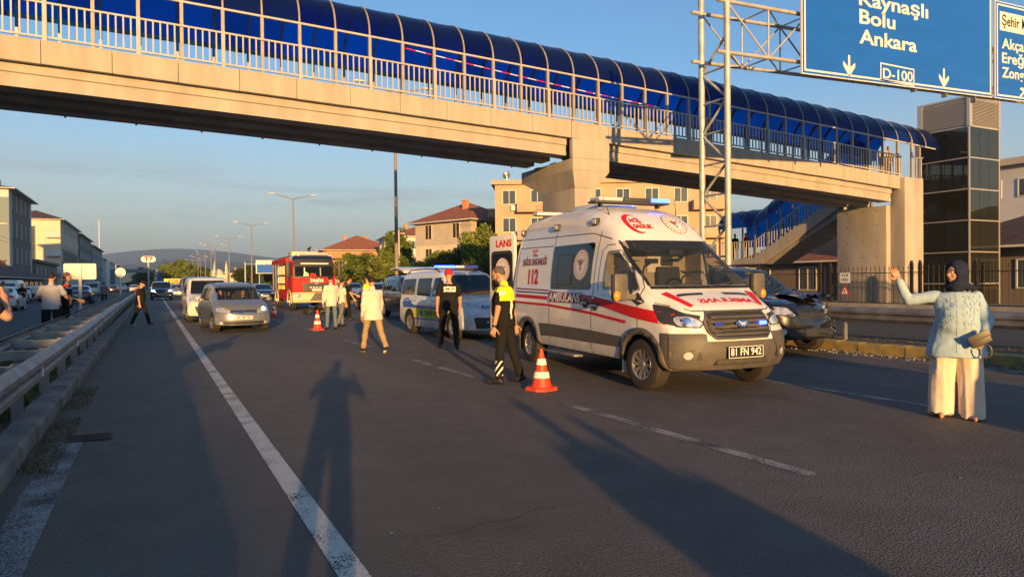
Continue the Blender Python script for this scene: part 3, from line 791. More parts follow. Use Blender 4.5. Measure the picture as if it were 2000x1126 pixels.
    wsb = [o for o in root.children if o.name.startswith('windscreen_border')][0]
    # open the border in the middle
    bm = bmesh.new(); bm.from_mesh(wsb.data)
    bmesh.ops.delete(bm, geom=[f for f in bm.faces], context='FACES'); bm.to_mesh(wsb.data); bm.free(); bpy.data.objects.remove(wsb)
    it = []
    for q, wd in (([(-.835, 1.41), (-.775, 2.0)], .035), ([(.835, 1.41), (.775, 2.0)], .035), ([(-.79, 2.025), (.79, 2.025)], .12), ([(-.84, 1.385), (.84, 1.385)], .04)): it.append((stroke(q, wd), 'F', .007, None))
    B.multi('windscreen_surround', it, 'black_plastic')
    B.lay('windscreen', flat(roundpoly([(-.845, 1.38), (.845, 1.38), (.785, 2.07), (-.785, 2.07)], .05)), 'F', 'ws_glass', .010)
    for y0, y1 in ((-.62, .02), (.05, .70)):
        h0 = B.bvh.ray_cast(Vector((9, y0, 1.37)), Vector((-1, 0, 0)))[0]; h1 = B.bvh.ray_cast(Vector((9, y1, 1.45)), Vector((-1, 0, 0)))[0]
        mb = MB(); mb.bar(h0 + Vector((.03, 0, .03)), h1 + Vector((.03, 0, .03)), .02, .02); mb.build('wiper', 'black_plastic', root)
    g = B.lay('grille', flat(roundpoly([(-.40, .72), (.40, .72), (.50, .80), (.52, .94), (.46, 1.06), (-.46, 1.06), (-.52, .94), (-.50, .80)], .04)), 'F', 'black_plastic', .012, step=.06)
    B.multi('grille_surround', [(stroke([(-.40, .72), (.40, .72), (.50, .80), (.52, .94), (.46, 1.06), (-.46, 1.06), (-.52, .94), (-.50, .80), (-.40, .72)], .022), 'F', .03, None)], 'grey_plastic', g)
    for i in range(5):
        z = .775 + i * .055; hw = .44 if i in (0, 4) else .48
        B.lay('grille_bar', stroke([(-hw, z), (hw, z)], .024), 'F', 'grey_plastic', .04, parent=g, solid=.02, step=.1)
    bd = B.lay('badge', flat(disc(0, .905, .10, 24, .045)), 'F', 'chrome', .065, step=.05, solid=.01)
    B.lay('badge_field', flat(disc(0, .905, .088, 24, .036)), 'F', 'blue_mark', .067, step=.05, parent=bd)
    B.lay('badge_lettering', mtext('Ford', .065, .001, .12), 'F', 'white_mark', .069, place=TR(0, .905), parent=bd, step=0)
    for s_, mt in ((1, 'blue_light'), (-1, 'blue_lens')):
        B.lay('strobe_light', flat(rrect(s_ * .36 - .06, s_ * .36 + .06, .885, .925, .015)), 'F', mt, .06, step=.05, solid=.02)
    for s_ in (-1, 1):
        P = lambda l: [(y * s_, z) for y, z in l]
        hl = B.lay('headlight', flat(roundpoly(P([(.50, .93), (.58, .865), (.86, .88), (.87, 1.0), (.80, 1.05), (.62, 1.01)]), .03)), 'F', 'black_plastic', .010, step=.06)
        B.lay('headlight_lens', flat(roundpoly(P([(.53, .925), (.60, .88), (.84, .895), (.85, .99), (.76, 1.02), (.62, .99)]), .04)), 'F', 'headlamp', .014, step=.04, parent=hl)
        B.lay('headlight_reflector', flat(disc(s_ * .72, .955, .045, 16)), 'F', 'chrome', .02, step=.04, parent=hl)
        B.lay('headlight_corner', flat(roundpoly([(2.06, 1.17), (2.30, .93), (2.60, .87), (2.58, 1.02), (2.30, 1.12)], .03)), 'L' if s_ > 0 else 'R', 'black_plastic', .010, step=.06)
        fr = B.lay('fog_light_recess', flat(roundpoly(P([(.58, .46), (.90, .44), (.93, .58), (.64, .60)]), .04)), 'F', 'black_plastic', .006, step=.06)
        B.lay('fog_light', flat(disc(s_ * .76, .52, .05, 16)), 'F', 'lens_clear', .02, parent=fr, step=.04, solid=.01)
        B.lay('hood_stripe', flat(roundpoly([(2.00, s_ * .66), (2.03, s_ * .78), (2.44, s_ * .60), (2.42, s_ * .53)], .02)), 'T', 'red_mark', .006, step=.06)
        B.lay('hood_vent', flat(roundpoly([(2.10, s_ * .16), (2.10, s_ * .58), (2.17, s_ * .60), (2.17, s_ * .18)], .02)), 'T', 'black_plastic', .006, step=.06)
    me_ = mtext('AMBULANS', .15, .004, .92)
    for v in me_.vertices: v.co.x *= -1
    B.lay('mirrored_lettering', me_, 'T', 'red_mark', .007, place=Matrix.Translation((2.36, 0.06, 0)) @ Matrix.Rotation(PI / 2, 4, 'Z'), step=.1)
    B.multi('hood_seam', [(stroke([(-.98, 1.22), (-.62, 1.085), (.62, 1.085), (.98, 1.22)], .012), 'F', .003, None)], 'seam')
    lg = B.lay('lower_grille', flat(roundpoly([(-.44, .39), (.44, .39), (.40, .47), (-.40, .47)], .02)), 'F', 'black_plastic', .008, step=.06)
    B.multi('lower_grille_bar', [(stroke([(-.40, z), (.40, z)], .012), 'F', .016, None) for z in (.41, .43, .45)] + [(stroke([(y / 10 - .35, .395), (y / 10 - .35, .465)], .01), 'F', .016, None) for y in range(8)], 'grey_plastic', lg)
    plate(root, 2.80, 0, .555, '81 FN 942', 'black_mark', 'white_mark', wd=.56, ht=.15, size=.135, border=True)
    # brow: crescent, words, emblem
    c = bpy.data.meshes.new('f'); vs = []; nn = 22
    for i in range(nn + 1):
        a = R_(52 + (308 - 52) * i / nn); vs.append((-.40 + .165 * math.cos(a), 2.36 + .165 * math.sin(a), 0))
    x0, r2 = -.355, .135
    aa = math.atan2(vs[0][1] - 2.36, vs[0][0] - x0); bb = 2 * PI - aa
    inner = []
    for i in range(nn + 1):
        a = aa + (bb - aa) * i / nn; r = .135 + (.165 - .135) * 0; inner.append((x0 + math.hypot(vs[0][0] - x0, vs[0][1] - 2.36) * math.cos(a), 2.36 + math.hypot(vs[0][0] - x0, vs[0][1] - 2.36) * math.sin(a), 0))
    c.from_pydata(vs + inner, [], [(i, i + 1, nn + 2 + i, nn + 1 + i) for i in range(nn)])
    B.lay('red_crescent', c, 'F', 'red_mark', .006, step=.08)
    B.lay('lettering', mtext('ACİL', .09, .004, .21), 'F', 'red_mark', .008, place=TR(-.36, 2.41), step=.08)
    B.lay('lettering', mtext('SAĞLIK', .09, .004, .34), 'F', 'red_mark', .008, place=TR(-.30, 2.31), step=.08)
    emblem(B, 'F', .32, 2.36, .165, sq=1.15, mark='darkred_mark', dots=20)
    # roof lights
    lb = MB(); lb.box((0, 0, 0), (.26, 1.42, .035))
    base = lb.build('light_bar', 'rim_dark', root, loc=(.0, 0, 2.77), bevel=.01)
    def lens(y0, y1, mt, nm):
        m = MB(); m.box((0, (y0 + y1) / 2, .045), (.30, y1 - y0, .065)); m.build(nm, mt, base, bevel=.022)
    lens(-.66, -.20, 'lens_clear', 'bar_lens'); lens(-.18, .34, 'rim_dark', 'bar_centre'); lens(.36, .70, 'blue_light', 'blue_beacon')
    for s_ in (-1, 1):
        m = MB(); m.box((0, s_ * .55, -.045), (.10, .04, .06)); m.build('bar_foot', 'black_plastic', base)
        m = MB(); m.path([(.42, s_ * .62, 2.50), (.40, s_ * .64, 2.60), (.30, s_ * .68, 2.84)], [.012, .006, .003], 6); m.sphere((.42, s_ * .62, 2.51), (.03, .02, .025), 8, 6); m.build('aerial', 'black_plastic', root)
    ac = MB(); ac.box((-1.0, .1, 2.78), (.9, .8, .12)); ac.build('roof_vent_unit', 'white_paint', root, bevel=.03)
    ac = MB(); ac.box((-1.75, .1, 2.76), (.5, .7, .09)); ac.build('roof_hatch', 'lens_clear', root, bevel=.03)
    rb = MB(); rb.box((-2.35, 0, 2.79), (.22, 1.3, .07)); rb.build('rear_light_bar', 'lens_clear', root, bevel=.02)
    for x in (-2.45, -.98, .32):
        for s_ in (-1, 1):
            h = B.bvh.ray_cast(Vector((x, s_ * 9, 2.42)), Vector((0, -s_, 0)))[0]
            m = MB(); m.box((0, 0, 0), (.16, .07, .11)); o = m.build('side_beacon', 'black_plastic', root, loc=h + Vector((0, s_ * .02, 0)), bevel=.015)
            m = MB(); m.box((0, s_ * .035, 0), (.12, .02, .08)); m.build('beacon_lens', 'lens_clear', o, bevel=.008)
    # mirrors with long arms
    for s_ in (-1, 1):
        m = MB(); m.box((0, 0, 0), (.12, .22, .38)); o = m.build('wing_mirror', 'grey_plastic', root, loc=(1.66, s_ * 1.20, 1.40), bevel=.045)
        a = MB(); a.bar((.05, -s_ * .22, -.14), (0, -s_ * .05, -.12), .10, .07); a.build('mirror_arm', 'black_plastic', o)
        a = MB(); a.sphere((.045, s_ * .07, -.12), (.035, .055, .075), 12, 8); a.build('indicator', 'amber', o, 60)
        a = MB(); a.box((-.066, 0, 0), (.006, .19, .34)); a.build('mirror_glass', 'chrome', o)
    # step, cab inside
    m = MB(); m.box((-.55, -.98, .29), (1.15, .16, .035)); m.build('side_step', 'galv', root, bevel=.01)
    m = MB(); m.bb(1.10, 1.86, -.80, .80, 1.16, 1.335); m.build('dashboard', 'interior', root, bevel=.03)
    for y in (-.42, .42): seat(root, .74, y, 1.02)
    m = MB(); m.path([(1.12 - .1 * math.cos(2 * PI * i / 20), .42 + .19 * math.sin(2 * PI * i / 20), 1.40 + .17 * math.cos(2 * PI * i / 20)) for i in range(20)], .014, 6, closed=True); m.build('steering_wheel', 'black_plastic', root, 60)
    m = MB(); m.box((1.72, -.45, 1.352), (.18, .28, .012), rz=.3); m.box((1.70, -.20, 1.352), (.12, .16, .012), rz=-.4); m.build('papers', 'paper', root)
    m = MB(); m.box((1.74, .60, 1.37), (.10, .16, .05)); m.build('telephone', 'white_mark', root, bevel=.015)
    m = MB(); m.bb(.44, .45, .05, .50, 1.62, 1.93); m.build('bulkhead_lit_patch', 'paper', root)  # pale sheet in place of the patch of light on the bulkhead
    m = MB(); m.box((1.30, 0, 1.90), (.03, .24, .08)); m.build('rear_view_mirror', 'black_plastic', root, bevel=.01)
    # undertray
    m = MB(); m.bb(-2.5, 2.3, -.62, .62, .28, .42); m.build('chassis', 'black_plastic', root)
    # right rear door, standing open
    d = MB(); d.prism(rrect(-.86, 0, .50, 2.42, .06), 'Y', -.03, .03)
    door = d.build('rear_door', ['white_paint'], root, loc=(-2.74, -.90, 0), bevel=.012)
    door.rotation_euler = (0, 0, R_(14))
    # the door is built in its own frame: u = along the door away from the hinge (negative x), outer face at -y
    dm = evalmesh(door); DB = Body(door, dm)
    w2 = DB.lay('door_window', flat(rrect(-.74, -.12, 1.36, 2.05, .08)), 'R', 'dark_glass', .004)
    DB.lay('window_frame', flat(rrect(-.80, -.06, 1.30, 2.11, .1)), 'R', 'black_plastic', .002)
    emblem(DB, 'R', -.40, 1.72, .25)
    DB.lay('red_stripe', flat([(-.86, 1.02), (0, 1.02), (0, 1.20), (-.86, 1.20)]), 'R', 'red_mark', .004)
    DB.lay('red_stripe', flat([(-.86, .92), (0, .92), (0, .97), (-.86, .97)]), 'R', 'red_mark', .004)
    DB.lay('lower_cladding', flat([(-.86, .52), (0, .52), (0, .74), (-.86, .74)]), 'R', 'grey_plastic', .004)
    h = DB.lay('door_handle', flat(disc(-.18, 1.11, .07, 14)), 'R', 'black_plastic', .01)
    DB.lay('lettering', mtext('LANS', .19, .008, .54), 'R', 'red_mark', .004, place=TR(-.36, 2.25))
    return root, B
# ------------------------------------------------------------------ traffic police van with its tailgate up
def make_police(loc, rz):
    sp = V(SMALLVAN, top=[(-2.22, .9), (-2.2, 1.45), (-2.12, 1.74), (-1.4, 1.80), (0, 1.80), (.45, 1.73), (1.15, 1.20), (1.35, 1.12), (1.95, 1.0), (2.18, .86), (2.24, .66)],
           belt=[(-2.25, 1.0), (1.1, 1.05), (1.4, 1.02), (2.24, .64)], roofw=[(-2.25, .88), (.2, .84), (1.2, .86), (2.25, .86)], W=1.84, wheels=(1.40, -1.36), wr=.335, wy=.79, paint='police_paint',
           side_windows=[[(.95, 1.10), (.15, 1.10), (.15, 1.60), (.55, 1.62)], [(.02, 1.10), (-.88, 1.12), (-.88, 1.60), (.02, 1.61)], [(-1.02, 1.12), (-1.98, 1.14), (-1.92, 1.58), (-1.02, 1.60)]],
           windscreen=[(-.74, 1.14), (.74, 1.14), (.64, 1.68), (-.64, 1.68)], lights=[[(.40, .80), (.86, .84), (.86, .97), (.50, .90)]], grille=[(-.40, .80), (.40, .80), (.40, .88), (-.40, .88)], low_grille=[(-.60, .30), (.60, .30), (.66, .58), (-.66, .58)],
           seams=[[(1.02, .35), (1.0, 1.1)], [(.08, .3), (.08, 1.66)], [(-.95, .3), (-.95, 1.66)], [(-2.05, .62), (-1.45, .95), (-.98, .95)]], handles=[(.30, .98), (-.35, .98)], mirrors=(.95, .90, 1.2), plate='81 A 1122', plate_z=.66,
           rear_glass=None, tail_lights=None, hip=0)
    root, B = make_car('police_van', 'pale blue and white traffic police van with its tailgate raised', 'police van', sp, loc, rz)
    for frm in ('R', 'L'):
        B.lay('blue_band', flat([(-1.9, .90), (-1.2, .90), (-1.0, .84), (1.6, .80), (1.6, .74), (-1.0, .76), (-1.75, .76)]), frm, 'blue_mark', .005)
        B.lay('green_band', flat([(-.98, .50), (1.0, .50), (1.0, .74), (-.98, .76)]), frm, 'green_mark', .005)
        B.lay('yellow_band', flat([(-1.02, .50), (-.72, .50), (-.62, .76), (-.98, .76)]), frm, 'yellow_mark', .007)
        B.lay('blue_band', flat([(-.98, .44), (1.0, .44), (1.0, .48), (-.98, .48)]), frm, 'blue_mark', .006)
        B.multi('star_print', [(flat(disc(-.50, .63, .10, 8)), frm, .009, None)], 'blue_mark')
        t = mtext('TRAFİK POLİSİ', .17, .006, 1.15)
        if frm == 'L':
            for v in t.vertices: v.co.x *= -1
        B.lay('lettering', t, frm, 'black_mark', .009, place=TR(.30, .625))
        B.lay('blue_patch', flat(roundpoly([(-1.85, .88), (-1.25, .84), (-1.2, .95), (-1.5, 1.04), (-1.78, 1.02)], .05)), frm, 'blue_mark', .004)
    lb = MB(); lb.box((0, 0, 0), (.24, 1.3, .05)); base = lb.build('light_bar', 'rim_dark', root, loc=(-.1, 0, 1.87), bevel=.015)
    for y0, y1, mt in ((-.64, -.1, 'blue_light'), (-.08, .20, 'lens_clear'), (.22, .64, 'blue_lens')):
        m = MB(); m.box((0, (y0 + y1) / 2, .05), (.26, y1 - y0, .07)); m.build('bar_lens', mt, base, bevel=.02)
    for s_ in (-1, 1):
        m = MB(); m.path([(-1.9, s_ * .70, 1.76), (-1.7, s_ * .70, 1.84), (-.6, s_ * .70, 1.87), (.1, s_ * .68, 1.83), (.25, s_ * .68, 1.77)], .016, 8); m.build('roof_rail', 'black_plastic', root, 60)
    # tailgate raised and the dark boot behind it
    m = MB(); m.bb(-2.245, -2.20, -.70, .70, .62, 1.62); m.build('boot_opening', 'interior', root)
    g = MB(); g.prism([(0, 0), (-.15, .03), (-.62, -.02), (-1.10, -.18), (-1.10, -.235), (-.62, -.08), (-.15, -.03), (0, -.05)], 'Y', -.76, .76)
    tg = g.build('tailgate', 'white_paint', root, loc=(-2.10, 0, 1.82), bevel=.01); tg.rotation_euler = (0, R_(16), 0)
    m = MB(); m.prism([(-.10, -.055), (-.58, -.095), (-.58, -.11), (-.10, -.07)], 'Y', -.62, .62); m.build('tailgate_window', 'dark_glass', tg)
    m = MB(); m.prism([(-.62, -.09), (-1.06, -.235), (-1.06, -.25), (-.62, -.105)], 'Y', -.66, .66); m.build('tailgate_trim', 'black_plastic', tg)
    for s_ in (-1, 1):
        m = MB(); m.tube((-2.2, s_ * .72, 1.25), (-2.75, s_ * .70, 1.88), .012); m.build('gas_strut', 'black_plastic', root)
    return root

# ------------------------------------------------------------------ fire engine
def make_fire(loc, rz):
    root = thing('fire_engine', 'red and cream fire engine with open equipment lockers, seen from the front', 'fire truck', loc, rz)
    # cab: x 2.1..3.9, body behind: x -3.9..2.0
    top = [(2.05, 2.85), (2.1, 3.0), (2.5, 3.05), (3.3, 3.05), (3.55, 2.98), (3.72, 2.75), (3.86, 1.9), (3.92, 1.2), (3.95, .9)]
    me = body_mesh([(2.05, 2.95), (2.15, 3.03), (3.4, 3.05), (3.62, 2.98), (3.76, 2.86), (3.8, 2.78)], [(2.05, .62), (3.8, .50)], 2.44, [(0, 1), (3.5, 1), (3.8, .96)], [(2.05, 1.9), (3.8, 1.9)], [(2.05, .92), (3.8, .92)],
                   nose=((.5, -.10), (1.2, -.12), (1.9, -.05), (2.4, .02), (2.8, .16)), kf=.14, crad=.2, N=30, sm=1)
    B = Body(root, me)
    bo = boolean(me, [arch_cutter(2.95, s * 1.22, .60, .45) for s in (-1, 1)])
    bisect(bo, [(Vector((0, 0, .98)), Vector((0, 0, 1))), (Vector((0, 0, 2.72)), Vector((0, 0, 1)))])
    link('cab', bo, ['red_paint', 'black_plastic', 'interior', 'cream_paint', 'navy_paint'], root, 38)
    inner_faces(bo, B.bvh, None)
    for p in bo.polygons:
        if p.material_index == 0 and p.center.z < .98: p.material_index = 3
        if p.material_index == 0 and p.center.z > 2.72: p.material_index = 4
    B.lay('windscreen_border', flat(roundpoly([(-1.12, 1.80), (1.12, 1.80), (1.08, 2.80), (-1.08, 2.80)], .08)), 'F', 'black_plastic', .008)
    ws = B.lay('windscreen', flat(roundpoly([(-1.04, 1.86), (1.04, 1.86), (1.02, 2.42), (-1.02, 2.42)], .08)), 'F', 'dark_glass', .016)
    # things seen through the windscreen
    B.lay('dashboard_gear', flat(roundpoly([(-.62, 1.88), (-.28, 1.88), (-.34, 2.06), (-.52, 2.14)], .04)), 'F', 'cream_paint', .018, parent=ws)
    B.lay('dashboard_gear', flat(roundpoly([(-.25, 1.88), (.12, 1.88), (.06, 2.02), (-.2, 2.04)], .04)), 'F', 'red_mark', .018, parent=ws)
    B.lay('window_post', flat([(-.56, 1.9), (-.50, 1.9), (-.50, 2.36), (-.56, 2.36)]), 'F', 'rim', .018, parent=ws)
    B.lay('window_post', flat([(.30, 1.9), (.36, 1.9), (.36, 2.36), (.30, 2.36)]), 'F', 'rim', .018, parent=ws)
    B.lay('sun_visor_lamp', flat(rrect(-.72, .80, 2.52, 2.60, .03)), 'F', 'plate_white', .06, solid=.03)
    B.lay('fascia_panel', flat([(-.66, 1.36), (1.1, 1.36), (1.08, 1.66), (-.7, 1.66)]), 'F', 'red_mark', .008)
    B.lay('lettering', mtext('İTFAİYE', .20, .012, .72), 'F', 'white_mark', .012, place=TR(.12, 1.62))
    g = B.lay('grille', flat(roundpoly([(-.68, 1.50), (.78, 1.50), (.70, 1.02), (-.60, 1.02)], .05)), 'F', 'black_plastic', .014, step=.1)
    for z in (1.12, 1.20, 1.28, 1.36, 1.44): B.lay('grille_bar', stroke([(-.62, z), (.68, z)], .02), 'F', 'grey_plastic', .03, parent=g)
    B.lay('badge', flat(disc(.1, 1.47, .09, 12, .04)), 'F', 'chrome', .04, parent=g)
    plate(root, 3.95, .1, 1.12, '81 AB 112', ht=.13)
    for y in (-.22, -.05, .12, .30): B.lay('strobe_light', flat(rrect(y - .06, y + .06, 1.23, 1.28, .02)), 'F', 'white_mark', .04)
    bm_ = MB(); bm_.prism([(3.72, .42), (4.02, .42), (4.06, .60), (4.04, .90), (3.76, .94)], 'Y', -1.22, 1.22); bu = bm_.build('bumper', 'cream_paint', root, bevel=.05)
    m = MB(); m.prism([(-.30, .52), (.50, .52), (.42, .96), (.0, .96)], 'X', 4.0, 4.075); m.build('bumper_recess', 'grey_plastic', bu)
    for s_ in (-1, 1):
        m = MB(); m.sphere((4.03, s_ * .92, .80), (.05, .17, .12), 14, 8); m.build('headlight', 'headlamp', root, 60)
        m = MB(); m.sphere((4.03, s_ * .98, .62), (.04, .08, .06), 12, 8); m.build('fog_light', 'lens_clear', root, 60)
        m = MB(); m.box((3.85, s_ * 1.40, 2.25), (.16, .22, .85)); m.build('wing_mirror', 'black_plastic', root, bevel=.05)
        m = MB(); m.bar((3.7, s_ * 1.2, 2.55), (3.85, s_ * 1.4, 2.55), .05, .05); m.bar((3.7, s_ * 1.2, 2.0), (3.85, s_ * 1.4, 2.0), .05, .05); m.build('mirror_arm', 'black_plastic', root)
        frm = 'L' if s_ > 0 else 'R'
        B.lay('door_window', flat(roundpoly([(3.50, 1.80), (2.70, 1.80), (2.70, 2.55), (3.40, 2.55)], .05)), frm, 'dark_glass', .006)
        m = MB(); m.box((3.90, s_ * .86, 3.02), (.08, .16, .07)); m.build('marker_lamp', 'lens_clear', root, bevel=.02)
        for x in (2.95, -1.9):
            make_wheel(root, x, s_ * 1.06, .50, wd=.32, rimr=.58, spokes=8)
            B2 = MB(); n = 12
            B2.loft([[(x + r * math.cos(R_(a)), s_ * y, .50 + r * math.sin(R_(a))) for r, y in ((.58, 1.20), (.66, 1.20), (.66, 1.26), (.58, 1.26))] for a in range(-10, 200, 10)]); B2.build('mudguard', 'cream_paint', root)
        m = MB(); m.bb(-1.2, 2.0, s_ * .8, s_ * 1.2, .55, 1.05); m.build('lower_locker', 'red_paint', root, bevel=.02)
        # lockers
        for k, x in enumerate((-3.2, -2.0, -.8, .5)):
            op = k >= 2 and s_ < 0
            f = MB(); f.bb(x - .02, x + 1.18, s_ * 1.215, s_ * 1.235, 1.1, 2.62); lk = f.build('locker_shutter' if not op else 'locker_opening', 'galv' if not op else 'interior', root)
            if op:
                for z in (1.45, 1.95):
                    q = MB(); q.bb(x + .05, x + 1.1, s_ * 1.22, s_ * 1.25, z, z + .04); q.build('locker_shelf', 'galv', lk)
                for i, (dx, z, mt, h_) in enumerate(((.15, 1.15, 'red_mark', .26), (.45, 1.15, 'cream_paint', .24), (.8, 1.15, 'yellow_mark', .22), (.2, 1.5, 'cream_paint', .36), (.5, 1.5, 'white_mark', .30), (.85, 1.5, 'cream_paint', .38), (.2, 2.0, 'cream_paint', .45), (.6, 2.0, 'white_mark', .4), (.9, 2.0, 'cream_paint', .5))):
                    q = MB(); q.tube((x + dx, s_ * 1.26, z), (x + dx, s_ * 1.26, z + h_), .10, .08, 10); q.build('equipment', mt, lk, 40)
            m = MB(); m.bb(x - .07, x - .02, s_ * 1.21, s_ * 1.26, 1.05, 2.7); m.build('locker_post', 'red_paint' if k > 2 else 'galv', root)
    m = MB(); m.bb(-3.9, 2.0, -1.21, 1.21, .95, 2.72); m.build('locker_body', 'red_paint', root, bevel=.03)
    m = MB(); m.bb(-3.9, 1.98, -1.25, 1.25, 2.65, 2.95); m.build('roof_rim', 'red_paint', root, bevel=.03)
    m = MB(); m.bb(-3.6, 3.3, -.35, .35, .45, .95); m.build('chassis', 'black_plastic', root)
    m = MB(); m.bb(.6, 1.9, -.9, .6, 2.96, 3.32); m.build('roof_box', 'cream_paint', root, bevel=.03)
    m = MB()
    for y in (-.9, -.5): m.tube((-3.2, y, 3.08), (1.6, y, 3.08), .03)
    for i in range(14): m.tube((-3.1 + .35 * i, -.9, 3.08), (-3.1 + .35 * i, -.5, 3.08), .018)
    m.build('roof_ladder', 'galv', root, 60)
    m = MB(); m.tube((1.2, .2, 3.32), (1.2, .2, 3.55), .06); m.tube((1.0, .2, 3.5), (1.7, .2, 3.58), .08, .06); m.build('water_cannon', 'black_plastic', root, 60)
    m = MB(); m.box((3.2, 0, 3.14), (.22, 1.7, .12)); m.build('light_bar', 'lens_clear', root, bevel=.03)
    return root

# ------------------------------------------------------------------ motorcycle
def make_motorcycle(label, loc, rz, body='black_paint', lying=False, group=None, lamp=False):
    top = thing('motorcycle', label, 'motorcycle', loc, rz, group)
    root = top
    def wh(x):
        t = MB(); n = 28
        t.path([(x + .27 * math.cos(2 * PI * i / n), 0, .32 + .27 * math.sin(2 * PI * i / n)) for i in range(n)], .05, 8, closed=True)
        w_ = t.build('wheel', 'tyre', root, 60)
        s = MB()
        for k in range(6):
            a = PI * k / 3; s.bar((x, 0, .32), (x + .25 * math.cos(a), 0, .32 + .25 * math.sin(a)), .02, .03)
        s.lathe([(.09, -.02), (.09, .02), (.03, .05)], 14, 'Y', (x, 0, .32)); s.build('rim', 'rim', w_)
    wh(.66); wh(-.66)
    f = MB()
    for s in (-1, 1):
        f.tube((.66, s * .08, .32), (.42, s * .08, .95), .022); f.tube((-.66, s * .07, .32), (-.15, s * .07, .38), .025); f.tube((-.66, s * .09, .34), (-.50, s * .10, .72), .02)
    f.tube((.42, 0, .92), (-.1, 0, .62), .03); f.tube((-.1, 0, .62), (-.15, 0, .35), .03); f.tube((-.1, 0, .62), (-.75, 0, .78), .025); f.tube((.40, 0, .85), (.12, 0, .35), .025)
    f.build('frame', 'black_plastic', root, 60)
    m = MB(); m.box((.05, 0, .42), (.34, .26, .30)); m.box((.10, 0, .60), (.16, .2, .2)); m.build('engine', 'galv', root, bevel=.03)
    m = MB(); m.sphere((.16, 0, .84), (.26, .15, .13), 16, 10); m.build('fuel_tank', body, root, 60)
    m = MB(); m.sphere((-.35, 0, .82), (.36, .14, .06), 14, 8); m.build('seat', 'black_plastic', root, 60)
    m = MB(); m.sphere((-.72, 0, .80), (.16, .08, .07), 12, 8); m.build('tail', body, root, 60)
    m = MB(); m.sphere((.56, 0, .92), (.10, .12, .12), 14, 8); m.build('headlamp_shell', body, root, 60)
    m = MB(); m.sphere((.635, 0, .92), (.04, .09, .09), 12, 8); m.build('headlight', 'lamp_on' if lamp else 'headlamp', root, 60)
    m = MB(); m.path([(.30, -.38, 1.03), (.40, -.30, 1.06), (.42, 0, .99), (.40, .30, 1.06), (.30, .38, 1.03)], .016, 8); m.build('handlebar', 'black_plastic', root, 60)
    m = MB(); m.tube((.2, .14, .30), (-.75, .17, .42), .045, .05); m.build('exhaust', 'chrome', root, 60)
    m = MB(); m.loft([[(.66 + r * math.cos(R_(a)), y, .32 + r * math.sin(R_(a))) for r, y in ((.335, -.06), (.345, 0), (.335, .06))] for a in range(20, 150, 10)], closed=False, caps=False); m.build('mudguard', body, root, 60)
    if lying:
        top.rotation_euler = (R_(68), 0, rz); top.location.z = .12
    return top
# ------------------------------------------------------------------ people: local +x is where the body faces, +y its left
def capsule(mb, p, q, r0, r1, fl=(1, 1), n=12, mi=0):
    """tapered limb with round ends; fl flattens it across"""
    p, q = Vector(p), Vector(q); d = q - p; L = max(d.length, 1e-5); d.normalize()
    a = Vector((1, 0, 0)) - d * d.x
    a = a.normalized() if a.length > .2 else (Vector((0, 1, 0)) - d * d.y).normalized()
    b = d.cross(a); rings = []
    for t in (-80, -55, -28, 0): rings.append((p + d * r0 * math.sin(R_(t)) * .9, r0 * math.cos(R_(t))))
    rings.append((p + d * L * .5, (r0 + r1) / 2))
    for t in (0, 28, 55, 80): rings.append((q + d * r1 * math.sin(R_(t)) * .9, r1 * math.cos(R_(t))))
    mb.loft([[c + a * (r * fl[0] * math.cos(2 * PI * i / n)) + b * (r * fl[1] * math.sin(2 * PI * i / n)) for i in range(n)] for c, r in rings], mi=mi)
def rot_about(v, ax, deg): return Matrix.Rotation(R_(deg), 3, ax) @ Vector(v)
def hand(mb, wrist, d, palm_n, side, s, curl=25., point=False, spread=1.):
    """palm and five bent fingers; d: direction the hand points, palm_n: palm normal"""
    d = Vector(d).normalized(); n = Vector(palm_n); n = (n - d * n.dot(d)).normalized(); t = d.cross(n) * side   # t: towards the thumb
    W = Vector(wrist)
    capsule(mb, W - d * .03 * s, W + d * .02 * s, .026 * s, .027 * s)
    for k, o in enumerate((-.028, -.009, .010, .028)):
        capsule(mb, W + d * .02 * s + t * o * .6 * s, W + d * .085 * s + t * o * s, .0155 * s, .0125 * s)
    for k, (o, L) in enumerate(((.030, .066), (.011, .075), (-.009, .070), (-.028, .054))):
        p = W + d * .085 * s + t * o * s; dd = (d + t * o * 1.6 * spread).normalized()
        c = (3 if point and k == 0 else curl) * (1 + .12 * k)
        for j, f in enumerate((.45, .31, .24)):
            dd = (dd * math.cos(R_(c)) + n * math.sin(R_(c))).normalized()
            q = p + dd * L * f * s; capsule(mb, p, q, (.0092 - .001 * j) * s, (.0086 - .001 * j) * s, n=8); p = q
    p = W + d * .02 * s + t * .030 * s; dd = (d * .6 + t * .8 + n * .25).normalized()
    for j, L in enumerate((.034, .030, .024)):
        q = p + dd * L * s; capsule(mb, p, q, (.0125 - .0015 * j) * s, (.0115 - .0015 * j) * s, n=8); p = q
        dd = (dd * .85 + d * .35 + n * .15).normalized()

def folds(me, amp, sc=7., zst=1.0, seed=0):
    me.update()
    ns = [v.normal.copy() for v in me.vertices]
    for v, n in zip(me.vertices, ns):
        p = v.co; q = Vector((p.x * sc + seed, p.y * sc, p.z * sc * zst))
        v.co = p + n * amp * (noise.noise(q) + .5 * noise.noise(q * 2.3))

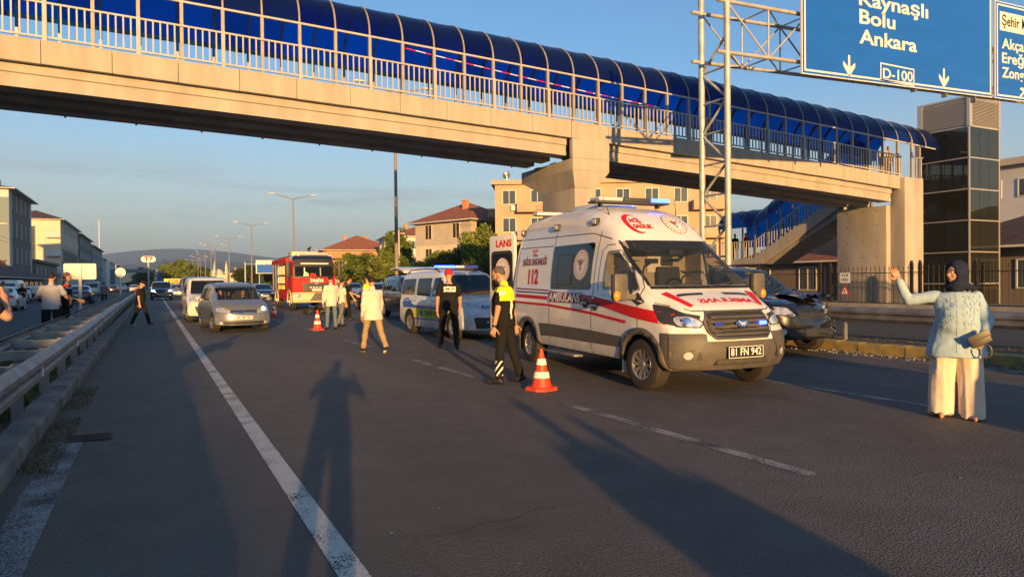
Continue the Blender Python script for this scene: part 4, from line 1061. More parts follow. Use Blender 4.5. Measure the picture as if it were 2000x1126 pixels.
def person(label, x, y, face, H=1.75, b=1.0, belly=0., lean=0., legs=((0, 0, 3), (0, 0, 3)), arms=None, head=(0, 0), shirt='white_mark', sleeve='short', pants='black_mark', pant='long', shoes='black_mark',
           hair='hair', hairstyle='short', hem=0., skin='skin', group=None, det=0, z=0., collar=True, paint_shirt=None, paint_pants=None, shoe2=None, curl=28., name='person', skirt=0., flare=0., sit=False, untuck=.0, face_on=False, cat='person', sock=None):
    """legs: (thigh forward deg, knee flex deg, splay deg) for left, right; arms: (upper direction, forearm direction, palm normal) for left, right"""
    s = H / 1.75
    root = thing(name, label, cat, (x, y, z), R_(face), group)
    vb = (.013, .010, .0075)[det]
    hz = .93 * s
    J = {}
    for k, sd in ((0, 1), (1, -1)):
        th, kn, sp = legs[k]
        hip = Vector((0, sd * .092 * s * b ** .5, hz)); dt = Vector((math.sin(R_(th)), sd * math.sin(R_(sp)), -math.cos(R_(th)))).normalized()
        knee = hip + dt * .43 * s; a2 = th - kn; ds = Vector((math.sin(R_(a2)), sd * math.sin(R_(sp)) * .6, -math.cos(R_(a2)))).normalized()
        ank = knee + ds * .415 * s; J[k] = (hip, knee, ank, a2)
    low = min(J[k][2].z - .085 * s - (max(0, -J[k][3] - 8) * .0016) for k in (0, 1))
    dz = -low if not sit else 0.
    def up(v): return Vector((v.x, v.y, v.z + dz))
    J = {k: (up(a), up(b_), up(c), d) for k, (a, b_, c, d) in J.items()}
    P = Vector((0, 0, hz + dz)); sp_ = Vector((math.sin(R_(lean)), 0, math.cos(R_(lean)))); fwd = Vector((math.cos(R_(lean)), 0, -math.sin(R_(lean))))
    NB = P + sp_ * .52 * s
    SH = {k: NB - sp_ * .085 * s + Vector((0, sd * .168 * s * (.5 + .5 * b), 0)) for k, sd in ((0, 1), (1, -1))}
    if arms is None: arms = (((.05, .16, -1), (.15, .05, -1), None), ((.05, -.16, -1), (.15, -.05, -1), None))
    AR = {}
    for k, sd in ((0, 1), (1, -1)):
        u, f, pn = arms[k]; u = Vector(u).normalized(); f = Vector(f).normalized()
        el = SH[k] + u * .285 * s; wr = el + f * .25 * s
        AR[k] = (el, wr, f, Vector(pn) if pn else Vector((0, -sd, 0)) if abs(f.y) < .7 else Vector((0, 0, -1)))
    def torso(mb, g=0., z0=-.06, bel=0., mi=0, neck=True, wide=0., top=.49):
        prof = [(z0, .165, .120), (.02, .168, .122), (.10, .158, .112 + bel * .6), (.20, .155, .108 + bel), (.30, .168, .116 + bel * .6), (.38, .182, .120), (.43, .178, .108), (.465, .145, .090), (top, .095, .072), (.52, .060, .060)]
        rings = []
        for t, hw, hd in prof:
            if not neck and t > top: continue
            c = P + sp_ * t * s + fwd * (bel * .5 * (1 if .05 < t < .35 else 0)) * s
            e = (hw * (.35 + .65 * b) + g + (wide * max(0, (.25 - t)) if wide else 0)) * s; h = (hd * (.5 + .5 * b) + g * .9 + (wide * .7 * max(0, (.25 - t)) if wide else 0)) * s
            rings.append([c + fwd * (h * math.cos(2 * PI * i / 20)) + Vector((0, e * math.sin(2 * PI * i / 20) , 0)) for i in range(20)])
        mb.loft(rings, mi=mi)
    tb = .6 + .4 * b
    # ---- body
    mb = MB(); torso(mb, -.012)
    for k in (0, 1):
        hip, knee, ank, a2 = J[k]
        capsule(mb, hip, knee, .080 * s * tb, .052 * s * tb); capsule(mb, knee, knee + (ank - knee) * .35, .050 * s * tb, .053 * s * tb); capsule(mb, knee + (ank - knee) * .35, ank, .052 * s * tb, .036 * s)
        el, wr, f, pn = AR[k]
        capsule(mb, SH[k], el, .046 * s * tb, .041 * s * tb); capsule(mb, el, wr, .040 * s * tb, .027 * s)
    hp, hy = head
    hq = Matrix.Rotation(R_(hy), 3, 'Z') @ Matrix.Rotation(R_(lean * .5 + hp), 3, 'Y')
    HB = NB + sp_ * .035 * s; HC = HB + hq @ Vector((.018, 0, .135)) * s
    capsule(mb, NB - sp_ * .06 * s, HC - hq @ Vector((.02, 0, .03)) * s, .058 * s * (.5 + .5 * b), .053 * s)
    body = remesh(mb, vb * (1.3 if det == 0 else 1.2))
    mb = MB()
    hs = s * .96
    mb.sphere(HC, (.098 * hs, .077 * hs, .115 * hs), 20, 14, rot=hq)
    mb.sphere(HC + hq @ Vector((.022, 0, -.055)) * hs, (.068 * hs, .058 * hs, .070 * hs), 16, 10, rot=hq)
    mb.sphere(HC + hq @ Vector((.055, 0, -.095)) * hs, (.026 * hs, .026 * hs, .022 * hs), 10, 8, rot=hq)
    capsule(mb, HC + hq @ Vector((.088, 0, .010)) * hs, HC + hq @ Vector((.108, 0, -.030)) * hs, .010 * hs, .016 * hs, n=10)
    mb.sphere(HC + hq @ Vector((.075, 0, .032)) * hs, (.022 * hs, .058 * hs, .012 * hs), 12, 6, rot=hq)
    mb.sphere(HC + hq @ Vector((.083, 0, -.062)) * hs, (.015 * hs, .026 * hs, .012 * hs), 10, 6, rot=hq)
    for sd in (1, -1):
        mb.sphere(HC + hq @ Vector((-.004, sd * .078, -.012)) * hs, (.022 * hs, .010 * hs, .033 * hs), 10, 8, rot=hq)
        mb.sphere(HC + hq @ Vector((.062, sd * .042, -.028)) * hs, (.026 * hs, .022 * hs, .022 * hs), 10, 6, rot=hq)
    capsule(mb, HC - hq @ Vector((.02, 0, .02)) * hs, HB - sp_ * .02 * s, .055 * hs, .054 * s)
    hm = remesh(mb, .0085 if det else .011, 2)
    hb = MB()
    for k, sd in ((0, 1), (1, -1)):
        el, wr, f, pn = AR[k]; hand(hb, wr + f * .01, f, pn, sd, s * (1.05 if det else 1.12), curl if not isinstance(curl, tuple) else curl[k])
        capsule(hb, wr - f * .06, wr, .030 * s, .027 * s)
    hd = remesh(hb, .0042 if det else .006, 1)
    bm = bmesh.new(); bm.from_mesh(body); bm.from_mesh(hm); bm.from_mesh(hd); bm.to_mesh(body); bm.free()
    link('body', body, skin, root, 180)
    # ---- shirt
    if shirt:
        mb = MB(); torso(mb, .014 + .004 * b, z0=-.10 - hem, bel=belly, wide=skirt, top=.485, neck=False)
        for k, sd in ((0, 1), (1, -1)):
            el, wr, f, pn = AR[k]; u = (el - SH[k])
            if sleeve == 'short': capsule(mb, SH[k], SH[k] + u * .62, .064 * s * tb, .067 * s * tb, (1.0, 1))
            elif sleeve == 'long': capsule(mb, SH[k], el, .064 * s * tb, .059 * s * tb); capsule(mb, el, wr - f * .012, .055 * s * tb, .037 * s)
            elif sleeve == 'rolled': capsule(mb, SH[k], el, .064 * s * tb, .058 * s * tb); capsule(mb, el, el + (wr - el) * .35, .058 * s * tb, .052 * s)
        if collar: capsule(mb, NB - sp_ * .03 * s, NB + sp_ * .012 * s, .066 * s, .062 * s)
        sm = remesh(mb, vb * 1.1, 3); folds(sm, .011 if det else .009, 7, .9, x * 3)
        so = link('shirt', sm, [shirt] if not isinstance(shirt, (list, tuple)) else list(shirt), root, 180)
        if paint_shirt:
            for p in sm.polygons: p.material_index = paint_shirt((p.center - P) / s, p.normal)
    # ---- trousers
    mb = MB()
    rings = [[P + Vector((0, 0, t * s)) + Vector(((hd * (.5 + .5 * b)) * s * math.cos(2 * PI * i / 18), hw * (.35 + .65 * b) * s * math.sin(2 * PI * i / 18), 0)) for i in range(18)] for t, hw, hd in ((-.10, .165, .115), (0, .172, .124), (.08, .164, .120), (.12, .160, .114))]
    mb.loft(rings)
    for k, sd in ((0, 1), (1, -1)):
        hip, knee, ank, a2 = J[k]
        if pant == 'long':
            capsule(mb, hip, knee, .092 * s * tb + flare * .6, .070 * s * tb + flare * .85); capsule(mb, knee, ank + Vector((0, 0, .02 * s if not flare else -.10)), .068 * s * tb + flare * .85, .058 * s * tb + flare)
        elif pant == 'shorts': capsule(mb, hip, hip + (knee - hip) * .90, .095 * s * tb, .088 * s * tb)
    pm = remesh(mb, vb * 1.1, 2)
    if flare:
        for v in pm.vertices: v.co.z = max(v.co.z, .035 + .02 * math.sin(v.co.x * 40))
    folds(pm, .010 if det else .008, 6 if not flare else 10, 1.6 if not flare else .12, y * 2)
    link('shorts' if pant == 'shorts' else 'trousers', pm, [pants] if not isinstance(pants, (list, tuple)) else list(pants), root, 180)
    if paint_pants:
        for p in pm.polygons: p.material_index = paint_pants(p.center / s, p.normal, J)
    # ---- shoes
    for k, sd in ((0, 1), (1, -1)):
        hip, knee, ank, a2 = J[k]
        pt = max(-50, min(25, a2 + (12 if a2 < -12 else 0))) if a2 < -12 else 0
        q = Matrix.Rotation(R_(-pt if False else (-a2 * .9 if a2 < -12 else 0)), 3, 'Y')
        mb = MB(); T = lambda v: ank + q @ Vector(v) * s
        capsule(mb, T((-.045, 0, -.045)), T((.06, 0, -.045)), .040 * s, .042 * s); capsule(mb, T((.06, 0, -.050)), T((.165, sd * .01, -.058)), .043 * s, .030 * s, (.8, 1.05)); capsule(mb, T((-.01, 0, 0)), T((0, 0, -.04)), .040 * s, .044 * s)
        sh = remesh(mb, .010, 1); so = link('shoe', sh, shoes, root, 180)
        if shoe2:
            sh.materials.append(M(shoe2))
            for p in sh.polygons:
                if p.center.z < ank.z - .066 * s: p.material_index = 1
    # ---- hair or headgear
    hm = MB()
    if hairstyle == 'short':
        hm.sphere(HC + hq @ Vector((-.014, 0, .018)) * hs, (.098 * hs, .081 * hs, .103 * hs), 22, 14, rot=hq)
        cut = lambda v: (v.x > .045 and v.z < .075) or v.z < -.055 or (v.x > .0 and v.z < .0)
    elif hairstyle == 'cap' or hairstyle == 'helmet':
        r = 1.18 if hairstyle == 'helmet' else 1.06
        hm.sphere(HC + hq @ Vector((-.006, 0, .020)) * hs, (.100 * hs * r, .084 * hs * r, .112 * hs * r), 24, 14, rot=hq)
        cut = lambda v: v.z < (-.02 if hairstyle == 'helmet' else .015)
    elif hairstyle == 'long':
        hm.sphere(HC + hq @ Vector((-.016, 0, .010)) * hs, (.105 * hs, .090 * hs, .122 * hs), 22, 14, rot=hq)
        capsule(hm, HC + hq @ Vector((-.05, 0, 0)) * hs, HC + hq @ Vector((-.06, 0, -.22)) * hs, .085 * hs, .06 * hs, (.6, 1))
        cut = lambda v: v.x > .05 and v.z < .07
    if hairstyle != 'none' and hairstyle != 'hijab':
        me = hm.mesh('hair'); bm = bmesh.new(); bm.from_mesh(me); iq = hq.inverted()
        bmesh.ops.delete(bm, geom=[v for v in bm.verts if cut(iq @ (v.co - HC) / hs)], context='VERTS')
        bmesh.ops.solidify(bm, geom=bm.faces[:], thickness=.006); bm.to_mesh(me); bm.free()
        if hairstyle in ('short', 'long'): folds(me, .006, 30)
        ho = link({'short': 'hair', 'long': 'hair', 'cap': 'cap', 'helmet': 'helmet'}[hairstyle], me, hair, root, 180)
        if hairstyle == 'cap':
            v = MB(); v.sphere(HC + hq @ Vector((.12, 0, .045)) * hs, (.065 * hs, .07 * hs, .008 * hs), 14, 6, rot=hq); v.build('cap_peak', hair, ho, 60)
    if face_on:
        for sd in (1, -1):
            e = MB(); e.sphere(HC + hq @ Vector((.083, sd * .031, .008)) * hs, (.011 * hs, .015 * hs, .008 * hs), 10, 8, rot=hq); e.build('eye', 'eye_white', root, 60)
            e = MB(); e.sphere(HC + hq @ Vector((.0925, sd * .031, .008)) * hs, (.004 * hs, .006 * hs, .006 * hs), 8, 6, rot=hq); e.build('iris', 'black_mark', root, 60)
            e = MB(); e.path([HC + hq @ Vector((.090, sd * .014, .030)) * hs, HC + hq @ Vector((.092, sd * .032, .037)) * hs, HC + hq @ Vector((.080, sd * .050, .030)) * hs], .004, 6); e.build('eyebrow', 'hair', root, 60)
        e = MB(); e.sphere(HC + hq @ Vector((.095, 0, -.062)) * hs, (.007 * hs, .024 * hs, .007 * hs), 10, 6, rot=hq); e.build('lips', 'lip', root, 60)
    root['hc'] = 0; del root['hc']
    return root, dict(HC=HC, hq=hq, NB=NB, P=P, AR=AR, J=J, SH=SH, s=s, sp=sp_, fwd=fwd)
def back_text(root, lines, size, zc, mt='white_mark', wid=.3, child='shirt'):
    so = [o for o in root.children if o.name.split('.')[0] == child][0]
    bv = bvh_of(so.data)
    for i, t in enumerate(lines):
        me = mtext(t, size, .004, wid)
        for v in me.vertices: v.co.x *= -1
        r = wrap(me, bv, 'B', .006, .05, TR(0, zc - i * size * 1.0)); link('lettering', r, mt, so, 60)
def strap(root, pts, wd, mt, name, child='shirt', frm='B', off=.006):
    so = [o for o in root.children if o.name.split('.')[0] == child][0]
    r = wrap(stroke(pts, wd), bvh_of(so.data), frm, off, .04); return link(name, r, mt, so, 60)
# ------------------------------------------------------------------ ground, roads, markings
def road_mat(name, base, seed=0., dirt=None):
    m = bpy.data.materials.new(name); m.use_nodes = True; t = m.node_tree; N = t.nodes; L = t.links; b = N['Principled BSDF']
    tc = N.new('ShaderNodeTexCoord'); src = tc.outputs['Object']
    def nz(sc, det=4, st=None, ro=.5):
        n = N.new('ShaderNodeTexNoise'); n.inputs['Scale'].default_value = sc; n.inputs['Detail'].default_value = det; n.inputs['Roughness'].default_value = ro
        v = src
        if st:
            mp = N.new('ShaderNodeMapping'); mp.inputs['Scale'].default_value = st; L.new(v, mp.inputs['Vector']); v = mp.outputs['Vector']
        L.new(v, n.inputs['Vector']); return n.outputs['Fac']
    def rng(s, a, b_, c, d):
        r = N.new('ShaderNodeMapRange'); r.inputs[1].default_value = a; r.inputs[2].default_value = b_; r.inputs[3].default_value = c; r.inputs[4].default_value = d; L.new(s, r.inputs[0]); return r.outputs[0]
    def mul(a, b_):
        x = N.new('ShaderNodeMath'); x.operation = 'MULTIPLY'; L.new(a, x.inputs[0])
        if isinstance(b_, float): x.inputs[1].default_value = b_
        else: L.new(b_, x.inputs[1])
        return x.outputs[0]
    big = rng(nz(.35, 5, (1, .18, 1)), .3, .7, .78, 1.22)
    mid = rng(nz(2.2, 5), .3, .7, .88, 1.12)
    vo = N.new('ShaderNodeTexVoronoi'); vo.inputs['Scale'].default_value = 75; L.new(src, vo.inputs['Vector'])
    fine = rng(nz(85, 2), .3, .7, .62, 1.45)
    f = mul(mul(big, mid), fine)
    sp = rng(nz(140, 1, None, .9), .74, .80, 0, 1)
    mx = N.new('ShaderNodeMix'); mx.data_type = 'RGBA'; mx.blend_type = 'MULTIPLY'; mx.inputs[0].default_value = 1; mx.inputs[6].default_value = tuple(base) + (1,)
    cb = N.new('ShaderNodeCombineColor'); [L.new(f, cb.inputs[i]) for i in range(3)]; L.new(cb.outputs[0], mx.inputs[7])
    m2 = N.new('ShaderNodeMix'); m2.data_type = 'RGBA'; L.new(sp, m2.inputs[0]); L.new(mx.outputs[2], m2.inputs[6]); m2.inputs[7].default_value = (.26, .24, .21, 1)
    vc = N.new('ShaderNodeTexVoronoi'); vc.feature = 'DISTANCE_TO_EDGE'; vc.inputs['Scale'].default_value = .22; vc.inputs['Randomness'].default_value = 1
    wn = N.new('ShaderNodeTexNoise'); wn.inputs['Scale'].default_value = 1.5; wn.inputs['Detail'].default_value = 6; L.new(src, wn.inputs['Vector'])
    va = N.new('ShaderNodeMix'); va.data_type = 'VECTOR'; va.inputs[0].default_value = .25; L.new(src, va.inputs[4]); L.new(wn.outputs['Color'], va.inputs[5]); L.new(va.outputs[1], vc.inputs['Vector'])
    ck = mul(rng(vc.outputs['Distance'], .0, .0035, 1, 0), rng(nz(.25, 3), .50, .60, 0, .6))
    m4 = N.new('ShaderNodeMix'); m4.data_type = 'RGBA'; L.new(ck, m4.inputs[0]); L.new(m2.outputs[2], m4.inputs[6]); m4.inputs[7].default_value = (.02, .02, .02, 1)
    st_ = mul(rng(nz(.8, 5), .60, .72, 0, .45), rng(nz(6, 5, (1, .3, 1)), .3, .7, .3, 1))
    m5 = N.new('ShaderNodeMix'); m5.data_type = 'RGBA'; L.new(st_, m5.inputs[0]); L.new(m4.outputs[2], m5.inputs[6]); m5.inputs[7].default_value = (.035, .034, .034, 1)
    outc = m5.outputs[2]
    if dirt:
        sx = N.new('ShaderNodeSeparateXYZ'); L.new(src, sx.inputs[0])
        e = rng(sx.outputs['X'], dirt[0], dirt[1], 1, 0)
        dn = N.new('ShaderNodeMath'); dn.operation = 'MULTIPLY'; L.new(e, dn.inputs[0]); L.new(rng(nz(1.6, 6, None, .65), .35, .62, .25, 1), dn.inputs[1])
        m3 = N.new('ShaderNodeMix'); m3.data_type = 'RGBA'; L.new(dn.outputs[0], m3.inputs[0]); L.new(outc, m3.inputs[6]); m3.inputs[7].default_value = (.15, .13, .105, 1); outc = m3.outputs[2]
    L.new(outc, b.inputs['Base Color'])
    b.inputs['Roughness'].default_value = .78; b.inputs['Specular IOR Level'].default_value = .35
    h = N.new('ShaderNodeMath'); h.operation = 'ADD'; L.new(mul(vo.outputs['Distance'], 1.0), h.inputs[0]); L.new(mul(nz(30, 3), .8), h.inputs[1])
    bp = N.new('ShaderNodeBump'); bp.inputs['Strength'].default_value = .8; bp.inputs['Distance'].default_value = .006; L.new(h.outputs[0], bp.inputs['Height']); L.new(bp.outputs[0], b.inputs['Normal'])
    MATS[name] = m; return m
def line_mat(name, col, wear=.5, under=(.06, .06, .06)):
    m = bpy.data.materials.new(name); m.use_nodes = True; t = m.node_tree; N = t.nodes; L = t.links; b = N['Principled BSDF']
    tc = N.new('ShaderNodeTexCoord'); n = N.new('ShaderNodeTexNoise'); n.inputs['Scale'].default_value = 60; n.inputs['Detail'].default_value = 4; L.new(tc.outputs['Object'], n.inputs['Vector'])
    n2 = N.new('ShaderNodeTexNoise'); n2.inputs['Scale'].default_value = 2.5; n2.inputs['Detail'].default_value = 6; L.new(tc.outputs['Object'], n2.inputs['Vector'])
    ad = N.new('ShaderNodeMath'); ad.operation = 'ADD'; L.new(n.outputs['Fac'], ad.inputs[0]); L.new(n2.outputs['Fac'], ad.inputs[1])
    r = N.new('ShaderNodeMapRange'); r.inputs[1].default_value = .70 + .35 * wear; r.inputs[2].default_value = .90 + .35 * wear; L.new(ad.outputs[0], r.inputs[0])
    mx = N.new('ShaderNodeMix'); mx.data_type = 'RGBA'; L.new(r.outputs[0], mx.inputs[0]); mx.inputs[6].default_value = tuple(under) + (1,); mx.inputs[7].default_value = tuple(col) + (1,)
    L.new(mx.outputs[2], b.inputs['Base Color']); b.inputs['Roughness'].default_value = .8
    bp = N.new('ShaderNodeBump'); bp.inputs['Strength'].default_value = .6; bp.inputs['Distance'].default_value = .005; L.new(n.outputs['Fac'], bp.inputs['Height']); L.new(bp.outputs[0], b.inputs['Normal'])
    MATS[name] = m
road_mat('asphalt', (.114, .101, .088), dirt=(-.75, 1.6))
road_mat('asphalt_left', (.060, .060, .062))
line_mat('road_line', (.60, .57, .50), .25)
line_mat('lane_line', (.34, .32, .28), .62)
line_mat('old_line', (.30, .30, .30), .55)
mat('field', (.055, .075, .03), .95, var=.4, vscale=.05, detail=8)
mat('soil', (.07, .06, .04), .95, var=.4, vscale=3, bump=.5, bscale=20, detail=8)
mat('kerb', (.22, .205, .18), .9, var=.35, vscale=3, bump=.4, bscale=30, detail=8)
mat('kerb_yellow', (.42, .29, .05), .85, var=.35, vscale=4, bump=.3, bscale=30, col2=(.20, .17, .12), detail=8)
mat('grass', (.075, .10, .03), .9, var=.5, vscale=6, col2=(.16, .13, .06))
mat('paving', (.24, .22, .20), .9, var=.25, vscale=.8, bump=.2)

def sheet(name, x0, x1, y0, y1, z, mt, nx=1, ny=1, kind='structure', parent=None):
    mb = MB(); mb.add([(x0, y0, z), (x1, y0, z), (x1, y1, z), (x0, y1, z)], [(0, 1, 2, 3)])
    o = mb.build(name, mt, parent, fix=False)
    if parent is None: o['kind'] = kind
    return o
mb = MB()
mb.add([(-9000, -1500, -.06), (9000, -1500, -.06), (9000, 14000, -.06), (-9000, 14000, -.06)], [(0, 1, 2, 3)])
g = mb.build('ground', 'field', fix=False); g['kind'] = 'structure'
sheet('road', -1.0, 12.62, -60, 900, 0, 'asphalt')
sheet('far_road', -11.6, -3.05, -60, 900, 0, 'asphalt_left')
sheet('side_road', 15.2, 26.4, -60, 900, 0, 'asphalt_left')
sheet('left_pavement', -17.5, -11.9, -60, 700, .12, 'paving')
sheet('right_pavement', 26.7, 60, -60, 300, .10, 'paving')
# median strips: soil bodies with thickness
def strip(name, x0, x1, y0, y1, z0, z1, mt):
    mb = MB(); mb.bb(x0, x1, y0, y1, z0, z1); o = mb.build(name, mt); o['kind'] = 'structure'; return o
strip('grass_median', -2.85, -1.28, -40, 700, -.05, .10, 'soil')
strip('right_median', 12.9, 15.0, -40, 700, -.05, .13, 'soil')
# road markings
edge = sheet('edge_line', .825, .975, -30, 700, .004, 'road_line')
sheet('edge_line', 11.93, 12.09, -30, 700, .004, 'lane_line')
sheet('edge_line', -3.42, -3.28, -30, 700, .004, 'lane_line')
sheet('edge_line', -11.0, -10.86, -30, 700, .004, 'lane_line')
for k in range(22):
    y0 = 3.75 + 6.0 * k if k == 0 else None
dashes = [(3.75, 7.4), (10.1, 13.05), (16.2, 18.6)] + [(22.0 + 6.4 * i, 25.2 + 6.4 * i) for i in range(22)]
for a, b_ in dashes: sheet('lane_dash', 4.39, 4.53, a, b_, .004, 'lane_line')
for a, b_ in [(-2, 1.4), (4.6, 7.6), (11.0, 14)] + [(17.5 + 6.4 * i, 20.6 + 6.4 * i) for i in range(20)]: sheet('lane_dash', 7.96, 8.10, a, b_, .004, 'lane_line')
for i in range(24): sheet('lane_dash', -7.2, -7.06, 12 + 9 * i, 15 + 9 * i, .004, 'lane_line')
o = sheet('old_gutter_line', -.86, -.62, 1.0, 8.0, .004, 'old_line')
# tyre and seam traces: the older kerb-side asphalt is a separate pour

# kerbs made of single stones
def kerb_run(name, x0, x1, ys, L_, z0, z1, mats, n_parts, seed=1, gap=.012):
    root = bpy.data.objects.new(name, None); COL.objects.link(root); root['kind'] = 'structure'
    rnd = random.Random(seed); cache = []
    for i in range(4):
        mb = MB(); w_ = abs(x1 - x0); mb.prism([(-w_ / 2, z0), (w_ / 2, z0), (w_ / 2, z1 - .03), (w_ / 2 - .03, z1), (-w_ / 2 + .03, z1), (-w_ / 2, z1 - .03)], 'Y', gap / 2, L_ - gap / 2)
        for j, m_ in enumerate(mats):
            me = mb.mesh('kerbstone'); me.materials.append(M(m_))
            for v in me.vertices: v.co += Vector((rnd.uniform(-.004, .004), rnd.uniform(-.003, .003), rnd.uniform(-.003, .003)))
            cache.append((j, me))
    for i in range(n_parts):
        j = (i // 1) % len(mats); me = rnd.choice([c[1] for c in cache if c[0] == j])
        o = bpy.data.objects.new('kerbstone', me); COL.objects.link(o); o.parent = root
        o.location = ((x0 + x1) / 2 + rnd.uniform(-.008, .008), ys + i * L_, rnd.uniform(-.008, .006)); o.rotation_euler = (rnd.uniform(-.006, .006), rnd.uniform(-.01, .01), rnd.uniform(-.008, .008))
    mb = MB(); mb.bb(x0, x1, ys + n_parts * L_, 600, -.02, z1 - .005); o = mb.build('kerb_beyond', mats[0], root)
    return root
kerb_run('left_kerb', -1.28, -1.0, -4, 1.0, -.03, .17, ['kerb'], 60, 3)
kerb_run('right_kerb', 12.62, 12.9, -3, .5, -.03, .20, ['kerb_yellow'], 70, 5)
kerb_run('far_kerb', -3.05, -2.85, 4, 1.0, -.03, .12, ['kerb'], 60, 6)
kerb_run('pavement_kerb', 26.4, 26.7, -3, 1.0, -.03, .13, ['kerb'], 45, 8)
kerb_run('left_pavement_kerb', -11.9, -11.6, 20, 1.0, -.03, .13, ['kerb'], 60, 9)

# grass and weeds: blades
def grass(name, areas, n, h=.12, mt='grass', seed=2, wid=.008, kind='stuff'):
    rnd = random.Random(seed); vs = []; fs = []
    for (x0, x1, y0, y1, z, wgt) in areas:
        for i in range(int(n * wgt)):
            x = rnd.uniform(x0, x1); y = y0 + (y1 - y0) * rnd.random() ** 1.6
            if noise.noise(Vector((x * 1.5, y * .9, seed))) < -.12: continue
            a = rnd.uniform(0, PI); hh = h * rnd.uniform(.4, 1.3) * (1 + .6 * noise.noise(Vector((x * 3, y * 3, 5)))); w_ = wid * rnd.uniform(.6, 1.5) * (1 + y * .05)
            lx, ly = rnd.uniform(-.5, .5) * hh, rnd.uniform(-.5, .5) * hh
            k = len(vs); c, s_ = math.cos(a) * w_, math.sin(a) * w_
            vs += [(x - c, y - s_, z), (x + c, y + s_, z), (x + lx, y + ly, z + hh)]; fs.append((k, k + 1, k + 2))
    me = bpy.data.meshes.new(name); me.from_pydata(vs, [], fs); o = link(name, me, mt); o['kind'] = kind; return o
tag(grass('median_grass', [(-2.82, -1.30, 6, 26, .09, 1.0), (-2.82, -1.3, 26, 60, .09, .4)], 60000, .14), 'low rough grass growing in the strip under the guard rails', 'grass')
mat('dry_grass', (.20, .16, .08), .9, var=.4, vscale=5)
tag(grass('kerb_weeds', [(12.35, 12.66, 6, 14, 0.0, .35), (-1.02, -.72, 6.5, 12, 0, .28), (13.0, 14.9, 6, 16, .12, .8), (-1.3, -1.24, 5, 18, .15, .2)], 9000, .035, 'dry_grass', 4, .004), 'dry weeds and litter along the road kerbs', 'weeds')
def gravel(name, areas, seed, mt):
    rnd = random.Random(seed); mb = MB()
    for x0, x1, y0, y1, n, r in areas:
        for i in range(n):
            x, y = rnd.uniform(x0, x1), rnd.uniform(y0, y1); q = r * rnd.uniform(.4, 1.5); a = rnd.uniform(0, 6)
            mb.box((x, y, q * .25 + .002), (q, q * rnd.uniform(.5, 1), q * .5), rz=a)
    o = mb.build(name, mt); o['kind'] = 'stuff'; return o
mat('grit', (.26, .24, .20), .9, var=.5, vscale=9)
tag(gravel('road_grit', [(-.98, -.2, 3, 14, 420, .009), (-.2, .8, 3, 14, 160, .007), (12.1, 12.6, 6, 13, 380, .03), (1, 12, 3, 20, 300, .007)], 11, 'grit'), 'loose grit scattered along the gutter of the road', 'gravel')
# drain grate
dr = thing('drain_grate', 'rusty slotted drain grate beside the left kerb', 'drain', (-.58, 8.05, .004))
mb = MB()
for a, b_, c, d in ((-.20, .20, -.15, -.12), (-.20, .20, .12, .15), (-.20, -.17, -.12, .12), (.17, .20, -.12, .12)): mb.bb(a, b_, c, d, 0, .012)
mat('rust', (.07, .05, .04), .85, var=.4, vscale=10)
mb.build('frame', 'rust', dr)
mb = MB(); mb.bb(-.17, .17, -.12, .12, -.0, .002); mb.build('pit', 'black_mark', dr)
bar = MB(); bar.bb(-.17, .17, -.006, .006, .002, .011); b0 = bar.build('grate_bar', 'rust', dr, loc=(0, -.105, 0))
for i in range(1, 9): share(b0, loc=(0, -.105 + i * .0263, 0))
# ------------------------------------------------------------------ footbridge
Y0, Y1 = 22.0, 25.6          # front and back of the deck
def zf(X): return 7.82 - .031 * X - .0004 * X * X      # top of the edge beam
BX0, BX1 = -9.0, 32.8
bridge = thing('footbridge', 'concrete footbridge across the road under a blue barrel canopy', 'bridge', (0, 0, 0))
def beam(name, ya, yb, zt, zb, mt, x0=BX0, x1=BX1, prof=None, n=24):
    mb = MB(); rings = []
    for i in range(n + 1):
        X = x0 + (x1 - x0) * i / n; z = zf(X)
        rings.append([(X, y, z + h) for y, h in (prof or [(ya, zt), (yb, zt), (yb, zb), (ya, zb)])])
    mb.loft(rings); return mb.build(name, mt, bridge)
# edge beam of cast panels
pw = 1.62
nP = int((BX1 - BX0) / pw)
for i in range(nP + 1):
    a = BX0 + i * pw; b_ = min(BX1, a + pw)
    if b_ - a < .3: continue
    rz_ = random.uniform(-.006, .006)
    mb = MB(); rings = []
    for X in (a + .008, b_ - .008): rings.append([(X, y, zf(X) + h + rz_) for y, h in [(Y0 + rz_, 0), (Y0 + .16, .0), (Y0 + .16, -.62), (Y0 + .0 + rz_, -.62)]])
    mb.loft(rings); mb.build('fascia_panel', 'concrete_fascia', bridge)
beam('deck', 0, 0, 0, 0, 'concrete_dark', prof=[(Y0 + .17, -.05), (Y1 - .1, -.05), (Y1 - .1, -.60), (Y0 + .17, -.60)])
beam('back_fascia', 0, 0, 0, 0, 'concrete_fascia', prof=[(Y1 - .09, 0), (Y1 + .08, 0), (Y1 + .08, -.62), (Y1 - .09, -.62)])
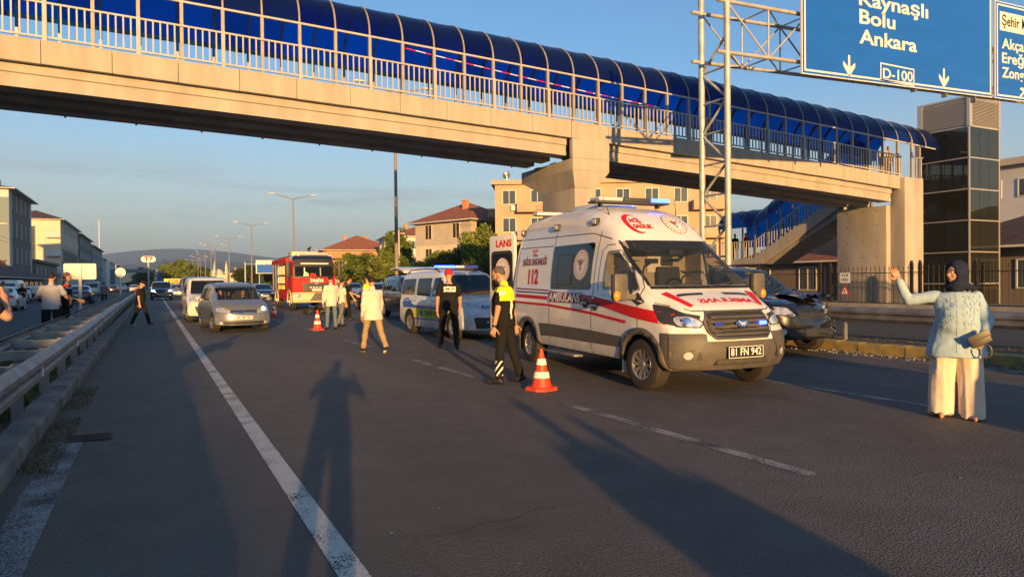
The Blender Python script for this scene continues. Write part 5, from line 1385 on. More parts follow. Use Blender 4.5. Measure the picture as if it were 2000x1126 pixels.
for (xa, xb) in ((BX0, 13.6), (15.3, 32.0)):
    for k, yc in enumerate((Y0 + .62, (Y0 + Y1) / 2, Y1 - .55)):
        pr = [(yc - .36, -.61), (yc + .36, -.61), (yc + .36, -.72), (yc + .16, -.80), (yc + .16, -1.02), (yc + .30, -1.10), (yc + .30, -1.26), (yc - .36, -1.26), (yc - .36, -1.12), (yc - .30, -1.02), (yc - .28, -.80), (yc - .36, -.72)]
        if k == 0: pr = [(Y0 + .22, -.61), (yc + .36, -.61), (yc + .36, -.72), (yc + .16, -.80), (yc + .16, -1.02), (yc + .30, -1.10), (yc + .30, -1.24), (Y0 + .26, -1.24), (Y0 + .26, -1.10), (Y0 + .29, -1.04), (Y0 + .27, -.88), (Y0 + .22, -.86)]
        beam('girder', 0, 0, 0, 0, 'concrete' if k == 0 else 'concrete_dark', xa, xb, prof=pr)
for X in np.arange(-8, 13, 1.9):
    mb = MB(); mb.tube((X, Y1 - .3, zf(X) - 1.26), (X, Y1 - .3, zf(X) - 1.31), .03, n=6); mb.build('drain_pipe', 'black_plastic', bridge)
# railing
sp_post = 1.085
post_x = [1.91 + sp_post * k for k in range(-10, 33)]
rail_m = MB(); rings = []
for i in range(41):
    X = BX0 + (BX1 - .3 - BX0) * i / 40; z = zf(X); rings.append([(X, Y0 + y, z + h) for y, h in [(.03, 1.02), (.09, 1.02), (.09, .97), (.03, .97)]])
rail_m.loft(rings); rl = rail_m.build('railing', 'rail_paint', bridge)
rail_m = MB(); rings = []
for i in range(41):
    X = BX0 + (BX1 - .3 - BX0) * i / 40; z = zf(X); rings.append([(X, Y0 + y, z + h) for y, h in [(.035, .12), (.085, .12), (.085, .07), (.035, .07)]])
rail_m.loft(rings); rail_m.build('bottom_rail', 'rail_paint', rl)
mb = MB(); mb.bb(-.02, .02, -.02, .02, .10, .99); bal = mb.build('baluster', 'rail_paint', rl, loc=(post_x[0], Y0 + .06, zf(post_x[0])))
first = True
for k, X in enumerate(post_x[:-1]):
    for j in range(1, 6):
        x = X + sp_post * j / 6
        if x > BX1 - .3 or x < BX0: continue
        if first: bal.location = (x, Y0 + .06, zf(x)); first = False
        else: share(bal, loc=(x, Y0 + .06, zf(x)))
mb = MB(); mb.bb(-.05, .05, -.045, .045, .0, 1.04); pst = mb.build('railing_post', 'rail_paint', rl, loc=(post_x[0], Y0 + .05, zf(post_x[0])))
for k, X in enumerate(post_x):
    if k % 2 == 0 and k > 0 and X < BX1: share(pst, loc=(X, Y0 + .05, zf(X)))
# back railing, seen only through the front one: joined
mb = MB()
for X in np.arange(BX0, BX1, .18 * 2): mb.bb(X - .018, X + .018, Y1 - .06, Y1 - .02, zf(X), zf(X) + 1.0)
br_ = mb.build('back_railing', 'rail_paint', bridge); br_['kind'] = 'stuff'
beam('back_rail', 0, 0, 0, 0, 'rail_paint', prof=[(Y1 - .07, 1.0), (Y1 - .01, 1.0), (Y1 - .01, .95), (Y1 - .07, .95)])
# canopy: arc from the front eave over to the back and down
def arc_pts(z, n=14, off=0.):
    """(y, z) from the front eave to the back foot"""
    ye, yb = Y0 + .10, Y1 - .02
    pts = []
    cy, cz = (ye + yb) / 2, z + 1.68
    ry, rz_ = (yb - ye) / 2 + off, 1.42 + off
    for i in range(n + 1):
        a = PI - PI * i / n
        pts.append((cy + ry * math.cos(a), cz + rz_ * math.sin(a)))
    return pts
def blue_mat():
    m = bpy.data.materials.new('polycarbonate'); m.use_nodes = True; t = m.node_tree; N = t.nodes; L = t.links; b = N['Principled BSDF']
    b.inputs['Base Color'].default_value = (.010, .022, .085, 1); b.inputs['Roughness'].default_value = .18; b.inputs['Specular IOR Level'].default_value = .6
    tr = N.new('ShaderNodeBsdfTranslucent'); tr.inputs['Color'].default_value = (.0, .34, .80, 1)
    tp = N.new('ShaderNodeBsdfTransparent'); tp.inputs['Color'].default_value = (.003, .36, .80, 1)
    tc = N.new('ShaderNodeTexCoord'); n = N.new('ShaderNodeTexNoise'); n.inputs['Scale'].default_value = 1.2; n.inputs['Detail'].default_value = 3; L.new(tc.outputs['Object'], n.inputs['Vector'])
    bp = N.new('ShaderNodeBump'); bp.inputs['Strength'].default_value = .35; bp.inputs['Distance'].default_value = .12; L.new(n.outputs['Fac'], bp.inputs['Height']); L.new(bp.outputs[0], b.inputs['Normal'])
    m1 = N.new('ShaderNodeMixShader'); m1.inputs[0].default_value = .72; L.new(tr.outputs[0], m1.inputs[1]); L.new(tp.outputs[0], m1.inputs[2])
    lw = N.new('ShaderNodeLayerWeight'); lw.inputs['Blend'].default_value = .5; mr_ = N.new('ShaderNodeMapRange'); mr_.inputs[1].default_value = .25; mr_.inputs[2].default_value = .85; mr_.inputs[3].default_value = .84; mr_.inputs[4].default_value = .35; L.new(lw.outputs['Facing'], mr_.inputs[0])
    m2 = N.new('ShaderNodeMixShader'); oi = N.new('ShaderNodeObjectInfo'); r2 = N.new('ShaderNodeMapRange'); r2.inputs[3].default_value = .78; r2.inputs[4].default_value = 1.06; L.new(oi.outputs['Random'], r2.inputs[0]); mu = N.new('ShaderNodeMath'); mu.operation = 'MULTIPLY'; L.new(mr_.outputs[0], mu.inputs[0]); L.new(r2.outputs[0], mu.inputs[1]); L.new(mu.outputs[0], m2.inputs[0]); L.new(b.outputs[0], m2.inputs[1]); L.new(m1.outputs[0], m2.inputs[2])
    L.new(m2.outputs[0], N['Material Output'].inputs['Surface']); MATS['polycarbonate'] = m
blue_mat()
def canopy_bay(parent, xa, xb, za, zb, name='canopy_panel', amp=.0):
    mb = MB(); A = arc_pts(za, 14); Bq = arc_pts(zb, 14); n = len(A); rings = []
    K = 4
    for k in range(K + 1):
        t = k / K; X = xa + (xb - xa) * t; sag = -amp * math.sin(PI * t)
        rings.append([(X, a[0] * (1 - t) + b_[0] * t, a[1] * (1 - t) + b_[1] * t + sag) for a, b_ in zip(A, Bq)])
    mb.loft(rings, closed=False, caps=False); me = mb.mesh(name, fix=False)
    bm = bmesh.new(); bm.from_mesh(me); bmesh.ops.solidify(bm, geom=bm.faces[:], thickness=.008); bm.to_mesh(me); bm.free()
    return link(name, me, 'polycarbonate', parent, 50)
mat('rib_paint', (.34, .31, .27), .5, var=.2)
for k in range(len(post_x) - 2):
    X = post_x[k]; X2 = post_x[k + 1]
    if X < BX0: continue
    if X2 < 36.5: canopy_bay(bridge, X + .03, X2 - .03, zf(X), zf(X2), amp=random.uniform(0, .03))
    # rib over the panels, its own piece
    mb = MB(); P_ = arc_pts(zf(X), 18, .012); rr = []
    for i, (y, z) in enumerate(P_): 
        cy = (Y0 + Y1) / 2; cz = zf(X) + 1.6; d = Vector((y - cy, z - cz)).normalized() if i <= 18 else Vector((1, 0))
        rr.append([(X - .022, y, z), (X + .022, y, z), (X + .022, y + d.x * .02, z + d.y * .02), (X - .022, y + d.x * .02, z + d.y * .02)])
    mb.loft(rr); mb.build('outer_rib', 'rib_paint', bridge)
    mb = MB(); P_ = arc_pts(zf(X), 18, -.012); rr = []
    for i, (y, z) in enumerate(P_):
        cy = (Y0 + Y1) / 2; cz = zf(X) + 1.6; d = Vector((y - cy, z - cz)).normalized() if i <= 18 else Vector((1, 0))
        rr.append([(X - .035, y, z), (X + .035, y, z), (X + .035, y - d.x * .07, z - d.y * .07), (X - .035, y - d.x * .07, z - d.y * .07)])
    mb.loft(rr); mb.build('inner_rib', 'galv', bridge)
    mb = MB(); mb.bb(-.045, .045, -.05, .05, 0, 1.72); (mb.build('canopy_post', 'rib_paint', bridge, loc=(X, Y0 + .12, zf(X))) if X < 33.8 else None)
    mb = MB(); mb.bb(-.04, .04, -.04, .04, 0, 1.68); mb.build('back_post', 'galv', bridge, loc=(X, Y1 - .08, zf(X)))
beam('eave_rail', 0, 0, 0, 0, 'rail_paint', BX0, 35.2, prof=[(Y0 + .06, 1.72), (Y0 + .13, 1.72), (Y0 + .13, 1.66), (Y0 + .06, 1.66)])
beam('back_foot_rail', 0, 0, 0, 0, 'galv', BX0, 35.2, prof=[(Y1 - .06, 1.72), (Y1 + .02, 1.72), (Y1 + .02, 1.60), (Y1 - .06, 1.60)])
# white and red tape tied along the canopy
mb = MB(); rings = []
for i in range(31):
    t = i / 30; X = 7.5 + 10.5 * t; z = zf(X) + 1.62 - .45 * t - .06 * math.sin(PI * t); rings.append([(X, Y0 + .30, z), (X, Y0 + .302, z), (X, Y0 + .302, z - .028), (X, Y0 + .30, z - .028)])
mb.loft(rings); tp = mb.build('barrier_tape', ['white_mark', 'red_mark'])
for p in tp.data.polygons: p.material_index = int(p.center.x / .35) % 2
tag(tp, 'red and white barrier tape strung along the footbridge canopy', 'tape')
# pier
mb = MB()
mb.bb(13.66, 15.26, Y0 - .10, Y1 + .3, 5.52, 5.95); mb.build('pier_cap', 'concrete', bridge, bevel=.01)
mb = MB(); mb.bb(13.66, 15.26, Y0 - .10, Y0 + .12, 5.954, zf(14.5) - .63); mb.build('pier_upstand', 'concrete', bridge, bevel=.01)
mb = MB()
t_ = [(13.66, Y0 - .10), (15.26, Y0 - .10), (15.26, Y1 + .3), (13.66, Y1 + .3)]; q_ = [(13.80, Y0 + .0), (14.72, Y0 + .0), (14.72, Y0 + 2.4), (13.80, Y0 + 2.4)]
mb.add([(x, y, 5.516) for x, y in t_] + [(x, y, 4.9) for x, y in q_], [(0, 1, 2, 3), (7, 6, 5, 4), (0, 4, 5, 1), (1, 5, 6, 2), (2, 6, 7, 3), (3, 7, 4, 0)]); mb.build('pier_haunch', 'concrete', bridge)
mb = MB(); mb.bb(13.80, 14.72, Y0, Y0 + 2.4, -.1, 4.897); mb.build('pier_column', 'concrete', bridge, bevel=.02)
for y in (Y0 + .62, (Y0 + Y1) / 2, Y1 - .55):
    mb = MB(); mb.bb(13.9, 14.3, y - .2, y + .2, 5.954, 6.06); mb.build('bearing', 'black_plastic', bridge)
# end wall with its column
mb = MB(); mb.bb(32.3, 33.72, 21.75, 22.5, -.1, zf(32.8) - .05); mb.build('end_column', 'concrete', bridge, bevel=.02)
mb = MB(); mb.bb(32.0, 33.8, 22.504, 25.3, -.1, 5.02); ew = mb.build('end_wall', 'concrete', bridge, bevel=.02)
for y in (23.0, 23.8, 24.7):
    for z in (.9, 1.7, 2.5, 3.3, 4.1, 4.8):
        mb = MB(); mb.lathe([(.001, -.004), (.028, -.004), (.03, .001)], 8, 'X', (31.998, y, z)); mb.build('tie_hole', 'black_plastic', ew)
mb = MB(); mb.bb(32.82, 34, 22.6, 25.2, 6.1, 6.3); mb.build('landing_slab', 'concrete', bridge)
for x in (32.95, 33.3, 33.65):
    mb = MB(); mb.bb(x - .03, x + .03, 21.8, 21.86, zf(32.8) - .05, zf(32.8) + 1.0 + (.8 if x < 33 else 0)); mb.build('end_post', 'rail_paint', bridge)
mb = MB(); mb.bb(32.9, 33.8, 21.8, 21.86, zf(32.8) + .94, zf(32.8) + 1.0); mb.build('end_rail', 'rail_paint', bridge)
# ------------------------------------------------------------------ stairs
st = thing('bridge_stairs', 'concrete stair with railings climbing to the footbridge under a blue canopy', 'stairs', (0, 0, 0))
SX0, SX1 = 32.6, 35.0
ya, za, yb_, zb_ = 25.4, 6.0, 31.6, 2.75
ns = 19
slope = (zb_ - za) / (yb_ - ya)
mb = MB(); prof = [(ya, za - .65), (ya, za)]
for i in range(ns):
    y = ya + (yb_ - ya) * (i + 1) / ns; z0_ = za + (zb_ - za) * i / ns; z1_ = za + (zb_ - za) * (i + 1) / ns
    prof += [(y, z0_), (y, z1_)]
prof += [(34.6, zb_), (34.6, zb_ - .35), (yb_ + .2, zb_ - .35), (yb_ - .6, zb_ - .35)]
mb.prism(prof, 'X', SX0, SX1); mb.build('flight', 'concrete_fascia', st)
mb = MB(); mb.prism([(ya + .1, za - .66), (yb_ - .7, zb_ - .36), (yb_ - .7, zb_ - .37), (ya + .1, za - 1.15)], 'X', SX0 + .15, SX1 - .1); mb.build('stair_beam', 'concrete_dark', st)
mb = MB(); mb.bb(SX0 + .3, SX1 - .3, 32.6, 33.4, -.1, zb_ - .36); mb.build('landing_pier', 'concrete', st)
mb = MB(); mb.bar((SX0 + .06, ya, za + 1.05), (SX0 + .06, yb_, zb_ + 1.05), .05, .05); mb.bar((SX0 + .06, yb_, zb_ + 1.05), (SX0 + .06, 34.6, zb_ + 1.05), .05, .05); hr = mb.build('railing', 'rail_paint', st)
mb = MB(); mb.bb(-.018, .018, -.018, .018, 0, 1.04); b0 = mb.build('baluster', 'rail_paint', hr, loc=(SX0 + .06, ya + .1, za))
for i in range(1, 46):
    y = ya + .1 + i * .2
    z = za + slope * (y - ya) if y < yb_ else zb_
    share(b0, loc=(SX0 + .06, y, z))
def stair_z(y): return za + slope * (y - ya) if y < yb_ else zb_
def stair_arc(y, off=0., n=12):
    z = stair_z(y) + 1.9; cx = (SX0 + SX1) / 2; r = (SX1 - SX0) / 2 + .05
    return [(cx + (r + off) * math.cos(PI - PI * i / n), y, z + (1.15 + off) * math.sin(PI - PI * i / n)) for i in range(n + 1)] + [(cx + r + off, y, z - .5), (cx + r + off, y, z - 1.1)]
yy = [ya + .2 + i * 1.0 for i in range(10)]
for a, b_ in zip(yy[:-1], yy[1:]):
    rings = [[Vector(p) * (1 - t) + Vector(q) * t for p, q in zip(stair_arc(a + .03), stair_arc(b_ - .03))] for t in (0, .5, 1)]
    mb = MB(); mb.loft(rings, closed=False, caps=False); me = mb.mesh('canopy_panel', fix=False)
    bm = bmesh.new(); bm.from_mesh(me); bmesh.ops.solidify(bm, geom=bm.faces[:], thickness=.008); bm.to_mesh(me); bm.free(); link('canopy_panel', me, 'polycarbonate', st, 50)
for y in yy:
    mb = MB(); mb.path(stair_arc(y, .0), .035, 6); mb.build('rib', 'galv', st)
    mb = MB(); mb.bb(SX0 + .02, SX0 + .10, y - .04, y + .04, stair_z(y), stair_z(y) + 1.9); mb.build('canopy_post', 'galv', st)

# ------------------------------------------------------------------ lift tower
lt = thing('lift_tower', 'dark glass lift tower with louvred top beside the footbridge', 'lift tower', (0, 0, 0))
TX0, TX1, TY0, TY1 = 36.2, 38.8, 21.0, 23.5
mat('lift_glass', (.02, .022, .018), .03, spec=1.0, alpha=.93)
mat('alu', (.55, .53, .49), .35, metal=.5)
zs = [-.1, 1.15, 2.74, 4.32, 5.87, 7.43, 8.98]
for a, b_ in zip(zs[:-1], zs[1:]):
    for k in range(2):
        y0_ = TY0 + .06 + k * (TY1 - TY0 - .12) / 2; y1_ = y0_ + (TY1 - TY0 - .12) / 2
        mb = MB(); mb.bb(TX0 + .02, TX0 + .045, y0_ + .012, y1_ - .012, a + .03, b_ - .03); mb.build('glass_pane', 'lift_glass', lt)
    for k in range(3):
        x0_ = TX0 + .08 + k * (TX1 - TX0 - .16) / 3; x1_ = x0_ + (TX1 - TX0 - .16) / 3
        mb = MB(); mb.bb(x0_ + .012, x1_ - .012, TY0 + .02, TY0 + .045, a + .03, b_ - .03); mb.build('glass_pane', 'lift_glass', lt)
    mb = MB(); mb.bb(TX0, TX0 + .03, TY0 + .05, TY1, b_ - .03, b_ + .03); mb.build('transom', 'alu', lt)
    mb = MB(); mb.bb(TX0 + .0, TX1, TY0 - .012, TY0 + .018, b_ - .03, b_ + .03); mb.build('transom', 'alu', lt)
for (x, y, w_) in ((TX0 + .035, TY1 + .12, .12), (TX0 + .035, TY0 + .03, .035), (TX1 - .03, TY0 + .03, .04), (TX1 - .06, TY1, .06)):
    mb = MB(); mb.bb(x - w_, x + w_, y - w_, y + w_, -.1, 8.98); mb.build('corner_post', 'alu', lt)
mb = MB(); mb.bb(TX0 + .5, TX1 - .5, TY0 + .5, TY1 - .3, -.1, 8.9); mb.build('lift_shaft', 'interior', lt)
mb = MB(); mb.bb(TX0 + .06, TX1 - .06, TY1 - .1, TY1 - .04, -.1, 8.98); mb.bb(TX1 - .1, TX1 - .05, TY0 + .1, TY1 - .1, -.1, 8.98); mb.build('rear_walls', 'interior', lt)
mb = MB(); mb.bb(TX0 + .03, TX1 - .03, TY0 + .03, TY1 - .03, 9.02, 10.4); mb.build('louvre_box', 'concrete_dark', lt)
mb = MB(); mb.bb(TX0 - .03, TX1 + .03, TY0 - .03, TY1 + .16, 10.4, 10.5); mb.build('roof_cap', 'alu', lt)
lv = MB(); lv.add([(0, 0, 0), (0, 1, 0), (0, 1, .045), (0, 0, .045), (-.035, 0, -.01), (-.035, 1, -.01)], [(3, 2, 5, 4), (0, 1, 5, 4)])
for i in range(18):
    z = 9.1 + i * .071
    mb = MB(); mb.prism([(TX0 + .0, z), (TX0 - .035, z - .03), (TX0 - .035, z - .012), (TX0, z + .02)], 'Y', TY0 + .12, TY1 - .12)
    # prism on Y takes (x, z)
    mb.build('louvre', 'alu', lt)
    mb = MB(); mb.prism([(TY0, z), (TY0 - .035, z - .02), (TY0 - .035, z - .008), (TY0, z + .03)], 'X', TX0 + .20, TX1 - .12); mb.build('louvre', 'alu', lt)
for x0_, x1_, y0_, y1_ in ((TX0 - .05, TX0 + .18, TY0 - .05, TY0 + .10), (TX0 - .05, TX0 + .02, TY1 - .12, TY1 + .14), (TX1 - .12, TX1 + .02, TY0 - .05, TY0 + .02)):
    mb = MB(); mb.bb(x0_, x1_, y0_, y1_, 8.98, 10.4); mb.build('louvre_frame', 'alu', lt)

# ------------------------------------------------------------------ sign gantry
gt = thing('sign_gantry', 'tall grey lattice gantry holding the blue motorway signs', 'gantry', (0, 0, 0))
GX = 13.95; GA, GB = 14.45, 15.45
def chord(a, b_, r, nm='chord'):
    mb = MB(); mb.tube(a, b_, r, n=12); mb.build(nm, 'galv_post', gt, 60)
for y in (GA, GB): chord((GX, y, -.1), (GX, y, 10.2), .085, 'post')
for i in range(9):
    z = .4 + i * .86
    chord((GX, GA if i % 2 else GB, z), (GX, GB if i % 2 else GA, z + .86), .035, 'lacing')
    chord((GX, GA, z), (GX, GB, z), .03, 'lacing')
GX2 = 33.2
tz = lambda X: (X - 14) * .037
for y in (GA, GB):
    for z in (7.62, 9.0): chord((GX - .35, y, z + tz(GX)), (GX2, y, z + tz(GX2)), .055)
nb = 10
for i in range(nb):
    xa, xb = GX + i * 1.55, GX + (i + 1) * 1.55
    if xa > GX2 - 1: break
    for y in (GA, GB):
        chord((xb, y, 7.62 + tz(xb)), (xb, y, 9.0 + tz(xb)), .022, 'lacing')
        a_, c_ = (7.62, 9.0) if i % 2 else (9.0, 7.62); chord((xa, y, a_ + tz(xa)), (xb, y, c_ + tz(xb)), .025, 'lacing')
    for z in (7.62, 9.0):
        chord((xb, GA, z + tz(xb)), (xb, GB, z + tz(xb)), .022, 'lacing'); chord((xa, GA, z + tz(xa)), (xb, GB, z + tz(xb)), .022, 'lacing')
for y in (GA, GB): chord((GX2 - .8, y, -.1), (GX2 - .8, y, 9.6), .085, 'post')
mat('sign_blue', (.012, .12, .56), .30, var=.08, vscale=.6, stretch=(1, 1, 8), spec=.4)
mat('sign_white', (.80, .76, .66), .45)
mat('sign_black', (.02, .02, .02), .5)
def sign_panel(label, x0, x1, z0, z1, zr0):
    """z0, z1: lower edge at x0 and x1; zr0: height"""
    root = thing('road_sign', label, 'road sign', (0, 0, 0))
    SY = GA - .28
    def slab(a, b_, zz, d0, d1, mt, nm, parent, ins=0.):
        mb = MB(); rise = (z1 - z0) / (x1 - x0)
        q = [(a, zz[0] + rise * (a - x0)), (b_, zz[0] + rise * (b_ - x0)), (b_, zz[1] + rise * (b_ - x0)), (a, zz[1] + rise * (a - x0))]
        mb.prism(q, 'Y', d0, d1); return mb.build(nm, mt, parent)
    p = slab(x0, x1, (z0, z0 + zr0), SY, SY + .05, 'sign_white', 'panel', root)
    f = slab(x0 + .03, x1 - .03, (z0 + .03, z0 + zr0 - .03), SY - .006, SY - .001, 'sign_blue', 'blue_field', root)
    for a, b_, c, d in ((x0 + .09, x1 - .09, z0 + .09, z0 + .145), (x0 + .09, x1 - .09, z0 + zr0 - .145, z0 + zr0 - .09), (x0 + .09, x0 + .145, z0 + .145, z0 + zr0 - .145), (x1 - .145, x1 - .09, z0 + .145, z0 + zr0 - .145)):
        slab(a, b_, (c, d), SY - .012, SY - .007, 'sign_white', 'border', f)
    mb = MB()
    for X in np.arange(x0 + .4, x1, 1.6): mb.bb(X - .03, X + .03, SY + .052, GA - .06, z0 + .1, z0 + zr0 - .1)
    mb.build('bracket', 'galv', root)
    return root, f, SY, (z1 - z0) / (x1 - x0)
def sign_text(f, SY, s, px0, py, px1, rise, size=None, bold=.02, mt='sign_white', nm='lettering', hgt=None, off=.012):
    """letters from pixel px0 to px1, baseline middle at py, measured on the panel's own plane"""
    a = onY(px0, py, SY); b_ = onY(px1, py, SY); w_ = b_.x - a.x; h_ = hgt
    me = textmesh(s, 1., bold)
    xs_ = [v.co.x for v in me.vertices]; ys_ = [v.co.y for v in me.vertices]; W_ = max(xs_) - min(xs_); k = w_ / W_
    mx_, my_ = (max(xs_) + min(xs_)) / 2, 0
    ky = k if not size else size
    for v in me.vertices:
        dx = (v.co.x - mx_) * k; v.co = Vector((dx, -off, v.co.y * ky + rise * dx))
    return link(nm, me, mt, f, loc=((a.x + b_.x) / 2, SY, (a.z + b_.z) / 2))
s1, f1, SY, rs = sign_panel('large blue motorway sign reading Kaynaşlı Bolu Ankara and D-100', 16.5, 25.75, 7.30, 7.62, 3.9)
sign_text(f1, SY, 'Kaynaşlı', 1677, 12, 1812, rs, size=.60)
sign_text(f1, SY, 'Bolu', 1678, 40, 1748, rs, size=.60)
sign_text(f1, SY, 'Ankara', 1678, 82, 1790, rs, size=.60)
sign_text(f1, SY, 'D-100', 1724, 148, 1782, rs, size=.44, bold=.012)
a_ = onY(1719, 146, SY); b_ = onY(1785, 146, SY); cx_, cz_ = (a_.x + b_.x) / 2, (a_.z + b_.z) / 2; hw_, hh_ = (b_.x - a_.x) / 2, .27
for q in ((cx_ - hw_, cx_ + hw_, cz_ + hh_ - .04, cz_ + hh_), (cx_ - hw_, cx_ + hw_, cz_ - hh_, cz_ - hh_ + .04), (cx_ - hw_, cx_ - hw_ + .04, cz_ - hh_ + .04, cz_ + hh_ - .04), (cx_ + hw_ - .04, cx_ + hw_, cz_ - hh_ + .04, cz_ + hh_ - .04)):
    mb = MB(); mb.bb(q[0], q[1], SY - .012, SY - .008, q[2], q[3]); mb.build('route_frame', 'sign_white', f1)
def arrow(px, py, f, rot=0, s=.42):
    c = onY(px, py, SY); pts = [(-.10, .9), (.10, .9), (.10, .05), (.62, .42), (.62, .12), (0, -.62), (-.62, .12), (-.62, .42), (-.10, .05)]
    R2 = Matrix.Rotation(rot, 2); mb = MB(); mb.prism([(c.x + (R2 @ Vector(p)).x * s, c.z + (R2 @ Vector(p)).y * s) for p in pts], 'Y', SY - .012, SY - .008); mb.build('arrow', 'sign_white', f)
arrow(1658, 133, f1); arrow(1843, 157, f1)
s2, f2, SY, rs2 = sign_panel('smaller blue motorway sign reading Şehir Merkezi Akçakoca Ereğli Zonguldak', 25.93, 29.3, 7.63, 7.75, 3.35)
c = onY(1945, 35, SY)
mb = MB(); mb.prism([(26.2, 10.0), (29.1, 10.1), (29.1, 10.75), (26.2, 10.65)], 'Y', SY - .012, SY - .008); mb.build('white_field', 'sign_white', f2)
def t2(s, z, w_, mt='sign_white', sz=.50, off=.012):
    me = textmesh(s, 1., .02, 'LEFT'); xs_ = [v.co.x for v in me.vertices]; k = w_ / (max(xs_) - min(xs_))
    for v in me.vertices: v.co = Vector(((v.co.x - min(xs_)) * k, -off, v.co.y * sz + rs2 * v.co.x * k))
    link('lettering', me, mt, f2, loc=(26.32, SY, z))
t2('Şehir Merkezi', 10.34, 2.75, 'sign_black', .50, .016); t2('Akçakoca', 9.55, 2.6); t2('Ereğli', 9.05, 1.65); t2('Zonguldak', 8.55, 2.7)
arrow(1999, 180, f2, rot=R_(130), s=.35)
# ------------------------------------------------------------------ guard rails
WB = [(0, .30), (.018, .30), (.085, .235), (.085, .185), (.02, .15), (.085, .115), (.085, .065), (.018, 0), (0, 0), (.065, .07), (.065, .11), (0, .15), (.065, .19), (.065, .23)]
def wrail(parent, x, z, y0, y1, s, mt='galv', L_=4.0, curve=lambda y: 0.):
    k = 0; y = y0; me = None
    while y < y1:
        o_ = []
        for Y in (y + .004, y + L_ - .004): o_.append([(s * a, Y - y, b_) for a, b_ in WB])
        if me is None:
            mb = MB(); mb.loft(o_); ob = mb.build('rail_beam', mt, parent, loc=(x + curve(y), y, z)); me = ob
        else: ob = share(me, loc=(x + curve(y), y, z + random.uniform(-.008, .008)))
        ob.rotation_euler = (0, 0, -math.atan2(curve(y + L_) - curve(y), L_)); y += L_; k += 1
cv = lambda y: -.006 * max(0, y - 10) * (1 if y < 110 else 0) - (.6 if y >= 110 else 0)
gr = thing('guard_rail', 'double galvanised guard rail with cross spacers along the left edge of the road', 'guard rail', (0, 0, 0))
wrail(gr, -1.12, .47, -2, 150, 1, curve=cv); wrail(gr, -1.86, .47, -2, 150, -1, curve=cv)
mb = MB(); mb.bb(-.05, .05, -.03, .03, -.1, .72); p0 = mb.build('post', 'galv', gr, loc=(-1.22, .5, 0))
mb = MB()
mb.bb(-.78, -.06, -.05, .05, .69, .70); mb.bb(-.78, -.06, -.05, -.042, .59, .69); mb.bb(-.78, -.06, .042, .05, .59, .69); s0 = mb.build('spacer', 'galv', gr, loc=(-1.06, .5, 0))
mb = MB(); mb.add([(0, -.055, -.03), (0, .055, -.03), (0, 0, .06), (.012, -.055, -.03), (.012, .055, -.03), (.012, 0, .06)], [(0, 1, 2), (3, 5, 4), (0, 3, 4, 1), (1, 4, 5, 2), (2, 5, 3, 0)])
r0 = mb.build('reflector', 'white_mark', gr, loc=(-1.03, 4.2, .60))
for i in range(1, 60):
    y = .5 + 2 * i; x = cv(y)
    share(p0, loc=(-1.22 + x, y, 0)); share(p0, loc=(-1.76 + x, y, 0)); share(s0, loc=(-1.06 + x, y, 0))
    if i % 2 == 0 and i < 30: share(r0, loc=(-1.03 + x, y + .2, .60))
g2 = thing('guard_rail', 'grey guard rail on posts along the median behind the yellow kerb', 'guard rail', (0, 0, 0))
wrail(g2, 13.62, .55, -4, 120, -1)
mb = MB(); mb.bb(-.05, .05, -.03, .03, -.1, .86); p0 = mb.build('post', 'galv', g2, loc=(13.70, 0, 0))
for i in range(1, 45): share(p0, loc=(13.70, i * 2.66, 0))
# ------------------------------------------------------------------ iron fence by the side road
mat('iron', (.018, .016, .015), .5)
fn = thing('iron_fence', 'black wrought iron fence with ball finials behind the side road', 'fence', (30.6, 0, 0))
bar = MB(); bar.tube((0, 0, .1), (0, 0, 2.0), .014, n=6); bar.sphere((0, 0, 1.93), .032, 8, 6); bar.tube((0, 0, 2.0), (0, 0, 2.10), .014, .002, 6); bar.sphere((0, 0, .95), (.022, .022, .04), 8, 5)
pk = bar.build('picket', 'iron', fn, 60, loc=(0, 8, 0))
sc = MB()
for s_ in (-1, 1): sc.path([(0, s_ * (.035 + .035 * math.cos(a)), 1.62 + .035 * math.sin(a)) for a in np.linspace(0, 5, 9)], .006, 4)
sc = sc.build('scroll', 'iron', fn, loc=(0, 8, 0))
for i in range(1, 118):
    y = 8 + i * .235; share(pk, loc=(0, y, 0))
    if i < 80: share(sc, loc=(0, y, 0))
mb = MB(); mb.bb(-.02, .02, 8, 36, 1.70, 1.74); mb.bb(-.02, .02, 8, 36, .28, .32); mb.build('fence_rail', 'iron', fn)
mb = MB(); mb.bb(-.06, .06, -.06, .06, 0, 2.15); mb.sphere((0, 0, 2.2), .07, 10, 6); q0 = mb.build('fence_post', 'iron', fn, loc=(0, 8.1, 0))
for y in (12.8, 17.5, 19.9, 20.3, 24.6, 25.2, 29.3, 34): share(q0, loc=(0, y, 0))
mb = MB(); mb.bb(-.15, .15, 8, 60, -.05, .28); mb.build('plinth', 'concrete_dark', fn)
f2_ = thing('iron_fence', 'long dark railing fence in front of the bushes and houses', 'fence', (27.5, 0, 0))
mb = MB(); mb.bb(-.012, .012, -.012, .012, .1, 1.6); pk = mb.build('picket', 'iron', f2_, loc=(0, 38, 0))
for i in range(1, 250): share(pk, loc=(0, 38 + i * .2 * (1 + i * .004), 0))
mb = MB(); mb.bb(-.02, .02, 38, 150, 1.50, 1.54); mb.bb(-.02, .02, 38, 150, .28, .32); mb.build('fence_rail', 'iron', f2_)
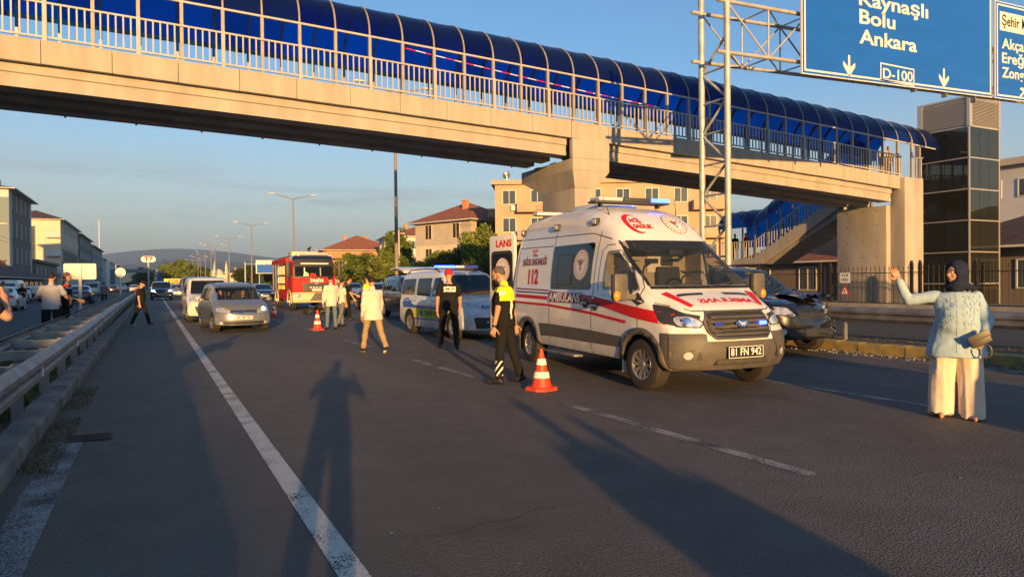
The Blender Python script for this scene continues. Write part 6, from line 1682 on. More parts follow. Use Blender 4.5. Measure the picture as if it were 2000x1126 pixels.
# notice and warning triangle on the fence
ns_ = thing('notice_board', 'faded yellow notice with a red warning triangle beneath it on the fence', 'sign', (30.45, 23.65, 0))
mb = MB(); mb.bb(0, .02, -.28, .28, 1.25, 1.75); nb_ = mb.build('notice', 'paper', ns_)
for i, (t_, z) in enumerate((('119', 1.62), ('1021', 1.40))):
    me = mtext(t_, .15, .004, .34)
    for v in me.vertices: v.co = Vector((-.003, -v.co.x, v.co.y))
    link('lettering', me, 'black_mark', nb_, loc=(0, 0, z))
def tri(r, x, mt, nm, par):
    mb = MB(); mb.prism([(r * math.sin(2 * PI * i / 3), .82 + r * math.cos(2 * PI * i / 3)) for i in range(3)], 'X', x, x + .012); return mb.build(nm, mt, par)
tr_ = tri(.33, 0, 'red_mark', 'warning_triangle', ns_); tri(.21, -.008, 'sign_white', 'triangle_field', tr_)
mb = MB(); mb.bb(-.014, -.010, -.018, .018, .80, .92); mb.bb(-.014, -.010, -.018, .018, .74, .77); mb.build('exclamation_mark', 'black_mark', tr_)

# ------------------------------------------------------------------ buildings
mat('plaster_peach', (.50, .36, .24), .9, var=.12, vscale=.5, bump=.1); mat('plaster_cream', (.66, .58, .44), .9, var=.1, vscale=.5); mat('plaster_grey', (.52, .46, .38), .9, var=.12, vscale=.6)
mat('plaster_white', (.60, .60, .60), .9, var=.1, vscale=.4); mat('plaster_brown', (.20, .165, .145), .9, var=.15, vscale=.5); mat('plaster_teal', (.20, .25, .27), .9); mat('plaster_orange', (.55, .24, .11), .9, var=.1)
mat('win_glass', (.06, .08, .10), .07, spec=.4); mat('win_frame', (.62, .60, .56), .5); mat('void', (.03, .025, .02), .95)
def tile_mat(n, c):
    m = mat(n, c, .85, var=.35, vscale=2.5, detail=6); N = m.node_tree.nodes; L = m.node_tree.links
    w_ = N.new('ShaderNodeTexWave'); w_.inputs['Scale'].default_value = 2.2; w_.bands_direction = 'Z'; tc = N.new('ShaderNodeTexCoord'); L.new(tc.outputs['Object'], w_.inputs['Vector'])
    bp = N.new('ShaderNodeBump'); bp.inputs['Distance'].default_value = .05; L.new(w_.outputs['Fac'], bp.inputs['Height']); L.new(bp.outputs[0], N['Principled BSDF'].inputs['Normal'])
tile_mat('roof_tile', (.36, .125, .06)); tile_mat('roof_dark', (.09, .055, .045))
_wm = {}
def window(parent, x, y, z, w_, h, face, fr='win_frame', gl='win_glass', bars=1, lean=0):
    key = (round(w_, 2), round(h, 2), fr, gl, bars)
    if key not in _wm:
        f = MB(); t = .07
        for a, b_, c, d in ((-w_ / 2, w_ / 2, -t, 0), (-w_ / 2, w_ / 2, h, h + t), (-w_ / 2 - t, -w_ / 2, -t, h + t), (w_ / 2, w_ / 2 + t, -t, h + t)): f.bb(a, b_, -.06, .02, c, d)
        for i in range(1, bars + 1): f.bb(-w_ / 2 + w_ * i / (bars + 1) - .03, -w_ / 2 + w_ * i / (bars + 1) + .03, -.05, -.02, 0, h)
        g_ = MB(); g_.bb(-w_ / 2, w_ / 2, -.018, -.002, 0, h)
        a = f.mesh('window'); a.materials.append(M(fr)); b_ = g_.mesh('pane'); b_.materials.append(M(gl)); _wm[key] = (a, b_)
    a, b_ = _wm[key]
    o = bpy.data.objects.new('window', a); COL.objects.link(o); o.parent = parent; o.location = (x, y, z)
    o.rotation_euler = (0, 0, {'S': 0, 'W': -PI / 2, 'E': PI / 2, 'N': PI}[face])
    p = bpy.data.objects.new('pane', b_); COL.objects.link(p); p.parent = o
    return o
def building(name, label, x0, x1, y0, y1, h, floors, wall, faces, roof='flat', rmat='roof_tile', group=None, base=0, win=(1.3, 1.4), gl='win_glass', upper=None, balc=None, fr='win_frame', over=.5, rh=1.9, gf=True, cat='building'):
    r = thing(name, label, cat, (x0, y0, 0), 0, group); W, D = x1 - x0, y1 - y0
    mb = MB(); mb.bb(0, W, 0, D, -.1, h); mb.build('walls', wall, r)
    if upper:
        z0, um = upper; mb = MB(); mb.bb(-.03, W + .03, -.03, D + .03, z0, h - .01); mb.build('upper_walls', um, r)
    fh = (h - base) / floors
    for f in range(floors):
        if f == 0 and not gf: continue
        z = base + f * fh + fh * .30
        for face, n in faces:
            for i in range(n):
                t = (i + .5) / n; e = .035 if upper and z > upper[0] - .5 else .0
                if face == 'S': window(r, W * t, -e, z, win[0], win[1], 'S', fr, gl)
                if face == 'W': window(r, -e, D * t, z, win[0], win[1], 'W', fr, gl)
                if face == 'E': window(r, W + e, D * t, z, win[0], win[1], 'E', fr, gl)
    if balc:
        for face, ts, dp, wd, bm_ in balc:
            for t in ts:
                for f in range(1, floors):
                    z = base + f * fh
                    mb = MB(); c = (W * t, -dp / 2) if face == 'S' else (-dp / 2, D * t) if face == 'W' else (W + dp / 2, D * t)
                    dx, dy = (wd, dp) if face == 'S' else (dp, wd)
                    mb.box((c[0], c[1], z), (dx, dy, .14)); 
                    for s_ in (-1, 1):
                        if face == 'S': mb.box((c[0] + s_ * (dx / 2 - .05), c[1], z + .5), (.10, dy, .9))
                        else: mb.box((c[0], c[1] + s_ * (dy / 2 - .05), z + .5), (dx, .10, .9))
                    if face == 'S': mb.box((c[0], -dp + .05, z + .52), (dx - .2, .1, .86))
                    else: mb.box((c[0] + (-1 if face == 'W' else 1) * (dp / 2 - .05), c[1], z + .52), (.1, dy - .2, .86))
                    mb.build('balcony', bm_, r)
    if roof == 'flat':
        mb = MB(); mb.bb(-over, W + over, -over, D + over, h, h + .45); mb.build('cornice', wall if wall != 'plaster_white' else 'plaster_grey', r)
    else:
        o_ = over; rg = min(W, D) / 2
        a, b_, c, d = (-o_, -o_), (W + o_, -o_), (W + o_, D + o_), (-o_, D + o_)
        if D >= W: e, f = (W / 2, rg), (W / 2, D - rg)
        else: e, f = (rg, D / 2), (W - rg, D / 2)
        mb = MB(); vs = [(p[0], p[1], h + .02) for p in (a, b_, c, d)] + [(e[0], e[1], h + rh), (f[0], f[1], h + rh)]
        fs = [(0, 1, 4), (1, 2, 5, 4), (2, 3, 5), (3, 0, 4, 5), (3, 2, 1, 0)] if D >= W else [(0, 1, 5, 4), (1, 2, 5), (2, 3, 4, 5), (3, 0, 4), (3, 2, 1, 0)]
        mb.add(vs, fs); ro = mb.build('roof', rmat, r)
        mb = MB(); mb.bb(-o_ + .02, W + o_ - .02, -o_ + .02, D + o_ - .02, h - .10, h + .015); mb.build('eaves', 'plaster_white', ro)
        for cx, cy in ((W * .3, D * .35), (W * .65, D * .6)):
            mb = MB(); mb.box((cx, cy, h + rh * .8), (.6, .6, 1.1)); mb.box((cx, cy, h + rh * .8 + .6), (.8, .8, .1)); mb.build('chimney', 'plaster_orange', ro)
    return r
def satellite(parent, x, y, z):
    mb = MB(); mb.lathe([(.01, 0), (.25, .05), (.42, .16), (.43, .18), (.25, .08), (.01, .03)], 16, 'Y', (0, 0, 0)); o = mb.build('satellite_dish', 'rim', parent, 60, loc=(x, y, z)); o.rotation_euler = (R_(25), 0, .4)
    mb = MB(); mb.tube((x, y, z - .7), (x, y, z), .03); mb.build('dish_mast', 'rim', parent)
# right side
b1 = building('apartment_block', 'peach apartment block with balconies behind the bridge pier', 32.5, 56.5, 67.7, 84, 11.7, 4, 'plaster_peach', [('S', 8), ('W', 4)], balc=[('S', (.17, .52, .93), 1.2, 3.4, 'plaster_peach'), ('W', (.45,), 1.2, 4.4, 'plaster_peach')], over=.4)
b1.rotation_euler = (0, 0, R_(-30)); satellite(b1, 1.2, 1.5, 12.9); satellite(b1, 3.5, 3, 12.7)
for x, z in ((2.1, 9.2), (2.1, 6.3), (14.2, 9.3)):
    mb = MB(); mb.box((x, -.2, z), (.8, .35, .55)); mb.lathe([(.2, -.02), (.2, .01), (.02, .01)], 12, 'Y', (x, -.4, z)); mb.build('air_conditioner', 'win_frame', b1)
b2 = building('unfinished_house', 'cream and grey hip roofed house with empty window openings', 34.2, 43, 78, 88, 9.0, 3, 'plaster_cream', [('S', 3), ('W', 2)], 'hip', over=.9, win=(1.15, 1.75), gl='void', upper=(6.1, 'plaster_grey'), rh=2.6, fr='plaster_cream'); b2.rotation_euler = (0, 0, R_(22))
b3 = building('villa', 'low tiled house with an orange parapet behind the bushes', 32.5, 47, 150, 165, 8.4, 3, 'plaster_peach', [('S', 6), ('W', 4)], 'hip', over=1.2, rh=3.6); b3.rotation_euler = (0, 0, R_(-8))
mb = MB(); mb.bb(-2.4, 14, -2.2, -2.0, 6.6, 7.8); mb.bb(-2.6, -2.4, -2.2, 12, 6.6, 7.8)
for i in range(9): mb.bb(-2.2 + i * 1.6, -2.0 + i * 1.6, -2.1, -1.9, 7.8, 8.5)
mb.build('parapet', 'plaster_orange', b3)
b4 = building('house', 'pale yellow house with a red roof between the tree and the grey house', 38.5, 52, 126, 140, 10, 3, 'plaster_cream', [('S', 4), ('W', 2)], 'hip', over=.6, rh=2.4); b4.rotation_euler = (0, 0, R_(-10))
b5 = building('roof_shed', 'brown building with dark hipped roof beneath the stair flight', 38, 48, 26.5, 38, 2.6, 1, 'plaster_brown', [('W', 3)], 'hip', 'roof_tile', over=.9, rh=2.6)
b6 = building('grey_house', 'pale grey house with recessed balcony right of the lift tower', 52, 64, 22, 33, 9.0, 3, 'plaster_white', [('W', 4), ('S', 3)], over=.5, win=(1.6, 1.1))
mb = MB(); mb.bb(-.05, .3, .8, 3.4, 7.0, 8.4); mb.build('recess_lit_tone', 'plaster_orange', b6)  # orange block; the sunlit look of the recess is put into its colour
b7 = building('dark_roofed_hall', 'low hall with dark tiled roof behind the lift tower', 40, 50, 12, 25, 3.1, 1, 'plaster_brown', [('W', 4)], 'hip', 'roof_dark', over=1.0, rh=2.6)
mb = MB(); mb.bb(36.2, 36.5, 17.5, 18.4, -.1, 2.6); cab = mb.build('gate_pillar', 'plaster_cream'); tag(cab, 'pale plastered pillar behind the iron fence right of the lift tower', 'pillar')
# left row
GL = 'terrace buildings along the left road'
l1 = building('white_block', 'white and brown four storey block nearest on the left side', -30, -17.2, 116, 136, 14.7, 4, 'plaster_white', [('E', 5)], 'hip', 'roof_dark', win=(.8, 2.0), over=.9, rh=1.6, group=GL)
mb = MB(); mb.bb(12.8, 12.808, 2.2, 18.8, 3.2, 14.5); mb.build('brown_cladding', 'plaster_brown', l1)
mb = MB(); mb.bb(11.2, 12.83, -.08, .0, 3, 13.5); mb.build('corner_strip', 'plaster_teal', l1)
mb = MB(); mb.bb(0, 11.2, -.05, .02, 13.75, 16.4); mb.bb(0, 11.2, 0, 5, 13.75, 16.3); mb.build('gable', 'plaster_cream', l1)
mb = MB(); mb.prism([(6.3, 11.8), (7.6, 12.2), (7.0, 11.3), (7.6, 10.4), (6.3, 10.8)], 'Y', -.12, -.06); mb.build('wall_emblem', 'plaster_grey', l1)
l2 = building('pale_block', 'pale four storey block with stacked corner balconies', -27, -17.2, 176, 215, 15.4, 4, 'plaster_cream', [('E', 8)], 'hip', 'roof_dark', win=(1.4, 1.7), over=.9, rh=2.2, balc=[('S', (.88,), 1.3, 2.6, 'plaster_white')], group=GL)
mb = MB(); mb.bb(1.5, 5.2, -.06, -.0, 2.8, 13.8); mb.build('glass_bay', 'win_glass', l2)
mb = MB()
for z in (2.8, 6.6, 10.2, 13.7): mb.bb(1.4, 5.3, -.12, -.07, z, z + .2)
for x in (1.4, 3.3, 5.2): mb.bb(x, x + .15, -.12, -.07, 2.8, 13.9)
mb.build('bay_frame', 'black_plastic', l2)
mb = MB(); mb.bb(9.8, 9.808, 4, 38, 3, 9.4); mb.build('stone_cladding', 'plaster_brown', l2)
l3 = building('brown_block', 'long dark brown block beyond the balcony block', -27, -17.4, 222, 262, 15.3, 4, 'plaster_brown', [('E', 9), ('S', 2)], 'hip', 'roof_dark', win=(1.3, 1.8), over=.8, rh=1.8, balc=[('S', (.85,), 1.2, 2.4, 'plaster_cream')], group=GL)
l4 = building('teal_block', 'narrow dark teal block in the middle of the left row', -27, -17.4, 266, 318, 14.4, 4, 'plaster_teal', [('E', 10)], 'hip', 'roof_dark', win=(1.3, 1.8), over=.8, rh=1.6, group=GL)
l5 = building('yellow_top_house', 'cream house with a sunlit roof terrace in the left row', -29, -17.8, 330, 352, 12.0, 4, 'plaster_grey', [('E', 4), ('S', 2)], group=GL)
mb = MB(); mb.bb(2, 9, 2, 9, 12.4, 15.6); mb.bb(1.5, 9.6, 1.4, 9.6, 15.6, 16.0); mb.build('roof_room', 'plaster_cream', l5)
l6 = building('grey_white_block', 'white block with dark roof at the far end of the left row', -30, -17.6, 372, 430, 12.2, 4, 'plaster_white', [('E', 10), ('S', 3)], 'hip', 'roof_dark', rh=1.5, group=GL)
l7 = building('end_block', 'last pale block of the left row before the hills', -30, -18, 450, 520, 12.5, 4, 'plaster_grey', [('E', 8), ('S', 3)], group=GL)
l8 = building('restaurant', 'low restaurant with a dark brown tiled awning roof on the left', -20, -13.0, 80, 112, 2.4, 1, 'plaster_brown', [('E', 8), ('S', 2)], 'hip', 'roof_dark', over=.7, rh=1.8, win=(2.4, 1.2), group=GL)
l9 = building('low_shop', 'low shop with painted upper storey behind the lamp post', -27, -17.3, 140, 170, 5.4, 2, 'plaster_brown', [('E', 6), ('S', 3)], group=GL)
# unseen blocks added on this side, heights and gaps set to shade left lanes
for i, (ya_, yb_, hh) in enumerate(((-150, -128, 11), (-126, -100, 8.6), (-99.4, -74, 8.2), (-73.4, -64.8, 8.2), (-61.8, -54.1, 8.2), (-51.1, -30, 8.1), (-28.6, -6, 8.4), (-4.6, 20, 9.0), (21, 50, 8.2))):
    building('street_shade_block', 'unseen shade-casting block beside the left road behind the camera, number %s' % ('one two three four five six seven eight nine'.split()[i]), -31, -17.4, ya_, yb_, hh, 3, ('plaster_cream', 'plaster_grey', 'plaster_white')[i % 3], [('E', 3)], group='unseen shade-casting blocks')
for i, (x0_, ya_, yb_, hh) in enumerate(((-52, -120, 10, 15.0), (-60, 12, 100, 17.5))):  # unseen second row, added as further shade casters on the left
    building('rear_shade_block', ('unseen shade-casting block in the second row behind the camera', 'tall unseen shade-casting block behind the restaurant')[i], x0_, x0_ + 14, ya_, yb_, hh, 5, 'plaster_grey', [('E', 8)], group='unseen shade-casting blocks')
# mosque, far houses
ms = thing('mosque', 'small cream mosque with two pointed minarets far down the road', 'mosque', (24.2, 318, 0))
mb = MB(); mb.bb(-3.5, 4, 0, 9, 0, 5.2); mb.sphere((0, 4, 5.2), (3, 3, 2.8), 18, 8); mb.build('prayer_hall', 'plaster_cream', ms, 40)
for x in (-1.2, 3.3):
    mb = MB(); mb.tube((x, -.6, 0), (x, -.6, 8.0), .62, .55, 10); mb.tube((x, -.6, 6.0), (x, -.6, 6.4), .9, .9, 10); mb.tube((x, -.6, 8.0), (x, -.6, 11.0), .6, .03, 10); mb.build('minaret', 'plaster_cream', ms, 40)
building('far_house', 'cream gabled house right of the mosque', 28.5, 37.5, 316, 326, 6.0, 2, 'plaster_cream', [('S', 4)], 'hip', 'roof_dark', rh=2.2)
building('far_house', 'small orange roofed house under the hanging sign board', 1.5, 6, 330, 338, 5.0, 1, 'plaster_orange', [('S', 2)], 'hip', rh=1.6)
fb = thing('far_footbridge', 'distant blue footbridge with stair tower crossing the road', 'bridge', (0, 0, 0))
mb = MB(); mb.bb(-14, 1.6, 300, 303, 6.0, 7.3); mb.build('deck', 'plaster_teal', fb); mb = MB(); mb.bb(1.6, 4.0, 298, 304, 0, 7.3); mb.build('stair_tower', 'blue_mark', fb); mb = MB(); mb.bb(-14, -12.5, 300, 303, 0, 6); mb.build('pier', 'plaster_teal', fb)
# banner
bn = thing('banner', 'long yellow banner with dark lettering at the roadside', 'banner', (8.2, 250, 0))
mb = MB(); mb.bb(-5, 6, 0, .1, 1.6, 3.3); o = mb.build('cloth', 'yellow_mark', bn); me = mtext('YOKUMAZA', 1.3, .04, 9)
for v in me.vertices: v.co = Vector((v.co.x + .5, -.03, v.co.y))
link('lettering', me, 'darkred_mark', bn, loc=(0, 0, 2.45))
# ------------------------------------------------------------------ signs seen from behind, shop sign, direction sign
rs_ = thing('road_sign', 'blank back of a rectangular road sign on its post beside the guard rail', 'sign', (-2.45, 31.3, 0))
mb = MB(); mb.prism(rrect(-.53, .53, 1.72, 2.32, .06), 'Y', -.01, .01); mb.build('panel', 'sign_white', rs_); mb = MB(); mb.bb(-.05, .05, -.07, -.015, -.1, 2.25); mb.build('post', 'galv_post', rs_)
rd = thing('road_sign', 'small round road sign seen from behind on a thin post', 'sign', (-2.2, 62, 0))
mb = MB(); mb.prism(disc(0, 2.45, .36, 24), 'Y', -.01, .01); mb.build('disc', 'sign_white', rd); mb = MB(); mb.tube((0, -.05, -.1), (0, -.05, 2.6), .05); mb.build('post', 'sign_white', rd)
t7 = thing('shop_sign', 'white oval sign with red T7 on a tall pole', 'sign', (-1.3, 292, 0))
mb = MB(); mb.prism(rrect(-2.4, 2.4, 9.7, 11.9, 1.05, 6), 'Y', -.4, .4); p_ = mb.build('board', 'white_mark', t7); mb = MB(); mb.tube((0, 0, 0), (0, 0, 9.7), .35); mb.build('pole', 'plaster_grey', t7, 60)
me = mtext('T7', 2.2, .08, 3.0)
for v in me.vertices: v.co = Vector((v.co.x, -.43, v.co.y))
link('lettering', me, 'red_mark', p_, loc=(0, 0, 10.8))
ds = thing('direction_sign', 'blue and white direction sign beyond the fire engine', 'sign', (21.3, 157, 0))
mb = MB(); mb.bb(-1.9, 2.6, 0, .1, 3.6, 6.4); p_ = mb.build('board', 'sign_white', ds); mb = MB(); mb.bb(-1.7, 2.5, -.02, -.005, 3.7, 5.5); mb.build('blue_field', 'sign_blue', p_)
mb = MB(); mb.tube((-1.2, .2, 0), (-1.2, .2, 6.2), .1); mb.tube((-4.0, .2, 0), (-4.0, .2, 6), .16); mb.tube((-4, .2, 5.6), (-1, .2, 5.6), .06); mb.build('post', 'galv_post', ds)
# ------------------------------------------------------------------ street lamps
def lamp(x, y, h, label, double=True, arm=1.9, grp='street lamps along the road'):
    r = thing('street_lamp', label, 'street lamp', (x, y, 0), 0, grp)
    mb = MB(); mb.tube((0, 0, -.1), (0, 0, h - .3), .13, .07, 10); mb.build('pole', 'lamp_pole', r, 60)
    for s_ in ((-1, 1) if double else (1,)):
        mb = MB(); mb.path([(0, 0, h - .35), (s_ * .5, 0, h - .18), (s_ * arm, 0, h + .12)], [.06, .05, .035], 8); a = mb.build('arm', 'lamp_pole', r, 60)
        mb = MB(); mb.sphere((s_ * (arm + .28), 0, h + .17), (.42, .16, .075), 12, 8); mb.build('lamp_head', 'lamp_head', a, 60)
    return r
mat('lamp_pole', (.24, .21, .18), .6, var=.1); mat('lamp_head', (.72, .68, .58), .4)
ords = 'first second third fourth fifth sixth seventh eighth ninth tenth'.split()
lamp(13.5, 42.3, 13.5, 'tall lamp post rising behind the police van up past the bridge')
for i, y in enumerate((78, 114, 149.5, 184.5, 220, 256, 292)): lamp(13.5, y, 10.6 if i else 10.8, ['double armed street lamp standing above the fire engine', 'double armed street lamp just left of the fire engine'][i] if i < 2 else 'double armed street lamp, %s beyond the fire engine' % ords[i])
for i, (px, tp) in enumerate(((413, 478), (402, 498), (392, 503), (388, 509))):
    d = 9.1 * F_PX / (555 - tp); p_ = PD(px, 555, d); lamp(p_.x, p_.y, 10.6, 'pale distant street lamp over the minibus, %s from the right' % ords[i])
lamp(-13.0, 73, 6.6, 'single armed lamp on a concrete pole before the low shop', False, 1.5)
mb = MB(); mb.tube((-19, 330, 14), (-19, 330, 27.5), .16, .12, 8); tag(mb.build('mast', 'rim', None, 60), 'thin pale mast standing up behind the left roofs', 'mast')
for px in (192,): pass
pw_ = thing('power_pole', 'concrete power pole with crossarm in front of the red roofed houses', 'pole', (31.0, 96, 0))
mb = MB(); mb.tube((0, 0, 0), (0, 0, 8.8), .17, .11, 8); mb.bb(-.9, .9, -.05, .05, 8.3, 8.45); mb.build('pole', 'plaster_grey', pw_)
# wires
wr = MB()
for z in (8.4, 8.1): wr.path([(31 + 5 * t, 96 - 34 * t, z - 2.0 * t * (1 - t) + 1.0 * t) for t in np.linspace(0, 1, 10)], .018, 4)
for z in (6.4, 6.0): wr.path([(-13 - .5 * t, 73 + 55 * t, z + .8 * t - 1.4 * t * (1 - t)) for t in np.linspace(0, 1, 10)], .015, 4)
for z in (6.2, 5.8): wr.path([(-13 - .5 * t, 73 - 55 * t, z + .8 * t - 1.4 * t * (1 - t)) for t in np.linspace(0, 1, 10)], .015, 4)
tag(wr.build('overhead_wires', 'black_plastic'), 'thin sagging overhead wires between the poles', 'wires')
# ------------------------------------------------------------------ trees
mat('leaf_a', (.11, .15, .025), .7, var=.5, vscale=3, spec=.25); mat('leaf_b', (.17, .21, .035), .7, var=.5, vscale=3, spec=.25); mat('leaf_c', (.05, .08, .02), .75, var=.4, vscale=3, spec=.2)
mat('bark', (.09, .07, .05), .95, var=.3, vscale=6, bump=.4)
def crown_mesh(n, seed, hedge=False, leaf=.075):
    rnd = random.Random(seed); vs = []; fs = []; cl = []
    for i in range(34):
        while 1:
            p = Vector((rnd.uniform(-1, 1), rnd.uniform(-1, 1), rnd.uniform(-1, 1)))
            if .35 < p.length < 1: break
        if hedge: p = Vector((p.x, p.y, p.z * .9))
        cl.append((p * (.82 if not hedge else .95), rnd.uniform(.22, .42)))
    for i in range(n):
        c, r = rnd.choice(cl); d = Vector((rnd.gauss(0, 1), rnd.gauss(0, 1), rnd.gauss(0, 1))).normalized(); p = c + d * r * (rnd.random() ** .35)
        a = Vector((rnd.gauss(0, 1), rnd.gauss(0, 1), rnd.gauss(0, 1))).normalized(); b_ = (d + a * .8).normalized().orthogonal().normalized(); q = b_.cross(a)
        if q.length < .1: continue
        q.normalize(); l_ = leaf * rnd.uniform(.6, 1.3); k = len(vs)
        vs += [p - b_ * l_, p + q * l_ * .55, p + b_ * l_, p - q * l_ * .55]; fs.append((k, k + 1, k + 2, k + 3))
    me = bpy.data.meshes.new('crown'); me.from_pydata(vs, [], fs); return me
CR_ = []
for i, (n, mt) in enumerate(((7500, 'leaf_a'), (7500, 'leaf_b'), (7500, 'leaf_c'), (6000, 'leaf_a'))):
    me = crown_mesh(n, 40 + i, leaf=.062); me.materials.append(M(mt)); CR_.append(me)
def tree(label, x, y, h, r, v, rz_=None, grp=None, nm='tree', low=.25):
    t = thing(nm, label, 'tree' if nm == 'tree' else 'bush', (x, y, 0), random.uniform(0, 6), grp)
    mb = MB(); mb.path([(0, 0, -.1), (.08, .03, h * .3), (-.03, .05, h * .55), (.05, 0, h * .8)], [.05 * h * .5 + .05, .035 * h * .5 + .03, .05, .02], 8)
    for k in range(5):
        a = k * 1.3; z = h * (.35 + .08 * k); mb.path([(0, 0, z), (math.cos(a) * r * .4, math.sin(a) * r * .4, z + h * .12), (math.cos(a) * r * .75, math.sin(a) * r * .75, z + h * .2)], [.05, .035, .012], 6)
    mb.build('trunk', 'bark', t, 60)
    o = bpy.data.objects.new('crown', CR_[v]); COL.objects.link(o); o.parent = t; hz_ = h * (1 - low) / 2; o.location = (0, 0, h * low + hz_); o.scale = (r, r, hz_)
    return t
TG = 'trees and bushes beyond the side road'
for i, (x, y, h, r, v, lb, nm) in enumerate((
    (29.2, 116, 6.4, 3.6, 1, 'round clipped green tree directly right of the fire engine', 'tree'), (29.6, 107, 6.2, 3.6, 0, 'broad green tree, second right of the fire engine', 'tree'), (30.0, 98, 5.9, 3.4, 1, 'broad bushy tree left of the tall lamp post', 'tree'),
    (30.2, 90, 4.2, 2.6, 2, 'dark bush at the foot of the tall lamp post', 'bush'), (35.5, 110, 10.4, 3.2, 0, 'tall pointed tree in front of the pale yellow house', 'tree'),
    (28.9, 76, 5.0, 2.7, 1, 'leafy bush below the unfinished house', 'bush'), (29.6, 71, 5.4, 2.4, 0, 'leafy tree above the police van roof', 'tree'), (30.3, 66.5, 7.4, 2.5, 1, 'bright leafy tree beside the open ambulance door', 'tree'), (30.6, 61, 5.0, 2.6, 2, 'dark green bush behind the ambulance door', 'bush'), (31.5, 57, 5.6, 2.6, 0, 'tree hidden partly by the ambulance rear', 'tree'),
    (8.5, 275, 10.2, 7, 1, 'large round tree above the yellow banner', 'tree'), (15, 285, 6.5, 6, 0, 'lower tree right of the round tree by the banner', 'tree'), (22, 190, 6.2, 4, 2, 'tree beneath the far direction sign', 'tree'), (25, 172, 5.6, 3.6, 0, 'tree half hidden behind the fire engine', 'tree'),
    (33, 300, 8, 5, 2, 'dark tree between the mosque and the cream house', 'tree'), (44, 300, 7.5, 5, 2, 'dark tree right of the far cream house', 'tree'), (20, 340, 9, 6, 2, 'tall dark tree beside the mosque', 'tree'), (-3.5, 330, 8.5, 5, 2, 'dark tree under the T7 sign', 'tree'), (41.5, 17, 3.6, 1.6, 1, 'green bush behind the iron fence right of the lift tower', 'bush'))):
    tree(lb, x, y, h, r, v, grp=TG, nm=nm, low=.05 if nm == 'bush' or h < 5 else .22)
# far treeline
rr_ = random.Random(4)
vs = []; fs = []
for i in range(26000):
    x = rr_.uniform(-320, 420); z = rr_.random() ** 1.3 * (4.6 + 2.6 * noise.noise(Vector((x * .03, 0, 0))) + 2.0 * noise.noise(Vector((x * .13, 3, 0)))); y = 560 + rr_.uniform(-30, 30); l_ = rr_.uniform(.4, .9); a = rr_.uniform(0, 3); k = len(vs)
    vs += [(x - l_ * math.cos(a), y, z - l_ * math.sin(a)), (x + l_ * math.sin(a) * .6, y + l_ * .4, z - l_ * .5), (x + l_ * math.cos(a), y, z + l_ * math.sin(a)), (x, y - .5, z + l_ * .7)]; fs.append((k, k + 1, k + 2, k + 3))
me = bpy.data.meshes.new('treeline'); me.from_pydata(vs, [], fs); o = link('treeline', me, 'leaf_c'); tag(o, 'far wood of dark trees along the foot of the hills', 'woods', kind='stuff')
# ------------------------------------------------------------------ hills
mat('hill', (.055, .08, .055), .95, var=.5, vscale=.004, detail=10)
def ridge(name, dist, pts, seed, back=900):
    """pts: (pixel, height pixel above the eye line) measured on the photograph"""
    vs = []; fs = []; n = 160; k = 9
    xs_ = np.linspace(pts[0][0], pts[-1][0], n); hs_ = smooth1(np.interp(xs_, [p[0] for p in pts], [p[1] for p in pts]), 4)
    for i in range(n):
        d = ray(xs_[i], 555); d = Vector((d.x, d.y, 0))
        for j in range(k):
            t = j / (k - 1); dd = dist - 1500 * (1 - t) if j < k else dist
            hgt_ = (hs_[i] / F_PX * dist) * (t ** .7); q = noise.noise(Vector((xs_[i] * .03, t * 3, seed))) * 70 * (1 - abs(2 * t - 1)) + noise.noise(Vector((xs_[i] * .12, t * 5, seed))) * 24 * t * (1.05 - t)
            vs.append(tuple((d * dd)) [:2] + (hgt_ + q,))
        vs.append(tuple(d * (dist + back))[:2] + (-20,))
    k += 1
    for i in range(n - 1):
        for j in range(k - 1): fs.append((i * k + j, (i + 1) * k + j, (i + 1) * k + j + 1, i * k + j + 1))
    me = bpy.data.meshes.new(name); me.from_pydata(vs, [], fs); o = link(name, me, 'hill', None, 180); o['kind'] = 'structure'; return o
ridge('hills', 6500, [(-500, 40), (0, 50), (200, 58), (240, 66), (300, 68), (345, 72), (375, 68), (420, 66), (470, 60), (530, 50), (600, 44), (800, 30), (1100, 20), (2400, 12)], 1)
ridge('low_hills', 4200, [(-500, 30), (100, 36), (240, 38), (300, 46), (350, 50), (420, 42), (480, 44), (540, 44), (600, 36), (800, 24), (1200, 12), (2400, 8)], 7)
# ------------------------------------------------------------------ air
hz = MB(); hz.bb(-8500, 8500, -1400, 9000, -1.06, 420)
hm = bpy.data.materials.new('haze'); hm.use_nodes = True; t = hm.node_tree; t.nodes.clear(); oo = t.nodes.new('ShaderNodeOutputMaterial'); pv = t.nodes.new('ShaderNodeVolumePrincipled')
pv.inputs['Color'].default_value = (.50, .72, 1.0, 1); pv.inputs['Density'].default_value = HAZE; pv.inputs['Anisotropy'].default_value = 0.1; t.links.new(pv.outputs[0], oo.inputs['Volume']); MATS['haze'] = hm
if HAZE: tag(hz.build('haze', 'haze'), kind='stuff')
